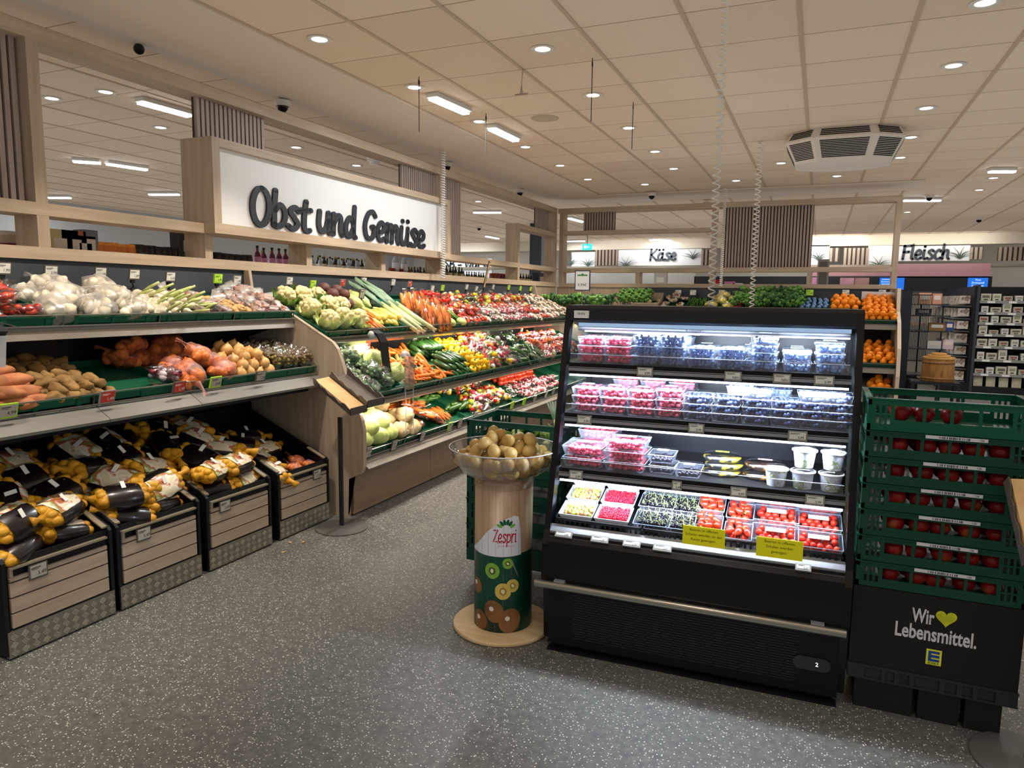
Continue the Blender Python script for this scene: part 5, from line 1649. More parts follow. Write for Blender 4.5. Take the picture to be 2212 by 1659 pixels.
# printed potato bags: lumpy mustard net at both ends, dark printed sleeve in the middle
NETY = mat('mustard_potato_net', '#b98018', rough=0.42, col2='#d9a32c', scale=12, rnd=0.15, bump=0.3, bscale=70)
SLEEVE = mat('dark_printed_sleeve', '#100b0e', rough=0.28, col2='#1d1316', scale=6, coat=0.4)
SLEEVEP = mat('colour_printed_sleeve', '#d9cfae', rough=0.28, col2=['#e9e2cc', '#b34a2a', '#8aa05a', '#efe6cf'], scale=9, thresh=(0.4, 0.62), coat=0.4)
bags = []
for s in range(4):
    rr = random.Random(s + 3)
    t = thing('potato_bag', 'x', 'bag of potatoes')
    a = MB()
    for sg in (-1, 1):
        a.ell((0, sg * 0.075, 0), (0.078, 0.065, 0.052), 14, 10, amp=0.25, ns=2.2, seed=s + sg)
        for i in range(9):
            an = PI * (i + 0.5) / 9 * 1.2 - 0.3
            yy = 0.075 + (0.028 if i % 2 else -0.004)
            a.ell((0.058 * math.cos(an), sg * yy, 0.034 * math.sin(an)), (0.027, 0.03, 0.024), 9, 7, amp=0.2, seed=i)
    a.tube([(0, -0.11, 0), (0.0, -0.165, 0.02), (0.01, -0.20, 0.01)], [0.035, 0.012, 0.028], 9).tube([(0, 0.11, 0), (0.0, 0.165, 0.02), (0.01, 0.20, 0.02)], [0.035, 0.012, 0.026], 9)
    o = a.obj('net_of_potatoes', NETY, t, True)
    o['kind'] = 'stuff'
    prof = [(-0.088, 0.07), (-0.055, 0.076), (0.0, 0.078), (0.055, 0.076), (0.088, 0.07)]
    a = MB()
    for k, (y, r_) in enumerate(prof):
        pass
    vs, fs, mi = [], [], []
    n = 22
    for (y, r_) in prof:
        for k in range(n):
            an = 2 * PI * k / n
            q = 1 + 0.05 * math.sin(7 * an + y * 60 + s)
            vs.append((r_ * 1.25 * q * math.cos(an), y, r_ * 0.82 * q * math.sin(an)))
    a.add(vs, [(i * n + k, i * n + (k + 1) % n, (i + 1) * n + (k + 1) % n, (i + 1) * n + k) for i in range(4) for k in range(n)])
    for idx in range(len(a.m)):
        k = idx % n
        a.m[idx] = 1 if (s != 2 and 4 <= (k + s * 2) % n <= 9) else 0
    a.obj('printed_sleeve', [SLEEVE, SLEEVEP], t, True)
    MB().cbox((0.03, 0.0, 0), (0.045, 0.022, 0.002), mt=Matrix.Rotation(-0.5, 4, 'Y') @ Matrix.Translation((0.0, 0, 0.070))).obj('price_sticker', PAPERW, t)
    bags.append(t)
lab4 = ['nearest bin', 'second bin', 'third bin', 'farthest bin']
a_ = math.radians(22)


def binM(y, d, h):
    S = Vector((-math.cos(a_), 0, math.sin(a_)))
    N = Vector((math.sin(a_), 0, math.cos(a_)))
    return frame(Vector((-3.28, y, 0.335)) + S * d + N * h, Vector((0, 1, 0)), S, N)


for b, y0 in enumerate(BINS[:3]):
    for lay in range(2):
        for j in range(4):
            for i in range(2):
                d = 0.125 + j * 0.16 + lay * 0.05 + R.uniform(-0.02, 0.02)
                y = y0 + 0.165 + i * 0.215 + (0.04 if j % 2 else -0.02) + R.uniform(-0.02, 0.02)
                put(bags[R.randrange(4)], binM(y, d, 0.075 + lay * 0.10 + (0.015 if j == 0 else 0)) @ Euler((R.uniform(-0.25, 0.25), R.uniform(-0.4, 0.4), (PI / 2 if j == 0 else PI / 2 * R.choice((0, 1))) + R.uniform(-0.45, 0.45))).to_matrix().to_4x4() @ Matrix.Scale(0.98 if j == 0 else 1.12, 4),
                    'mustard net potato bag with dark printed sleeve in the ' + lab4[b], 'potato bags in the ' + lab4[b])
y0 = BINS[3]
for i, (y, d, h) in enumerate(((0.10, 0.12, 0.06), (0.12, 0.30, 0.07), (0.14, 0.48, 0.08), (0.25, 0.55, 0.08), (0.26, 0.38, 0.06))):
    put(bags[i % 4], binM(y0 + y, d, h) @ Euler((0, 0.3, 0.4 * i)).to_matrix().to_4x4(), 'small potato bag pushed to the left in the farthest bin', 'potato bags in the farthest bin')
for i, (y, d, h) in enumerate(((0.30, 0.10, 0.05), (0.38, 0.16, 0.06), (0.44, 0.08, 0.05))):
    put(net_onions[i % 2], binM(y0 + y, d, h) @ Matrix.Scale(0.6, 4), 'small net of onions at the front of the farthest bin', 'onion nets in the farthest bin')

# ---------------------------------------------------------------- price tags on the produce walls
def wall_tag(T, px, py, fr, sc, txt, lab, w=0.085, h=0.066, x=None, back=True):
    """tag facing the aisle (+x), tilted back a little"""
    p = atx(px, py, x)
    f = frame(p, Vector((-0.12, 1, 0)).normalized(), Vector((-1, -0.12, 0.18)).normalized(), Vector((0.18, 0, 1)).normalized())
    return price_tag(f, lab, txt, fr, sc, w, h, 0.07 if back else None)


TW = [(8, 580, 'brown', 'white', '1,99', 'at the left edge above the mini peppers'), (111, 586, 'brown', 'white', '3,99', 'above the first garlic bags'), (218, 589, 'brown', 'white', '1,09', 'above the loose garlic'), (291, 593, 'brown', 'white', '1,09', 'above the fresh onions'),
      (369, 598, 'brown', 'white', '3,33', 'above the shallot bags'), (472, 602, 'green', 'green', '4,99', 'above the ginger'), (513, 605, 'grey', 'white', '1,49', 'beside the divider post'), (626, 607, 'grey', 'white', '1,99', 'above the cauliflowers'),
      (677, 614, 'green', 'green', '1,49', 'beside the beetroots'), (741, 611, 'grey', 'red', '1,79', 'behind the chinese cabbage'), (787, 607, 'grey', 'white', '0,99', 'above the leeks'), (850, 610, 'grey', 'white', '1,29', 'above the bagged carrots'), (886, 614, 'grey', 'red', '1,99', 'above the fennel'),
      (935, 623, 'grey', 'white', '2,49', 'above the red peppers'), (957, 622, 'green', 'green', '2,99', 'above the mixed pepper bags'), (1009, 620, 'grey', 'white', '1,99', 'near the middle of the long unit'), (1030, 624, 'grey', 'white', '1,99', 'left of the tilted clip board'),
      (1066, 620, 'grey', 'white', '1,49', 'right of the tilted clip board'), (1100, 621, 'green', 'green', '1,49', 'far along, first green one'), (1125, 623, 'green', 'green', '1,99', 'far along, second green one'), (1147, 624, 'green', 'green', '2,99', 'at the far end of the dark panel')]
for px, py, fr, sc, txt, lab in TW:
    wall_tag(None, px, py, fr, sc, txt, '%s-screened price tag on a black stalk %s' % (sc, lab), x=-4.02)
for px, py, fr, sc, txt, lab in [(18, 888, 'green', 'dark', '4,99', 'at the left edge of the middle tier apron'), (233, 858, 'grey', 'red', '1,49', 'on the middle tier apron below the potatoes'), (388, 837, 'brown', 'red', '2,49', 'on the apron below the empty tray'),
                                 (467, 826, 'green', 'dark', '3,49', 'on the apron below the netted onions'), (564, 813, 'brown', 'dark', '1,29', 'on the apron below the yellow onions')]:
    p = atx(px, py, -3.36)
    f = frame(p, Vector((0, 1, 0)), Vector((-1, 0, 0.3)).normalized(), Vector((0.3, 0, 1)).normalized())
    price_tag(f, '%s price tag %s' % ('green-framed' if fr == 'green' else ('red' if sc == 'red' else 'dim grey'), lab), txt, fr, sc, 0.085, 0.07)
for px, py, fr, sc, txt, lab in [(797, 978, 'brown', 'dark', '2,49', 'next to the end panel'), (852, 963, 'brown', 'dark', '0,99', 'second along'), (913, 944, 'brown', 'dark', '1,29', 'third along'), (973, 922, 'green', 'dark', '1,49', 'fourth along, green frame'), (994, 916, 'brown', 'dark', '1,99', 'fifth along'),
                                 (1029, 898, 'grey', 'white', '1,79', 'above the green crates'), (1073, 888, 'brown', 'dark', '1,49', 'behind the green crates'), (1107, 876, 'green', 'green', '0,69', 'below the mixed peppers'), (1133, 868, 'green', 'green', '2,29', 'further on, green'),
                                 (1156, 862, 'grey', 'dark', '2,49', 'third from the cabinet'), (1180, 853, 'grey', 'white', '1,99', 'second from the cabinet'), (1196, 846, 'grey', 'dark', '1,99', 'closest to the cabinet')]:
    p = atx(px, py, -3.03)
    f = frame(p, Vector((0, 1, 0)), Vector((-1, 0, 0.3)).normalized(), Vector((0.3, 0, 1)).normalized())
    price_tag(f, 'price tag on the lowest apron %s' % lab, txt, fr, sc, 0.075, 0.085)
for px, py, x, fr, sc, txt, lab in [(783, 635, -3.75, 'brown', 'dark', '1,19', 'in front of the leek leaves'), (806, 633 + 15, -3.78, 'grey', 'white', '1,99', 'between the leeks'), (746, 752, -3.58, 'green', 'white', '1,99', 'beside the broccoli on the middle tier'), (794, 748, -3.55, 'red', 'red', '0,99', 'in front of the white cabbage on the middle tier'),
                                    (896, 738, -3.6, 'grey', 'white', '1,49', 'behind the carrot tray'), (922, 733, -3.62, 'green', 'white', '1,11', 'behind the zucchini'), (1038, 722, -3.62, 'grey', 'white', '3,99', 'over the bean bags'), (1127, 715, -3.62, 'grey', 'white', '2,49', 'at the far end of the middle tier'),
                                    (860, 845, -3.07, 'grey', 'dark', '0,79', 'on the middle tier rail by the carrot tray'), (1107, 797, -3.07, 'grey', 'white', '2,99', 'on the middle tier rail above the radishes'), (1196, 770, -3.07, 'green', 'white', '2,49', 'on the middle tier rail near the cabinet')]:
    p = atx(px, py, x)
    f = frame(p, Vector((0, 1, 0)), Vector((-1, 0, 0.2)).normalized(), Vector((0.2, 0, 1)).normalized())
    price_tag(f, 'price tag ' + lab, txt, fr, sc, 0.075, 0.085, 0.06 if x < -3.2 else None)

# ---------------------------------------------------------------- green reusable crates
def crate_mb(w, d, h, front_slots=True):
    a = MB()
    th = 0.012
    def wall(ax, c0, c1, pos, sgn):
        def bx(u0, u1, z0, z1, t0=0.0, t1=th, mi=0):
            if ax == 'x': a.box((u0, pos + sgn * t0, z0), (u1, pos + sgn * t1, z1), mi)
            else: a.box((pos + sgn * t0, u0, z0), (pos + sgn * t1, u1, z1), mi)
        L = c1 - c0
        bx(c0, c1, 0.0, h * 0.2)
        bx(c0, c1, h * 0.78, h * 0.86)
        bx(c0, c1, h * 0.955, h, -0.006, th + 0.004)
        bx(c0 + L * 0.0, c1, h * 0.86, h * 0.955)
        for f0, f1 in ((0.0, 0.05), (0.07, 0.085), (0.105, 0.12), (0.14, 0.165), (0.33, 0.35), (0.49, 0.51), (0.65, 0.67), (0.835, 0.86), (0.88, 0.895), (0.915, 0.93), (0.95, 1.0)):
            bx(c0 + L * f0, c0 + L * f1, h * 0.2, h * 0.78, 0.0008, th * 0.8)
        bx(c0 + 0.002, c0 + L * 0.165, h * 0.46, h * 0.52, 0.0016, th * 0.7)
        bx(c1 - L * 0.165, c1 - 0.002, h * 0.46, h * 0.52, 0.0016, th * 0.7)
        bx(c0 + L * 0.165, c1 - L * 0.165, h * 0.199, h * 0.34, 0.0012, th * 0.75)
    wall('x', 0, w, 0, 1)
    wall('x', 0, w, d, -1)
    wall('y', 0, d, 0, 1)
    wall('y', 0, d, w, -1)
    a.box((0.01, 0.01, 0.0), (w - 0.01, d - 0.01, 0.008))
    return a


CW, CDp = 0.565, 0.38
SX, SY = 0.195, 3.045
h7 = 0.1045
t = thing('green_crate', 'x', 'crate')
crate_mb(CW, CDp, h7 - 0.002).obj('crate_body', mat('stack_crate_green', '#0a3f2c', rough=0.38), t)
l = MB().box((0.20, -0.0085, h7 * 0.845), (0.40, -0.0065, h7 * 0.965)).obj('barcode_label', mat('crate_label', '#c9cbc8', rough=0.5), t)
bcode = MB()
x = 0.245
rr = random.Random(4)
while x < 0.345:
    w_ = rr.choice((0.001, 0.002, 0.003))
    bcode.box((x, -0.0092, h7 * 0.862), (x + w_, -0.0084, h7 * 0.945))
    x += w_ + rr.choice((0.0012, 0.002, 0.0045))
bcode.obj('barcode', TINK, l)
link('lettering', text_mesh('136', 0.011, TINK), l, TM((0.38, -0.0094, h7 * 0.905), rx=PI / 2))
apple = thing('apple', 'x', 'apple')
MB().lathe([(0, -0.028), (0.016, -0.033), (0.034, -0.018), (0.038, 0.004), (0.031, 0.026), (0.012, 0.033), (0, 0.026)], 16).obj('fruit', mat('shaded_apple_skin', '#6b1012', rough=0.25, col2=['#8f1f1a', '#b08a38'], scale=5, thresh=(0.45, 0.75), rnd=0.15), apple, True)  # skin colour darkened to stand in for shade inside the crates
MB().tube([(0, 0, 0.026), (0.004, 0, 0.044)], [0.002, 0.0015], 5).obj('stalk', STEM, apple)
order = ['lowest', 'second from the bottom', 'third from the bottom', 'middle', 'third from the top', 'second from the top', 'topmost']
for k in range(7):
    z = 0.530 + k * h7
    if k < 6:
        put(t, TM((SX, SY, z)), 'green stacking crate beside the berry cabinet, %s of the stack of seven' % order[k])
    for j in range(2):
        for i in range(5):
            if k == 6 and not (j == 0 and i in (0, 1, 2) or j == 1 and i in (0, 1)): continue
            ap = put(apple, TM((SX + 0.12 + i * 0.085 + R.uniform(-0.01, 0.01), SY + 0.06 + j * 0.085, z + 0.046 + (0.02 if k == 6 else 0)), R.uniform(-0.6, 0.6), R.uniform(-0.6, 0.6), R.uniform(0, 6)),
                     'red apple in the %s green crate beside the cabinet' % order[k], 'apples in the %s green crate' % order[k])
t2 = thing('green_crate', 'green stacking crate with red fruit, topmost of the stack of seven, slightly taller', 'crate', (SX, SY, 0.530 + 6 * h7))
crate_mb(CW, CDp, 0.125).obj('crate_body', GREEN, t2)
# dolly box with the slogan
t = thing('crate_dolly', 'black box trolley under the green crates with white slogan and yellow heart', 'trolley', (SX - 0.004, SY, 0))
m = MB()
bwid = CW + 0.008
m.box((0, -0.004, 0.205), (bwid, 0.39, 0.528)).obj('box_body', mat('black_box_board', '#131417', rough=0.5), t)
m = MB().box((-0.004, -0.010, 0.196), (bwid + 0.004, 0.0, 0.205)).box((-0.004, -0.010, 0.145), (bwid + 0.004, 0.0, 0.152)).box((-0.004, 0.0, 0.145), (bwid + 0.004, 0.39, 0.2))
for f0, f1 in ((0, 0.10), (0.21, 0.235), (0.29, 0.32), (0.38, 0.41), (0.56, 0.59), (0.66, 0.69), (0.75, 0.78), (0.88, 1.0)):
    m.box((bwid * f0, -0.010, 0.152), (bwid * f1, 0.0, 0.196))
m.obj('dolly_deck', mat('dark_dolly_plastic', '#24282b', rough=0.5), t)
for x0, x1 in ((0.03, 0.24), (0.26, 0.40), (0.42, 0.54)):  # feet enlarged into dark blocks that stand in for the shade underneath
    for y0, y1 in ((0.04, 0.12), (0.28, 0.37)):
        MB().box((x0, y0, 0.0), (x1, y1, 0.145)).obj('foot_shade_block', mat('foot_shade_plastic', '#191b1d', rough=0.5), t)
SLW = mat('slogan_white', '#c9c9c9', rough=0.6, col2='#8d8d8f', scale=60, thresh=(0.55, 0.75))
sl = link('lettering', text_mesh('Wir', 0.080, SLW, bold=0.0018, xs=0.56), t, TM((0.247, -0.0046, 0.440), rx=PI / 2))
link('lettering', text_mesh('Lebensmittel.', 0.082, SLW, bold=0.0018, xs=0.625), t, TM((0.292, -0.0046, 0.374), rx=PI / 2))
ht = []
for i in range(40):
    a = 2 * PI * i / 40
    ht.append((16 * math.sin(a) ** 3, 13 * math.cos(a) - 5 * math.cos(2 * a) - 2 * math.cos(3 * a) - math.cos(4 * a)))
MB().prism([(0.324 + x * 0.0022, 0.449 + z * 0.0022) for x, z in ht], -0.0040, -0.0052, 'y').obj('heart_emblem', mat('heart_yellow', '#c9d028', rough=0.55, col2='#a6ac20', scale=40), t)
LGY, LGB = mat('logo_yellow', '#d9dc3c', rough=0.5), mat('logo_blue', '#1b3f8c', rough=0.5)
MB().box((0.268, -0.0052, 0.254), (0.320, -0.004, 0.316)).obj('logo_square', LGY, t)
MB().box((0.275, -0.0058, 0.268), (0.285, -0.0052, 0.310)).box((0.285, -0.0058, 0.268), (0.313, -0.0052, 0.278)).box((0.285, -0.0058, 0.2835), (0.313, -0.0052, 0.2945)).box((0.285, -0.0058, 0.300), (0.313, -0.0052, 0.310)).obj('logo_letter', LGB, t)
link('lettering', text_mesh('EDEKA', 0.0125, mat('logo_ink', '#1d2a12'), bold=0.0002), t, TM((0.294, -0.0056, 0.2605), rx=PI / 2))

# second green stack behind the kiwi display
BX, BYY = -1.80, 3.55
hB = 0.150
t = thing('green_crate', 'x', 'crate')
crate_mb(0.60, 0.40, hB - 0.002).obj('crate_body', GREEND, t)
on = ['lowest', 'second', 'third', 'fourth', 'topmost']
for k in range(5):
    put(t, TM((BX, BYY, 0.205 + k * (hB + 0.0015))), 'dark green crate behind the kiwi display, %s of the stack of five' % on[k])
t = thing('crate_dolly', 'low dark dolly with castors under the green crates behind the kiwi display', 'trolley', (BX, BYY, 0))
MB().box((0, 0, 0.135), (0.6, 0.4, 0.203)).obj('dolly_deck', GREEND, t)
for x in (0.07, 0.53):
    for y in (0.06, 0.34):
        w_ = MB().tube([(x - 0.016, y, 0.05), (x + 0.016, y, 0.05)], 0.05, 16).obj('castor_wheel', mat('castor_tyre', '#4b4d4f', rough=0.6), t)
        MB().box((x - 0.022, y - 0.02, 0.05), (x - 0.018, y + 0.02, 0.135)).box((x + 0.018, y - 0.02, 0.05), (x + 0.022, y + 0.02, 0.135)).obj('castor_fork', DGREY, w_)
zt = 0.205 + 5 * (hB + 0.0015)
for i in range(9):
    put(fennel[0], TM((BX + 0.2 + (i % 3) * 0.13, BYY + 0.09 + (i // 3) * 0.11, zt - 0.115), R.uniform(0, 0.5), 0, R.uniform(0, 6), 0.75), 'loose pale vegetable leftover in the topmost dark green crate', 'vegetable leftovers in the green crate')
put(leeks[0], TM((BX + 0.46, BYY + 0.2, zt - 0.02), 0.5, 0, 0.5, 0.6), 'leek stub sticking out of the dark green crate')

# ---------------------------------------------------------------- kiwi display column
KX, KY = -1.385, 3.14
KR = 0.146
t = thing('kiwi_display', 'round kiwi display column with clear bowl and wooden base disc', 'display stand', (KX, KY, 0))
MB().lathe([(0, 0.002), (0.247, 0.002), (0.25, 0.006), (0.25, 0.018), (0.247, 0.022), (0, 0.022)], 48).obj('base_disc', wood('base_disc_ply', '#c9a878', '#dcc096', axis='x'), t, True, 40)
view = math.atan2(-KY, -KX)        # direction towards the aisle


def shell(m, r, z0, z1, a0=-PI, a1=PI, n=72, mi=0):
    vs, fs = [], []
    for i in range(n + 1):
        a = view + a0 + (a1 - a0) * i / n
        vs += [(r * math.cos(a), r * math.sin(a), z0), (r * math.cos(a), r * math.sin(a), z1)]
    fs = [(2 * i, 2 * i + 2, 2 * i + 3, 2 * i + 1) for i in range(n)]
    return m.add(vs, fs, mi)


def curved(poly, r):
    """flat artwork (x = arc length from the front, z) laid on the column"""
    c = Vector((sum(p[0] for p in poly) / len(poly), sum(p[1] for p in poly) / len(poly)))
    vs = [c] + [Vector(p) for p in poly]
    mids = [(c + v) / 2 for v in vs[1:]]
    allv = vs + mids
    n = len(poly)
    fs = []
    for i in range(n):
        j = (i + 1) % n
        fs += [(0, n + 1 + i, n + 1 + j), (n + 1 + i, 1 + i, 1 + j, n + 1 + j)]
    out = []
    for v in allv:
        a = view + v.x / KR
        out.append((r * math.cos(a), r * math.sin(a), v.y))
    return out, fs


MB().lathe([(KR - 0.002, 0.022), (KR - 0.002, 0.765)], 72).obj('column', wood('column_timber_print', '#a98a6c', '#bfa285', axis='z'), t, True)
m = MB(); shell(m, KR - 0.0005, 0.024, 0.42); m.obj('green_print', mat('deep_green_print', '#0d4a33', rough=0.3, col2='#06281d', scale=3), t, True)
m = MB()
top = [(-0.20, 0.423), (-0.14, 0.462), (-0.08, 0.53), (-0.01, 0.59), (0.05, 0.612), (0.075, 0.604), (0.084, 0.56), (0.088, 0.47), (0.09, 0.43)]


def top_z(x):
    for (xa_, za_), (xb_, zb_) in zip(top, top[1:]):
        if xa_ <= x <= xb_: return za_ + (zb_ - za_) * (x - xa_) / (xb_ - xa_)
    return 0.425


vs, fs = [], []
for i in range(59):
    x = -0.20 + i * 0.005
    a_0 = view + x / KR
    for z in (0.408 + 0.10 * (x + 0.05) ** 2 * 3, top_z(x)):
        vs.append(((KR + 0.0008) * math.cos(a_0), (KR + 0.0008) * math.sin(a_0), z))
MB().add(vs, [(2 * i, 2 * i + 2, 2 * i + 3, 2 * i + 1) for i in range(58)]).obj('white_swoosh', mat('white_print', '#dfdfe6', rough=0.35), t, True)


def on_col(me, x0, z0, r, name, m=None, parent=None):
    me = me.copy()
    for v in me.vertices:
        x, z = v.co.x + x0, v.co.z + z0 if abs(v.co.z) > 1e-6 or True else 0
        a = view + x / KR
        d = r - v.co.y
        v.co = (d * math.cos(a), d * math.sin(a), z)
    return link(name, me, parent or t)


ZR = mat('crimson_lettering', '#b3142f', rough=0.4)
me, wd = brush('Zespri', 0.060, 0.085, 0.0006, m=ZR)
for v in me.vertices: v.co.x *= 0.118 / wd
on_col(me, -0.052, 0.482, KR + 0.0012, 'brand_lettering')
m2 = text_mesh('KIWIFRUIT', 0.0115, ZR, spacing=1.5).copy()
for v in m2.vertices: v.co = (v.co.x, 0, v.co.y)
on_col(m2, 0.014, 0.462, KR + 0.0012, 'lettering')
vs, fs = curved([(-0.03, 0.4745), (0.06, 0.480), (0.06, 0.4835), (-0.03, 0.478)], KR + 0.0012)
MB().add(vs, fs).obj('underline', ZR, t)
LG = [mat('leaf_dark_print', '#0f5a3a', rough=0.4), mat('leaf_light_print', '#6fae3a', rough=0.4)]
for i, an in enumerate((-62, -36, -12, 12, 36, 62)):
    a = math.radians(an)
    c0 = (0.012, 0.545)
    pts = []
    for q in range(10):
        u = 2 * PI * q / 10
        lx, lz = 0.0075 * math.sin(u), 0.036 + 0.015 * math.cos(u)
        pts.append((c0[0] + lx * math.cos(a) + lz * math.sin(a), c0[1] - lx * math.sin(a) + lz * math.cos(a)))
    vs, fs = curved(pts, KR + 0.0010)
    MB().add(vs, fs).obj('logo_leaf', LG[1 if i in (0, 5) else 0], t)


def disc(x, z, rx, rz, m_, r, name='fruit_print', rot=0.0, n=24, parent=None):
    pts = []
    for q in range(n):
        u = 2 * PI * q / n
        X, Z = rx * math.cos(u), rz * math.sin(u)
        pts.append((x + X * math.cos(rot) - Z * math.sin(rot), z + X * math.sin(rot) + Z * math.cos(rot)))
    vs, fs = curved(pts, r)
    return MB().add(vs, fs).obj(name, m_, parent or t, True)


KG, KGD, KW = mat('kiwi_green_flesh', '#7fae3c', rough=0.4), mat('kiwi_seed_ring', '#3c5a22', rough=0.4), mat('kiwi_core', '#e3e2b4', rough=0.4)
KY_, KB = mat('kiwi_gold_flesh', '#d6b85a', rough=0.4), mat('kiwi_brown_skin', '#6b4526', rough=0.5, col2='#8a5f38', scale=8)
r0 = KR + 0.0004
for (x, z, s_, g, rot) in ((-0.055, 0.335, 0.038, KG, 0), (0.022, 0.375, 0.026, KG, 0.8), (0.0, 0.235, 0.040, KY_, 0.2), (0.048, 0.262, 0.032, KY_, 0.6)):
    o = disc(x, z, s_, s_ * 1.05, g, r0 + 0.0002, 'kiwi_slice_print', rot)
    disc(x, z, s_ * 0.45, s_ * 0.5, KGD if g is KG else mat('gold_seed_ring', '#a8832f', rough=0.4), r0 + 0.0005, 'seed_ring', rot, 16, o)
    disc(x, z, s_ * 0.22, s_ * 0.3, KW, r0 + 0.0008, 'core', rot, 12, o)
for (x, z, s_, r2) in ((-0.045, 0.130, 0.050, 0.4), (0.035, 0.085, 0.055, -0.3), (-0.125, 0.07, 0.045, 0.2), (-0.15, 0.24, 0.035, 0.3)):
    o = disc(x, z, s_, s_ * 1.15, KB, r0 + 0.0003, 'kiwi_print', r2)
    disc(x - 0.012, z + 0.012, 0.012, 0.012, mat('fruit_sticker', '#e3d3c9', rough=0.4), r0 + 0.0007, 'sticker', 0, 14, o)
vs, fs = curved([(0.04, 0.385), (0.044, 0.388), (0.085, 0.30), (0.078, 0.297)], r0 + 0.0004)
MB().add(vs, fs).obj('spoon_print', STEEL, t)
SEAM = mat('panel_seam', '#5b4a3c', rough=0.5)
m = MB()
for k in range(24):
    shell(m, KR + 0.0014, 0.024, 0.765, k * 2 * PI / 24 - 0.0035, k * 2 * PI / 24 + 0.0035, 1)
m.obj('panel_seams', clear('seam_gloss', gloss=0.3, rough=0.2, tint='#b9ab9c'), t)
MB().lathe([(KR + 0.004, 0.735), (KR + 0.006, 0.765), (KR + 0.003, 0.775), (0.205, 0.80), (0.25, 0.86), (0.272, 0.918), (0.275, 0.921), (0.268, 0.921), (0.246, 0.862), (0.20, 0.806), (0.03, 0.782), (0, 0.782)], 56).obj('clear_bowl', clear('bowl_acrylic', gloss=0.10, rough=0.05), t, True, 50)
MB().tube([(0.272 * math.cos(a), 0.272 * math.sin(a), 0.921) for a in [i * PI / 28 for i in range(56)]], 0.0028, 6, closed=True).obj('bowl_rim', mat('bowl_rim_edge', '#cfd0d2', rough=0.2), t, True)
kiwi = [solo(MB().ell((0, 0, 0), (0.0315, 0.0315, 0.041), 16, 11, amp=0.06, ns=1.5, seed=s), 'kiwi', mat('gold_kiwi_skin', '#b98f4c', rough=0.4, col2='#cfae6a', scale=9, rnd=0.12), 'smooth golden-brown kiwi heaped in the clear bowl of the display column', 'kiwi') for s in (1, 2)]
kn = 0
for (z, rings_) in ((0.818, ((0.0, 1), (0.075, 6), (0.145, 12))), (0.868, ((0.03, 2), (0.10, 8), (0.17, 14), (0.207, 17))), (0.915, ((0.0, 1), (0.08, 6), (0.145, 9))), (0.955, ((0.07, 4), (0.13, 3)))):
    for rr_, n in rings_:
        for i in range(n):
            a = 2 * PI * i / n + R.uniform(-0.12, 0.12) + z * 9
            q = rr_ + R.uniform(-0.006, 0.006)
            put(kiwi[kn % 2], TM((KX + q * math.cos(a), KY + q * math.sin(a), z + R.uniform(-0.006, 0.01)), R.uniform(-1.6, 1.6), R.uniform(-1.6, 1.6), R.uniform(0, 3)), None, 'kiwis in the clear bowl')
            kn += 1

# ---------------------------------------------------------------- paper-bag stands
SCOOP = mat('stand_taupe_metal', '#5d554d', rough=0.45, metal=0.1)
KRAFT = mat('kraft_paper', '#c9a06a', rough=0.6, col2='#d6b07c', scale=14)


def wavy(L, w_, dpt, m, name, parent, mt):
    """trough with scalloped side edges: x along its length"""
    a = MB()
    n = 26
    for side in (-1, 1):
        vs = []
        for i in range(n + 1):
            x = L * i / n
            hh = dpt * (1.0 - 0.30 * math.sin(PI * (i / n)) ** 0.5 * (1 if 5 < i < 21 else 0.2)) + 0.006 * math.sin(i * 0.9)
            vs += [(x, side * w_ / 2, 0), (x, side * w_ / 2 * 1.05, hh), (x, side * (w_ / 2 + 0.004) * 1.05, hh), (x, side * (w_ / 2 + 0.004), 0)]
        fs = []
        for i in range(n):
            for q in range(4):
                r_ = (q + 1) % 4
                fs.append((i * 4 + q, i * 4 + r_, i * 4 + 4 + r_, i * 4 + 4 + q))
        a.add(vs, fs)
    a.box((0, -w_ / 2, -0.003), (L, w_ / 2, 0.001)).box((L - 0.004, -w_ / 2, 0), (L, w_ / 2, dpt))
    return a.obj(name, m, parent, mt=mt)


def bag_stand(loc, lab, rot, hpole, labp, tilt=0.5):
    t = thing('paper_bag_stand', lab, 'bag stand', loc, rot)
    MB().lathe([(0, 0.0), (0.182, 0.0), (0.185, 0.004), (0.182, 0.009), (0.05, 0.014), (0.03, 0.02), (0, 0.02)], 40).obj('base_plate', mat('stand_base_grey', '#55534f', rough=0.5), t, True, 40)
    MB().box((-0.015, -0.008, 0.015), (0.015, 0.008, hpole)).obj('pole', mat('stand_pole', '#191b1f', rough=0.4), t)
    return t, hpole


def trough(parent, p0, p1, side, w_, name='bag_holder'):
    x = (p1 - p0).normalized()
    y = (Vector(side) - x * x.dot(Vector(side))).normalized()
    f = frame(p0, x, y, x.cross(y))
    wavy((p1 - p0).length, w_, 0.05, SCOOP, name, parent, parent.matrix_basis.inverted() @ f)
    return f, (p1 - p0).length


st1, hp_ = bag_stand((-3.04, 4.03, 0), 'taupe twin-trough paper bag stand on a round base in front of the end panel', 0.0, 0.80, None)
fA, LA = trough(st1, aty(695, 826, 4.02), aty(775, 893, 3.80), (0.1, 1, 0.25), 0.115)
trough(st1, aty(733, 812, 4.12), aty(812, 876, 3.90), (0.1, 1, 0.25), 0.115)
a = MB()
for k in range(8): a.box((0.0 + k * 0.001, -0.052, 0.003 + k * 0.0042), (LA - 0.008, 0.052, 0.0058 + k * 0.0042))
tag(a.obj('paper_bags', KRAFT, None, mt=fA), 'pile of brown paper bags lying in the stand by the end panel', 'paper bags')
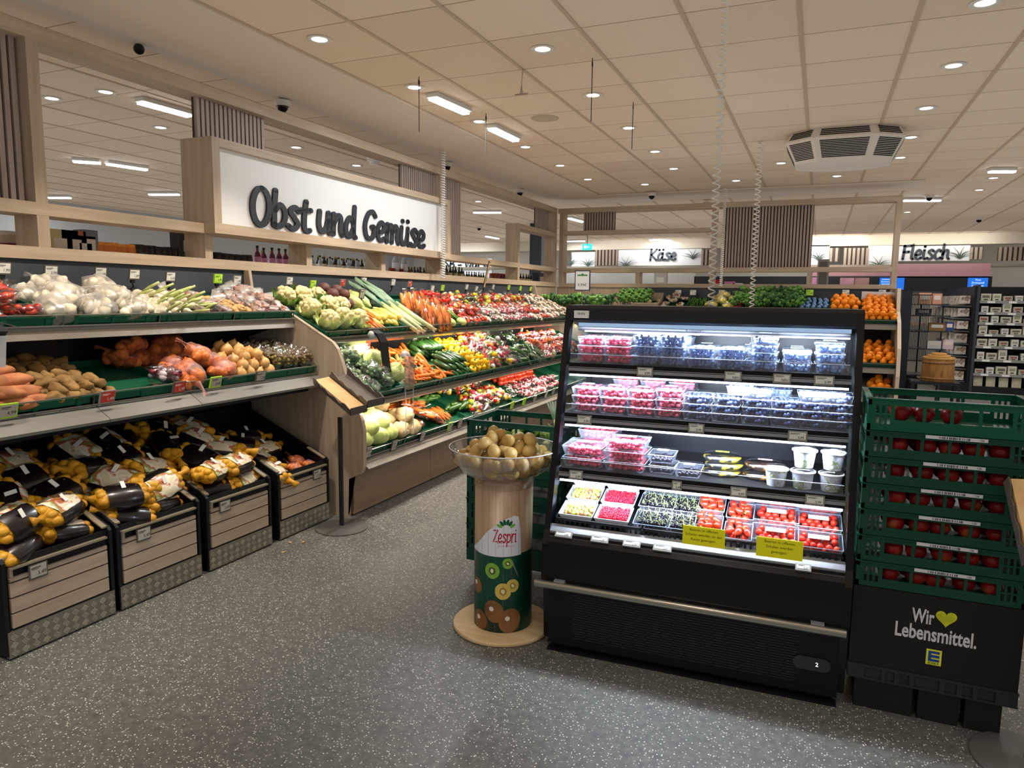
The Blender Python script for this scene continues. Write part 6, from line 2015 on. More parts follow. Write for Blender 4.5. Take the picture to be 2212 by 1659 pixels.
# ---------------------------------------------------------------- stand at the right edge of the photo
p = atz(2222, 1650, 0)
st2, _ = bag_stand((p.x, p.y, 0), 'paper bag stand with round grey base, cut by the right edge', -0.5, 0.72, None)
q = aty(2166, 1040, p.y + 0.02)
hm = frame(Vector((q.x, q.y, q.z)), Vector((0.25, -0.72, -0.62)).normalized(), Vector((0.93, 0.25, 0.1)).normalized(), Vector((0.1, -0.6, 0.75)).normalized())
hm = frame(Vector((q.x + 0.005, q.y, q.z)), Vector((0.10, -0.40, -0.60)).normalized(), Vector((0.96, 0.2, 0)).normalized(), Vector((0.1, -0.60, 0.40)).normalized())
o = wavy(0.30, 0.13, 0.05, SCOOP, 'bag_holder', st2, st2.matrix_basis.inverted() @ hm @ Matrix.Translation((0, 0.065, 0)))
a = MB()
for k in range(9): a.box((0.004, 0.004, 0.004 + k * 0.0042), (0.285, 0.126, 0.0065 + k * 0.0042))
tag(a.obj('paper_bags', KRAFT, None, mt=hm), 'pile of brown paper bags at the right edge of the photo', 'paper bags')

# ---------------------------------------------------------------- bag dispensers on the long produce unit
p = atx(838, 805, -3.12)
t = thing('bag_roll_dispenser', 'black curved bag dispenser standing in front of the cabbages', 'bag dispenser', p)
pr = [(0.0, 0.0), (0.03, 0.12), (0.05, 0.24), (0.11, 0.31), (0.2, 0.335), (0.2, 0.32), (0.12, 0.29), (0.065, 0.23), (0.045, 0.12), (0.015, 0.0)]
MB().prism([(-x * 0.6, z) for x, z in pr], -0.05, 0.05, 'y').obj('dispenser_body', MATTB, t)
MB().tube([(-0.12, -0.055, 0.30), (-0.12, 0.055, 0.30)], 0.03, 14).obj('bag_roll', mat('film_roll', '#c9c9c6', rough=0.35), t, True)
p = atx(1100, 790, -3.12)
t = thing('bag_roll_dispenser', 'black curved bag dispenser standing among the bean bags', 'bag dispenser', p)
MB().prism([(-x * 0.6, z) for x, z in pr], -0.05, 0.05, 'y').obj('dispenser_body', MATTB, t)
MB().tube([(-0.12, -0.055, 0.30), (-0.12, 0.055, 0.30)], 0.03, 14).obj('bag_roll', mat('film_roll', '#c9c9c6'), t, True)
p = atx(885, 935, -2.98)
t = thing('leaflet_holder', 'clear acrylic holder with two thin legs in front of the middle tier', 'holder', p)
z0 = atx(885, 840, -2.98).z - p.z
z1_ = atx(885, 770, -2.98).z - p.z
MB().box((-0.02, -0.045, z0), (-0.017, 0.045, z1_)).box((0.017, -0.045, z0), (0.02, 0.045, z1_)).box((-0.02, -0.045, z0), (0.02, -0.042, z1_)).box((-0.02, 0.042, z0), (0.02, 0.045, z1_)).obj('acrylic_sleeve', clear('sleeve_acrylic', gloss=0.16, rough=0.08, body=0.12, bodycol='#f1e2c8'), t)
MB().box((-0.019, -0.035, 0), (-0.016, -0.029, z0)).box((0.016, 0.026, 0), (0.019, 0.032, z0)).obj('legs_frame', EDGE, t)
MB().lathe([(0, 0), (0.05, 0.0), (0.02, 0.04), (0, 0.05)], 12, mt=TM((-0.04, 0, z1_))).obj('crumpled_film', clear('film_scrap', gloss=0.3, rough=0.3, body=0.4), t, True)

# placards
p = aty(1258, 606, 8.5)
t = thing('price_placard', 'white price board in a dark blue frame on a thin rod before the rear lattice', 'price board', p)
q = aty(1242, 584, 8.5)
hw, hh = p.x - q.x, q.z - p.z
MB().box((-hw, 0, -hh), (hw, 0.012, hh)).obj('board_frame', mat('navy_frame', '#262d45', rough=0.4), t)
MB().box((-hw + 0.012, -0.002, -hh + 0.012), (hw - 0.012, 0, hh - 0.012)).obj('board', PAPERW, t)
MB().box((-hw * 0.65, -0.003, hh * 0.45), (hw * 0.65, -0.002, hh * 0.58)).prism([(-0.02, hh * 0.58), (0.02, hh * 0.58), (0, hh * 0.72)], -0.003, -0.002, 'y').obj('green_logo', mat('placard_green', '#2f7a3c'), t)
link('price_digits', text_mesh('9,99€', 0.05, TINK), t, TM((0, -0.003, -hh * 0.45), rx=PI / 2))
MB().tube([(0, 0.006, -hh), (0, 0.006, -p.z + 0.01)], 0.004, 6).obj('rod', STEEL, t)
MB().lathe([(0, -p.z), (0.12, -p.z), (0.12, -p.z + 0.012), (0, -p.z + 0.014)], 24).obj('base_plate', DGREY, t)
p = atx(1052, 594, -3.7)
t = thing('clip_board_sign', 'tilted brown kraft board on a black frame above the upper tier', 'price board', frame(p, Vector((-0.35, 0.93, 0.05)).normalized(), Vector((-0.93, -0.35, 0.1)).normalized(), Vector((0.10, 0.22, 0.97)).normalized()))
MB().box((-0.085, 0, -0.16), (0.085, 0.01, 0.16)).obj('board_frame', MATTB, t)
MB().box((-0.076, -0.002, -0.15), (0.076, 0, 0.15)).obj('kraft_sheet', KRAFT, t)
MB().box((-0.05, -0.003, 0.06), (0.03, -0.002, 0.075)).box((-0.05, -0.003, 0.02), (0.045, -0.002, 0.03)).box((-0.03, -0.003, -0.07), (0.05, -0.002, -0.03)).obj('handwriting', mat('faded_ink', '#8a5f2e'), t)
MB().tube([(0, 0.005, -0.16), (0, 0.005, -0.26)], 0.006, 6).obj('stem', BLACK, t)

# coiled cords hanging from the ceiling
p = aty(1536, 655, 3.66)
coil('coiled_cord', 'thick white coiled power cord hanging from the ceiling down to the berry cabinet', p.x, 3.66, 1.616, CEIL, 0.0165, 0.0042, 46, 0.2)
p = aty(1624, 655, 8.0)
coil('coiled_cord', 'white coiled cord hanging further back, right of the thick one', p.x, 8.0, 1.55, CEIL, 0.028, 0.006, 34, 0.5)
p = atx(957, 600, -3.95)
coil('coiled_cord', 'white coiled cord hanging in front of the left lattice post beside the sign', -3.95, p.y, p.z, CEIL - 0.03, 0.022, 0.007, 52)
p = aty(1557, 622, 10.9)
coil('coiled_cord', 'thin coiled cord hanging along the rear slatted panel edge', p.x, 10.9, 1.85, CEIL - 0.03, 0.02, 0.006, 50)

# ---------------------------------------------------------------- rear produce shelving (faces the camera)
class TierB(Tier):
    def fr(s, x, d=0.0, h=0.0):
        S = Vector((0, math.cos(s.a), math.sin(s.a)))
        N = Vector((0, -math.sin(s.a), math.cos(s.a)))
        return frame(Vector((x, s.xf, s.zf)) + S * d + N * h, Vector((1, 0, 0)), S, N)


B1, B2, B3 = TierB(10.62, 1.36, 22, 0.72), TierB(10.36, 0.80, 20, 0.62), TierB(10.30, 0.42, 18, 0.6)
XB0, XB1 = -2.9, 0.94
t = thing('produce_shelving', 'rear produce shelving behind the berry cabinet with fruit facing the camera', 'shelving', (-1, 10.8, 0))
for T in (B1, B2, B3):
    P4('shelf', SHEET, lambda m: m.box((0, 0, -0.028), (XB1 - XB0, T.depth, -0.006), mt=T.fr(XB0)))
    P4('front_rail', STEEL, lambda m: m.tube([T.fr(XB0, -0.012, 0.052).translation, T.fr(XB1, -0.012, 0.052).translation], 0.004, 6))
    P4('light_trim', mat('aluminium_trim', '#b3aca0', rough=0.35, metal=0.5), lambda m: m.box((XB0, T.xf, T.zf - 0.08), (XB1, T.xf + 0.02, T.zf - 0.02)))
P4('carcass', BLACK, lambda m: m.box((XB0, 10.45, 0.0), (XB1, 11.35, 0.33)).box((XB0, 11.33, 0.33), (XB1, 11.38, 1.58)))
OUTB = [(11.39, 0), (10.42, 0), (10.42, 0.3), (10.25, 0.38), (10.22, 0.7), (10.30, 1.05), (10.55, 1.38), (10.80, 1.52), (10.9, 1.829), (11.39, 1.829)]
t = thing('end_panel', 'pale oak end panel at the right end of the rear produce shelving', 'panel', (0.96, 10.8, 0))
P4('panel_board', WOODZ, lambda m: m.prism(OUTB, 0.945, 0.985, 'x'))
P4('edge_band', mat('pale_edge_band', '#cdbda6'), lambda m: m.prism(OUTB[1:9] + [(p[0] - 0.005, p[1] + 0.002) for p in OUTB[1:9]][::-1], 0.943, 0.987, 'x'))


def xpx(px, y=10.95): return 0.75 + (px - 1900) * 0.00642


for T, where in ((B1, 'upper'), (B2, 'middle')):
    tr = tray('produce_tray', 0.385, T.depth - 0.03, 0.06, GREEND)
    tag(tr, 'dark green tray on the %s tier of the rear shelving' % where, 'tray', 'trays on the %s rear tier' % where)
    for i in range(9 if T is B1 else 4):
        put(tr, T.fr(0.545 - i * 0.395, 0.0, 0.0))
oranges = [solo(MB().ell((0, 0, 0), 0.039, 14, 9), 'orange', ORA, 'x', 'orange')]
stock(B1, xpx(1868), xpx(1931), 0.0, 0.7, oranges, 0.075, 0.075, 'bright orange in the lined tray beside the rear end panel', 'oranges in the lined tray', 2, 0.06, 'round', 0.05)
tag(MB().sheet(B1.fr(xpx(1866), 0.70, 0.05).translation, B1.fr(xpx(1932), 0.70, 0.05).translation, B1.fr(xpx(1932), 0.73, 0.16).translation, B1.fr(xpx(1866), 0.73, 0.17).translation, 0.004).obj('tissue_liner', mat('tissue_paper', '#d9d9de', rough=0.6)), 'white tissue liner sticking up behind the oranges', 'liner')
stock(B1, xpx(1804), xpx(1862), 0.35, 0.7, oranges, 0.09, 0.09, 'large orange in the second tray from the rear end panel', 'oranges in the second tray', 2, 0.06, 'round', 0.05, sc=(1.15, 1.3))
blueb = [solo(MB().ell((0, 0, 0), 0.03, 10, 7), 'wrapped_plum', mat('blue_tissue_fruit', '#5c7ba6', rough=0.4), 'x', 'fruit')]
stock(B1, xpx(1742), xpx(1800), 0.35, 0.7, blueb, 0.07, 0.07, 'small fruit in blue wrapping in the rear upper tray', 'blue wrapped fruit', 1, 0.05, 'round', 0.05)


def bunch(name, cat, bulbm, leafm, n, seed, hgt=0.13):
    rr = random.Random(seed)
    t = thing(name, 'x', cat)
    a, b = MB(), MB()
    for i in range(n):
        x, y = rr.uniform(-0.05, 0.05), rr.uniform(-0.03, 0.03)
        a.ell((x, y, 0), 0.014, 7, 5)
        q = (x * 2 + rr.uniform(-0.04, 0.04), y * 2 + rr.uniform(-0.03, 0.03), hgt * rr.uniform(0.7, 1.1))
        b.tube([(x, y, 0.01), ((x + q[0]) / 2, (y + q[1]) / 2, hgt * 0.5), q], [0.003, 0.004, 0.002], 5)
        b.ell(q, (0.026, 0.014, 0.026), 7, 5, amp=0.5, seed=i)
        b.ell((q[0] * 0.7, q[1] * 0.7, hgt * 0.55), (0.02, 0.012, 0.022), 6, 5, amp=0.5, seed=i + 9)
    if bulbm:
        a.obj('bulbs', bulbm, t, True)['kind'] = 'stuff'
    b.obj('leaves', leafm, t, True)
    return t


LEAFB = mat('bright_leaf', '#43702c', rough=0.5, col2='#74a04c', scale=12, rnd=0.15)
radb = [bunch('radish_bunch', 'radishes', mat('radish_red', '#b3182e', rough=0.35), LEAFB, 9, 1)]
parsl = [bunch('herb_bunch', 'herbs', None, LEAFB, 14, 2, 0.12), bunch('herb_bunch', 'herbs', None, LEAFD, 14, 3, 0.12)]
stock(B1, xpx(1604), xpx(1646), 0.3, 0.7, radb, 0.10, 0.12, 'bunch of red radishes with leaves on the rear upper tier', 'radish bunches', 2, 0.06, 'stand', 0.05)
stock(B1, xpx(1646), xpx(1742), 0.3, 0.7, parsl, 0.10, 0.12, 'leafy green herb bunch on the rear upper tier', 'herb bunches on the rear tier', 2, 0.05, 'stand', 0.04)
ybag = [bagged('yellow_fruit_bag', 'bag of fruit', ['#d9c020', '#e8d95a'], (0.07, 0.08, 0.05), 0.024, seed=101, n=14, label_col=None, film=FILMW)]
stock(B1, xpx(1545), xpx(1604), 0.3, 0.7, ybag, 0.15, 0.15, 'bag of yellow fruit beside the coiled cords on the rear tier', 'yellow fruit bags', 2, 0.07, 'any', 0.05)
asp = [solo(long_mb(0.24, 0.008, 0.8, 0.01, seed=1, seg=7), 'asparagus_spear', CUC, 'x', 'asparagus')]
stock(B1, xpx(1492), xpx(1542), 0.3, 0.7, asp, 0.03, 0.2, 'green asparagus spear on the rear upper tier', 'asparagus spears', 3, 0.02, 'depth', 0.03)
stock(B1, xpx(1436), xpx(1492), 0.3, 0.7, bag_mush, 0.14, 0.14, 'pale pink mushroom pack on the rear upper tier', 'mushroom packs on the rear tier', 2, 0.06, 'any', 0.05)
stock(B1, xpx(1362), xpx(1432), 0.35, 0.65, [celeriac[0]], 0.13, 0.13, 'pale round root in the wooden box on the rear tier', 'roots in the wooden box', 1, 0.06, 'any', 0.02, sc=(0.6, 0.7))
t = thing('wooden_box', 'small wooden fruit box on the rear upper tier', 'box', B1.fr(xpx(1364), 0.3, 0.02))
MB().box((0, 0, 0), (0.44, 0.012, 0.10)).box((0, 0.35, 0), (0.44, 0.36, 0.13)).box((0, 0, 0), (0.012, 0.36, 0.10)).box((0.428, 0, 0), (0.44, 0.36, 0.10)).obj('box_sides', WOODX, t)
# corner herbs between the two units
t = thing('herb_table', 'oak herb shelf in the corner between the two produce walls', 'shelving', (-3.5, 11, 0))
P4('table_top', WOODX, lambda m: m.box((-4.05, 10.36, 1.46), (-2.95, 11.36, 1.50)))
P4('table_front', WOODX, lambda m: m.box((-4.0, 10.45, 0.0), (-2.98, 10.50, 1.46)))
for i in range(22):
    put(parsl[i % 2] if i % 4 else parsl[0], TM((-3.95 + (i % 8) * 0.14 + R.uniform(-0.03, 0.03), 10.45 + (i // 8) * 0.26, 1.515), R.uniform(-0.3, 0.3), R.uniform(-0.3, 0.3), R.uniform(0, 6), 1.25), 'bushy green herb bunch in the corner between the produce walls', 'herbs in the corner')
for i in range(6):
    put(parsl[0], B1.fr(-2.85 + (i % 3) * 0.16, 0.4 + (i // 3) * 0.2, 0.05) @ Matrix.Scale(1.1, 4), 'green herb bunch left of the wooden box on the rear tier', 'herbs beside the wooden box')
stock(B2, xpx(1868), xpx(1931), 0.0, 0.6, oranges, 0.085, 0.085, 'yellow-orange citrus on the middle rear tier', 'citrus on the middle rear tier', 2, 0.06, 'round', 0.045, sc=(1.0, 1.15))
stock(B3, xpx(1885), xpx(1925), 0.0, 0.4, oranges, 0.10, 0.09, 'large orange fruit on the lowest rear tier', 'citrus on the lowest rear tier', 2, 0.06, 'round', 0.05, sc=(1.2, 1.35))
for i, (px, c) in enumerate(((1465, 'white'), (1497, 'white'), (1559, 'white'), (1620, 'white'), (1683, 'white'), (1749, 'green'), (1827, 'white'), (1906, 'white'))):
    p = aty(px, 632, 11.3)
    price_tag(TM(p, rx=-0.15), '%s price tag above the rear produce shelving, %s from the left' % (c, ['first', 'second', 'third', 'fourth', 'fifth', 'sixth', 'seventh', 'eighth'][i]), '1,99', 'green' if c == 'green' else 'brown', c, 0.10, 0.085, 0.05)

# ---------------------------------------------------------------- drinks and jars behind the left lattice
t = thing('drinks_gondola', 'grey drinks gondola behind the left lattice carrying bottles and jars', 'shelving', (-4.6, 6, 0))
P4('gondola_body', DARKF, lambda m: m.box((-4.95, 1.0, 0.0), (-4.36, 11.2, 1.82)))
P4('gondola_top', WOODY, lambda m: m.box((-4.97, 1.0, 1.82), (-4.36, 11.2, 1.85)))


def bottle(name, cat, prof, body, cap, labc, lh=(0.3, 0.55), label='x'):
    t = thing(name, label, cat)
    MB().lathe(prof, 14).obj('glass_body', body, t, True, 40)
    H = prof[-1][1]
    r1 = prof[-1][0]
    MB().lathe([(r1 + 0.004, H - 0.02), (r1 + 0.004, H + 0.004), (0, H + 0.004)], 12).obj('cap', cap, t, True, 40)
    rb = max(p[0] for p in prof)
    MB().lathe([(rb + 0.0008, H * lh[0]), (rb + 0.0008, H * lh[1])], 14).obj('front_label', labc, t)
    return t


CAPB, CAPR, CAPY = mat('black_cap', '#141315', rough=0.35), mat('red_cap', '#8f2b22', rough=0.4), mat('gold_cap', '#b9a04a', rough=0.3, metal=0.5)
BP = [(0, 0), (0.036, 0), (0.037, 0.015), (0.037, 0.15), (0.03, 0.185), (0.014, 0.215), (0.013, 0.27)]
JP = [(0, 0), (0.036, 0), (0.038, 0.01), (0.038, 0.075), (0.032, 0.09)]
b_pink = bottle('liqueur_bottle', 'bottle', BP, mat('plum_glass', '#5a1f3a', rough=0.15), CAPB, mat('pink_label', '#c98aa8'))
b_rose = bottle('liqueur_bottle', 'bottle', BP, mat('rose_glass', '#b3607c', rough=0.15), CAPY, mat('rose_label', '#e0b3c4'))
b_dark = bottle('liqueur_bottle', 'bottle', BP, mat('dark_glass', '#1c1613', rough=0.12), CAPY, mat('cream_label', '#cfc3a0'))
b_clear = bottle('liqueur_bottle', 'bottle', BP, mat('pale_glass', '#9fa8ac', rough=0.15), CAPB, mat('white_label', '#dcdde0'))
b_green = bottle('oil_bottle', 'bottle', BP, mat('olive_glass', '#2b3318', rough=0.15), CAPB, mat('olive_label', '#6f7438'))
j_or = bottle('preserve_jar', 'jar', JP, mat('orange_preserve', '#c9702a', rough=0.2), mat('orange_lid', '#dd8f3e', rough=0.4), mat('orange_label', '#e0a860'))
j_dk = bottle('preserve_jar', 'jar', JP, mat('dark_preserve', '#20171a', rough=0.2), CAPB, mat('green_label', '#54703c'))
j_wh = bottle('preserve_jar', 'jar', JP, mat('pale_preserve', '#b9a48c', rough=0.2), mat('white_lid', '#cfc8be', rough=0.4), mat('wine_label', '#7c2f3c'))
j_rd = bottle('preserve_jar', 'jar', JP, mat('red_preserve', '#6e2219', rough=0.2), CAPR, mat('tan_label', '#b58f5c'))


def row_of(protos, px0, px1, n, x, z, lab, grp, sc=1.0, rows_=1):
    y0, y1 = atx(px0, 590, x).y, atx(px1, 590, x).y
    for r_ in range(rows_):
        for i in range(n):
            put(protos[i % len(protos)], TM((x - r_ * 0.085 + R.uniform(-0.008, 0.008), y0 + (y1 - y0) * (i + 0.5) / n, z), rz=R.uniform(0, 6), s=sc * R.uniform(0.96, 1.04)), lab, grp)


GX, GZ = -4.42, 1.852
row_of([j_wh], 0, 72, 6, GX, GZ, 'pale jar with wine-red label at the far left behind the lattice', 'pale jars at the far left', 1.5)
row_of([j_or], 205, 282, 8, GX, GZ, 'small orange preserve jar behind the left lattice', 'orange jars', 1.3)
row_of([j_dk], 290, 420, 10, GX, GZ, 'dark jar with black lid behind the left lattice', 'dark jars left of the sign post', 1.35)
row_of([j_dk], 462, 540, 6, GX, GZ, 'dark jar left of the pink liqueur bottles', 'dark jars below the sign', 1.25)
row_of([b_pink], 548, 640, 6, GX, GZ, 'plum liqueur bottle with black cap below the produce sign', 'plum liqueur bottles', 0.72)
row_of([b_rose], 560, 656, 6, GX - 0.09, GZ, 'rose liqueur bottle behind the plum ones', 'rose liqueur bottles', 0.62)
row_of([b_clear, b_dark], 686, 795, 11, GX, GZ, 'mixed spirit bottle below the middle of the produce sign', 'mixed spirits below the sign', 0.62, 2)
row_of([b_clear, j_rd], 796, 820, 2, GX, GZ, 'mixed bottle left of the second small post', 'mixed bottles by the small post', 0.8)
row_of([j_rd, b_clear], 842, 885, 5, GX, GZ, 'small brown jar right of the small post', 'brown jars', 1.1)
row_of([b_dark, b_green], 885, 943, 9, GX, GZ, 'small dark bottle near the right end of the sign', 'dark bottles near the sign end', 0.52, 2)
row_of([b_green, b_dark], 962, 1000, 6, GX, GZ, 'olive oil bottle right of the coiled cord behind the lattice', 'oil bottles by the cord', 0.68)
row_of([b_green], 1000, 1052, 10, GX, GZ, 'green small bottle left of the tilted board', 'green bottles by the tilted board', 0.5)
row_of([j_rd], 1062, 1102, 6, GX, GZ, 'red preserve jar right of the tilted board', 'red jars right of the tilted board', 1.5)
row_of([b_dark], 1122, 1150, 5, GX, GZ, 'dark bottle near the rear corner of the lattice', 'dark bottles near the corner', 0.62)
for px, w_, h_, c, lab in ((130, 0.20, 0.13, '#bfae84', 'cream gift box behind the left lattice'), (154, 0.16, 0.13, '#9c5a3c', 'reddish brown gift box behind the left lattice'), (178, 0.14, 0.11, '#2a2526', 'dark gift box behind the left lattice'), (190, 0.1, 0.14, '#6c6c70', 'grey patterned box behind the left lattice'),
                           (1165, 0.35, 0.15, '#23243a', 'navy box near the rear corner of the lattice'), (400, 0.16, 0.19, '#25272c', 'black appliance box left of the sign post')):
    p = atx(px, 600, GX)
    tag(MB().box((-0.05, -w_ / 2, 0), (0.05, w_ / 2, h_)).box((0.05, -w_ * 0.3, h_ * 0.3), (0.0512, w_ * 0.3, h_ * 0.7), 1).obj('gift_box', [mat('carton' + c, c, rough=0.5), mat('carton_label', '#c9c0ae', rough=0.5)], None, mt=TM((GX, p.y, GZ), s=(1, 1, 1.4))), lab, 'box')

# drinks area behind: long dark cold wall and shelf tops
t = thing('aisle_shelving', 'long low shelving far behind the left lattice with pale top', 'shelving', (-9, 8, 0))
P4('shelf_body', mat('aisle_shelf_grey', '#8d8b88', rough=0.6), lambda m: m.box((-9.6, 4.0, 0), (-9.2, 12, 1.86)))
P4('header_board', mat('aisle_header', '#6d6a66', rough=0.6), lambda m: m.box((-9.65, 4.0, 1.86), (-9.15, 12, 1.95)))
t = thing('column', 'dark square column rising behind the left lattice near the rear corner', 'column')
q0, q1 = aty(1144, 550, 15), aty(1168, 550, 15)
MB().box((q0.x, 15, 0), (q1.x, 15.4, CEIL)).obj('column_cladding', mat('column_dark', '#2c2f35', rough=0.6), t)
MB().box((q1.x, 15.02, 0), (q1.x + 0.18, 15.4, CEIL)).obj('column_side', mat('column_grey', '#6f6f70', rough=0.6), t)

# ---------------------------------------------------------------- service counters along the back wall
FY = 20.0
CREAM = mat('bulkhead_cream', '#d2c8b4', rough=0.6)
struct(MB().box((-13, FY, 3.03), (9, FY + 0.4, CEIL)).obj('trim_3', CREAM))
struct(MB().box((-13, FY - 0.05, 2.50), (9, FY + 0.4, 2.56)).obj('trim_4', mat('bulkhead_lower_strip', '#8f8577', rough=0.6)))  # grey-brown strip along the back wall below the signs
WPAN = mat('white_wall_panel', '#e2e3e4', rough=0.5)
PINKLIT = mat('painted_pink_light', '#b98a92', rough=0.5)  # pink light falling on the wall is put into this colour


def back_rect(nm, px0, py0, px1, py1, m, lab, cat, y=FY, dpt=0.06, part='panel_face', slat=False):
    a, b = aty(px0, py0, y), aty(px1, py1, y)
    t = thing(nm, lab, cat, (a.x, y, b.z))
    w_, h_ = b.x - a.x, a.z - b.z
    if slat:
        mb = MB()
        slats_x(mb, 0, w_, 0, 0, h_, 0.09)
        mb.obj(part, [mat('pale_slats', '#9c8c7c', rough=0.6), SLATBACK], t)
    else:
        MB().box((0, 0, 0), (w_, dpt, h_)).obj(part, m, t)
    return t, w_, h_


def letters(t, text, w_, x0, z0, h_, m=INK, weight=0.12):
    k = w_ / brush(text, h_, weight, 0.012, m=m)[1]
    for wrd in text.split(' '):
        me, wd = brush(wrd, h_, weight, 0.012, m=m)
        link('lettering', me, t, Matrix.Translation((x0, -0.01, z0)) @ Matrix.Diagonal((k, 1, 1, 1)))
        x0 += (wd + 0.42 * h_ / 1.5) * k


t, w_, h_ = back_rect('counter_sign', 1336, 540, 1514, 573, WPAN, 'white cheese counter panel lettered Käse seen through the rear lattice', 'sign')
a, b = aty(1403, 562, FY), aty(1461, 562, FY)
letters(t, 'Käse', b.x - a.x, a.x - t.location.x, a.z - t.location.z, 0.30, mat('grey_lettering', '#3a4048', rough=0.6), 0.13)
t, w_, h_ = back_rect('counter_sign', 1940, 532, 2094, 563, WPAN, 'white meat counter panel lettered Fleisch right of the rear lattice', 'sign')
a, b = aty(1947, 560, FY), aty(2052, 560, FY)
letters(t, 'Fleisch', b.x - a.x, a.x - t.location.x, a.z - t.location.z, 0.32, mat('grey_lettering', '#4a5058'), 0.13)
t, w_, h_ = back_rect('counter_sign', 955, 560, 1062, 600, WPAN, 'white panel lettered SB - Wurst seen low through the left lattice', 'sign', FY)
a, b = aty(960, 580, FY), aty(1058, 580, FY)
letters(t, 'SB - Wurst', b.x - a.x, a.x - t.location.x, a.z - t.location.z, 0.27, INK, 0.11)
back_rect('wall_panel', 1285, 540, 1336, 573, None, 'slatted oak wall panel left of the cheese lettering', 'panel', slat=True)
back_rect('wall_panel', 1514, 540, 1545, 573, None, 'slatted oak wall panel right of the cheese lettering', 'panel', slat=True)
back_rect('wall_panel', 1790, 536, 1812, 565, None, 'small slatted wall panel behind the rear lattice near its right end', 'panel', slat=True)
back_rect('wall_panel', 1822, 536, 1876, 575, None, 'curved-looking slatted wall panel just inside the right end of the rear lattice', 'panel', slat=True)
back_rect('wall_panel', 2094, 534, 2122, 560, None, 'slatted wall panel right of the meat lettering', 'panel', slat=True)
back_rect('wall_panel', 2156, 534, 2230, 563, None, 'slatted wall panel at the right edge of the back wall', 'panel', slat=True)
back_rect('wall_panel', 1748, 530, 1790, 572, WPAN, 'bright white wall panel behind the rear lattice', 'panel')
back_rect('wall_panel', 1876, 530, 1930, 577, WPAN, 'white wall panel inside the right end post of the rear lattice', 'panel')
back_rect('wall_panel', 1235, 545, 1284, 600, WPAN, 'white wall panel left of the cheese area', 'panel')
area('counter_wash_light', (-0.2, FY - 0.5, 3.2), (-0.2, FY, 2.7), 2.2, 0.1, 26, (1, 0.99, 0.95))
area('counter_wash_light', (2.4, FY - 0.5, 3.2), (2.4, FY, 2.7), 2.6, 0.1, 11, (1, 0.98, 0.92))
area('counter_wash_light', (-4.6, FY - 0.5, 3.2), (-4.6, FY, 2.7), 3.0, 0.1, 9, (0.97, 0.98, 1))
area('counter_wash_light', (-10.3, 19.5, 3.0), (-10.3, 20, 2.5), 2.0, 0.1, 12, (0.9, 0.95, 1))
back_rect('pink_lit_wall_band', 1745, 577, 1935, 596, PINKLIT, 'wall band with painted pink light above the counter behind the rear lattice', 'panel', 19.9)
back_rect('pink_lit_wall_band', 1937, 570, 2138, 600, PINKLIT, 'wide wall band with painted pink light below the meat lettering', 'panel', 19.9)
back_rect('rear_cladding', 1745, 597, 2140, 640, mat('counter_back_dark', '#26262a', rough=0.5), 'dark rear wall of the meat counter', 'panel', 19.9)
back_rect('rear_cladding', 1500, 597, 1740, 640, mat('counter_back_dark', '#26262a'), 'dark rear wall of the middle service counter', 'panel', 19.9)
back_rect('rear_cladding', 1215, 590, 1500, 640, mat('counter_back_light', '#b9b7b2', rough=0.5), 'light rear wall of the cheese counter', 'panel', 19.9)
SCRB = emis('screen_blue', '#2b6fd6', 1.1)
SCRW = emis('screen_text_glow', '#bcd8ff', 1.6)
for (a0, b0, a1, b1, lab, tx) in ((1901, 600, 1926, 617, 'blue menu screen inside the right end of the rear lattice', 'Schinken\nBratwurst\nSchnitzel'), (2092, 600, 2133, 622, 'blue menu screen below the meat counter band', 'Vom\nDrehspieß\nHähnchen'), (1936, 600, 1952, 626, 'narrow blue screen beside the lattice end post', '')):
    t, w_, h_ = back_rect('menu_screen', a0, b0, a1, b1, SCRB, lab, 'screen', 19.86, 0.04, 'screen')
    if tx: link('lettering', text_mesh(tx, h_ * 0.26, SCRW, lines=1.1), t, TM((w_ / 2, -0.004, h_ / 2), rx=PI / 2))
for (a0, b0, a1, b1, c, lab) in ((1815, 600, 1846, 617, '#c99aa6', 'pink poster left of its twin behind the lattice'), (1846, 600, 1877, 617, '#b98f8c', 'pink poster right of its twin behind the lattice'), (1746, 599, 1766, 614, '#d99ac0', 'bright pink poster right of the slatted panel')):
    back_rect('poster', a0, b0, a1, b1, mat('poster' + c, c, rough=0.4, col2='#7a4b52', scale=1.2), lab, 'poster', 19.89, 0.01)
t, w_, h_ = back_rect('exit_sign', 1258, 527, 1278, 540, emis('exit_green', '#3fe0c8', 1.6), 'green glowing exit sign seen through the rear lattice', 'exit sign', 17, 0.03, 'sign_face')
MB().tube([(w_ * 0.5, 0.015, h_), (w_ * 0.5, 0.015, CEIL - t.location.z)], 0.008, 6).obj('hanging_rod', DGREY, t)
MB().box((w_ * 0.2, -0.004, h_ * 0.25), (w_ * 0.4, 0, h_ * 0.75)).prism([(w_ * 0.5, h_ * 0.35), (w_ * 0.8, h_ * 0.5), (w_ * 0.5, h_ * 0.65)], -0.004, 0, 'y').obj('pictogram', emis('exit_white', '#ffffff', 2.2), t)
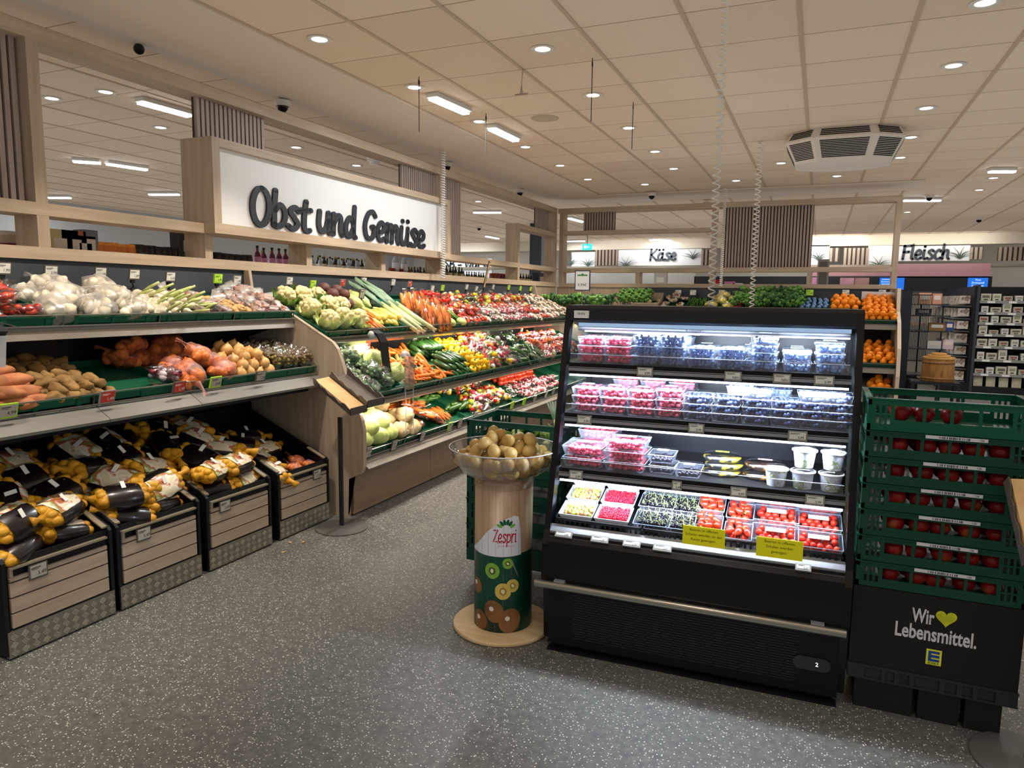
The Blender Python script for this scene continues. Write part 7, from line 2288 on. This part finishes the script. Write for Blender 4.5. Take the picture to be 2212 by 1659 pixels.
# counters
CNT = mat('counter_front', '#8f877c', rough=0.5)
for (px0, px1, y, lab) in ((1225, 1500, 17.5, 'cheese service counter with glass top behind the rear lattice'), (1505, 1740, 17.5, 'middle service counter behind the rear lattice'), (1745, 2040, 17.5, 'meat service counter with glass top')):
    a, b = aty(px0, 620, y), aty(px1, 620, y)
    t = thing('service_counter', lab, 'counter', (a.x, y, 0))
    MB().box((0, 0, 0), (b.x - a.x, 0.9, 1.15)).obj('counter_body', CNT, t)
    MB().prism([(0.0, 1.15), (0.15, 1.85), (0.17, 1.85), (0.03, 1.15)], 0, b.x - a.x, 'x').obj('glass_front', clear('counter_glass', gloss=0.12, rough=0.03), t)
    MB().box((0, 0.10, 1.85), (b.x - a.x, 0.6, 1.88)).obj('glass_shelf', clear('counter_glass'), t)
    MB().box((0.05, 0.1, 1.15), (b.x - a.x - 0.05, 0.85, 1.2)).obj('goods_display', mat('counter_goods', '#c98f7a', rough=0.5, col2=['#e3cfa8', '#a34a3c', '#d9c07a'], scale=3, thresh=(0.3, 0.7)), t)
for i, (px, py, c, w_, h_, lab) in enumerate(((1546, 612, '#9c1f24', 0.18, 0.24, 'red package on the counter behind the lattice'), (1575, 610, '#a56a86', 0.24, 0.2, 'mauve package on the counter behind the lattice'), (1592, 613, '#c7c3c6', 0.22, 0.16, 'silver package on the counter'),
                                         (1640, 614, '#c9bfae', 0.35, 0.14, 'row of pale cups on the middle counter'), (1350, 611, '#b06a3c', 0.6, 0.06, 'long tray of baked goods on the cheese counter'), (1395, 610, '#8c7aa0', 0.22, 0.1, 'violet box on the cheese counter'), (1425, 590, '#b9b2a8', 0.3, 0.5, 'grey upright slicer on the cheese counter'))):
    p = aty(px, py + 8, 17.6)
    tag(MB().box((-w_ / 2, 0, 0), (w_ / 2, 0.2, h_)).box((-w_ * 0.3, -0.004, h_ * 0.35), (w_ * 0.3, 0, h_ * 0.6), 1).obj('counter_item', [mat('item' + c, c, rough=0.5), mat('item_label', '#d8d2c6')], None, mt=TM((p.x, 17.65, 1.881))), lab, 'package')
# decorative grass tufts on the headers
gr = MB()
for i in range(15):
    a = PI * (i + 0.5) / 15
    L = 0.2 + 0.1 * math.sin(i * 2.3)
    gr.tube([(0, 0, 0), (0.5 * L * math.cos(a) * 0.8, 0, 0.6 * L * (0.4 + 0.6 * math.sin(a))), (L * math.cos(a) * 1.2, 0, L * (0.3 + 0.7 * math.sin(a)))], [0.008, 0.007, 0.002], 4)
gp = solo(gr, 'grass_tuft', mat('grass_print', '#4d5a50', rough=0.6), 'x', 'plant', False)
for px, py, lab in ((1232, 573, 'dark grass tuft on the header far left of the cheese lettering'), (1270, 575, 'wide grass tuft left of the cheese lettering'), (1352, 577, 'small grass tuft below the cheese panel'), (1497, 560, 'grass tuft right of the cheese lettering'),
                    (1768, 562, 'pale grass tuft on the bright white panel'), (1898, 578, 'grass tuft inside the lattice end post'), (2073, 559, 'grass tuft right of the meat lettering')):
    p = aty(px, py, 19.98)
    put(gp, TM(p, s=1.0), lab)

# ---------------------------------------------------------------- right-hand gondolas
BLKSH = mat('gondola_black', '#17191d', rough=0.45)
ZS = [(650, 1), (675, 2), (697, 3), (722, 4), (748, 5), (777, 6), (808, 7), (843, 8)]
GY = 15.4
x0 = aty(2106, 760, GY).x
x1 = x0 + 2.4
t = thing('gondola_end', 'black gondola with eight shelves of pale household goods at the right', 'shelving', (x0, GY, 0))
MB().box((0, 0.45, 0), (x1 - x0, 0.5, 1.95)).obj('back_board', BLKSH, t)
MB().box((-0.04, -0.02, 0), (0.0, 0.5, 1.98)).obj('upright', mat('gondola_upright', '#3a3f47', rough=0.45), t)
MB().box((0, -0.05, 0), (x1 - x0, 0.5, 0.12)).obj('plinth', BLKSH, t)
CARTS = []
for i, (c, w_, h_) in enumerate((('#d8d3c2', 0.13, 0.15), ('#c9c2ae', 0.16, 0.11), ('#dcdad3', 0.11, 0.12), ('#b9b0a0', 0.14, 0.09))):
    CARTS.append(tag(MB().box((-w_ / 2, 0, 0), (w_ / 2, 0.12, h_)).box((-w_ * 0.35, -0.002, h_ * 0.4), (w_ * 0.35, 0, h_ * 0.75), 1).box((-w_ * 0.2, -0.003, h_ * 0.12), (w_ * 0.2, 0, h_ * 0.25), 2).obj('goods_carton', [mat('goods' + c, c, rough=0.55), mat('goods_print%d' % i, ['#9b9a86', '#6f6a5c', '#a89f93', '#8f5f55'][i], rough=0.55), TINK]), 'x', 'carton'))
pouch = tag(MB().hexa([(-0.07, 0, 0), (0.07, 0, 0), (0.06, 0.09, 0), (-0.06, 0.09, 0)], [(-0.075, 0.03, 0.24), (0.075, 0.03, 0.24), (0.075, 0.035, 0.24), (-0.075, 0.035, 0.24)]).obj('goods_pouch', mat('pouch_cream', '#cfc6ae', rough=0.4, col2='#a8a08c', scale=9)), 'x', 'pouch')
sh_names = ['top', 'second', 'third', 'fourth', 'fifth', 'sixth', 'seventh', 'bottom']
for py, k in ZS:
    z = aty(2150, py, GY).z
    s = MB().box((0, 0.0, z - 0.02), (x1 - x0, 0.45, z)).obj('shelf', BLKSH, t)
    MB().box((0, -0.012, z - 0.045), (x1 - x0, 0.0, z + 0.002)).obj('price_rail', mat('light_price_rail', '#8f8f8c' if k < 4 else '#8f8f8c', rough=0.4), s)
    a = MB()
    for i in range(6): a.box((0.12 + i * 0.33, -0.016, z - 0.042), (0.24 + i * 0.33, -0.012, z - 0.004))
    a.obj('shelf_labels', PAPERW, s)['kind'] = 'stuff'
    n = 10
    for i in range(n):
        x = x0 + 0.10 + i * 0.17
        if k == 8 and i < 5: put(pouch, TM((x0 + 0.1 + i * 0.2, GY + 0.05, z), s=1.0), 'upright cream pouch on the bottom shelf of the right gondola', 'cream pouches')
        elif x < x1 - 0.1: put(CARTS[(i * 3 + k) % 4], TM((x, GY + 0.03, z), s=(1, 1, R.uniform(0.8, 1.25))), 'pale carton on the %s shelf of the right gondola' % sh_names[k - 1], 'cartons on the %s gondola shelf' % sh_names[k - 1])
# side run receding behind it, hanging packs facing left
t = thing('aisle_shelving', 'receding shelving run with hooks of small hanging packs left of the pale goods', 'shelving', (x0 - 0.02, 16, 0))
P4('back_board', BLKSH, lambda m: m.box((x0 - 0.08, 15.45, 0), (x0 - 0.04, 19.3, 1.95)))
P4('base_deck', BLKSH, lambda m: m.box((x0 - 0.5, 15.45, 0), (x0 - 0.08, 19.3, 0.16)))
pk = tag(MB().box((-0.20, -0.05, -0.17), (-0.0, 0.05, 0)).obj('hanging_pack', mat('small_pack', '#a89a8c', rough=0.4, col2=['#d8cfc2', '#7d5f52', '#c9b9a0'], scale=7, rnd=0.35)), 'x', 'pack')
for k in range(7):
    z = 1.78 - k * 0.235
    P4('hook_rail', mat('hook_rail_grey', '#55585c', rough=0.4), lambda m: m.box((x0 - 0.36, 15.5, z - 0.20), (x0 - 0.10, 19.2, z - 0.185)))
    for j in range(14):
        put(pk, TM((x0 - 0.12, 15.6 + j * 0.26, z), s=R.uniform(0.85, 1.05)), 'small hanging pack in row %s of the receding run' % sh_names[k], 'packs in the %s row of the receding run' % sh_names[k])
# dark promotional rack and what stands on it
RY = 12.3
xa, xb, xc = aty(1941, 740, RY).x, aty(1996, 740, RY).x, aty(2046, 740, RY).x
t = thing('display_rack', 'tall dark metal rack beside the rear end panel with kitchen goods on its shelves', 'rack', (xa, RY, 0))
RK = mat('rack_blue_grey', '#262d36', rough=0.4, metal=0.3)
MB().box((0, 0, 0), (0.14, 0.6, 1.82)).obj('side_frame', RK, t)
MB().box((xb - xa - 0.02, 0.55, 0), (xb - xa, 0.6, 1.8)).box((xc - xa - 0.02, 0.55, 0), (xc - xa, 0.6, 1.6)).obj('rear_upright', RK, t)
a = MB()
for i in range(12): a.box((0.15 + i * 0.02, 0.02, 0.75), (0.158 + i * 0.02, 0.026, 1.76))
for z in (0.76, 1.2, 1.75): a.box((0.14, 0.018, z), (0.40, 0.028, z + 0.015))
a.obj('wire_panel', RK, t)
for z in (0.55, 0.95, 1.22, 1.45, 1.62):
    MB().box((0.14, 0.0, z - 0.012), (xc - xa, 0.58, z)).obj('shelf', RK, t)
MB().box((0.14, 0.02, 0.0), (0.30, 0.58, 0.5)).obj('base_cabinet', RK, t)
pc = (('#d9a07a', 0.16, 0.17, 1.62, 0.14, 'salmon-coloured boxed set on the top of the dark rack'), ('#c98f74', 0.12, 0.16, 1.62, 0.32, 'peach box beside the salmon set on the dark rack'), ('#3c3a3c', 0.2, 0.10, 1.45, 0.12, 'black wire tray item on the upper shelf of the dark rack'), ('#8a6b3a', 0.22, 0.12, 1.32 - 0.1, 0.30, 'brown basket on the second shelf of the dark rack'),
      ('#2f3d7a', 0.10, 0.14, 1.22, 0.52, 'blue pack on the second shelf of the dark rack'), ('#c7c6c4', 0.18, 0.12, 0.95, 0.30, 'pale cups on the middle shelf of the dark rack'), ('#c9b6bd', 0.14, 0.14, 0.95, 0.5, 'pinkish packs on the middle shelf of the dark rack'))
for c, w_, h_, z, dx, lab in pc:
    tag(MB().box((0, 0, 0), (w_, 0.12, h_)).box((w_ * 0.15, -0.003, h_ * 0.4), (w_ * 0.85, 0, h_ * 0.8), 1).obj('rack_item', [mat('rk' + c, c, rough=0.5), mat('rk_label', '#d2c9c0')], None, mt=TM((xa + dx + 0.1, RY + 0.12, z + 0.001))), lab, 'package')
p = aty(2026, 824, 11.9)
t = thing('wooden_tub', 'round wooden stave tub with lids stacked on top near the right gondolas', 'tub', (p.x, 12.0, p.z))
MB().lathe([(0, 0), (0.205, 0.0), (0.215, 0.02), (0.205, 0.32), (0.195, 0.32), (0, 0.3)], 30).obj('tub_staves', mat('tub_pine', '#b3824a', rough=0.5, col2='#8f6233', scale=12, stretch=(3, 3, 0.3)), t, True, 40)
MB().lathe([(0.217, 0.03), (0.221, 0.03), (0.219, 0.06), (0.215, 0.06)], 30).lathe([(0.208, 0.26), (0.212, 0.26), (0.211, 0.29), (0.206, 0.29)], 30).obj('tub_hoops', mat('tub_hoop', '#8a6238', rough=0.5), t, True)
for k, r_ in enumerate((0.212, 0.15, 0.10)):
    MB().lathe([(0, 0.325 + k * 0.03), (r_, 0.325 + k * 0.03), (r_, 0.35 + k * 0.03), (0, 0.35 + k * 0.03)], 28).obj('lid', mat('tub_lid_pine', '#c99a58', rough=0.5), t)
t = thing('tub_table', 'dark table under the wooden tub', 'table', (p.x - 0.35, 11.75, 0))
MB().box((0, 0, p.z - 0.04), (0.62, 0.55, p.z - 0.002)).obj('table_top', RK, t)
for x in (0.0, 0.58):
    for y in (0.0, 0.51): MB().box((x, y, 0), (x + 0.04, y + 0.04, p.z - 0.04)).obj('leg', RK, t)
# items held by hanger panels: stand behind the lattice end (two tall grey frames)
for px, lab in ((1778, 'grey upright slicer frame behind the right bay of the lattice'), (1868, 'second small grey frame far behind the right bay of the lattice')):
    a, b = aty(px - 11, 560, 17.7), aty(px + 11, 612, 17.7)
    b.z = 1.881
    if px == 1778:
        tag(MB().box((a.x, 17.7, b.z), (b.x, 17.76, a.z)).box((a.x + 0.04, 17.69, b.z + 0.1), (b.x - 0.04, 17.7, a.z - 0.06), 1).obj('slicer_frame', [mat('slicer_grey', '#8a847b', rough=0.4), mat('slicer_dark', '#5b5650', rough=0.4)]), lab, 'appliance')
# onion skin crumbs on the floor
for i, (px, py) in enumerate(((627, 1173), (612, 1194), (655, 1172))):
    p = atz(px, py, 0)
    tag(MB().ell((0, 0, 0.004), (0.014, 0.009, 0.004), 8, 5, amp=0.5, seed=i).obj('onion_skin', mat('dry_onion_skin', '#c9a26a', rough=0.7), None, True, mt=TM((p.x, p.y, 0), rz=i)), 'small dry onion skin on the floor near the farthest bin, ' + ['largest flake', 'nearer flake', 'tiny right flake'][i], 'crumb')

# bag dispenser cut by the left edge of the photo
p = atx(3, 740, -3.30)
t = thing('bag_roll_dispenser', 'white bag hanging from a dark dispenser at the left edge of the photo', 'bag dispenser', p)
MB().prism([(-0.01, 0.02), (0.02, 0.05), (-0.10, 0.12), (-0.12, 0.10)], -0.09, 0.02, 'y').tube([(-0.10, -0.05, 0.11), (-0.30, -0.05, 0.05)], 0.008, 6).obj('dispenser_body', MATTB, t)
MB().prism([(0.0, 0.03), (0.006, 0.03), (-0.015, -0.11), (-0.03, -0.10)], -0.09, 0.02, 'y').obj('hanging_bag', mat('white_film_bag', '#c9c9c9', rough=0.35), t)
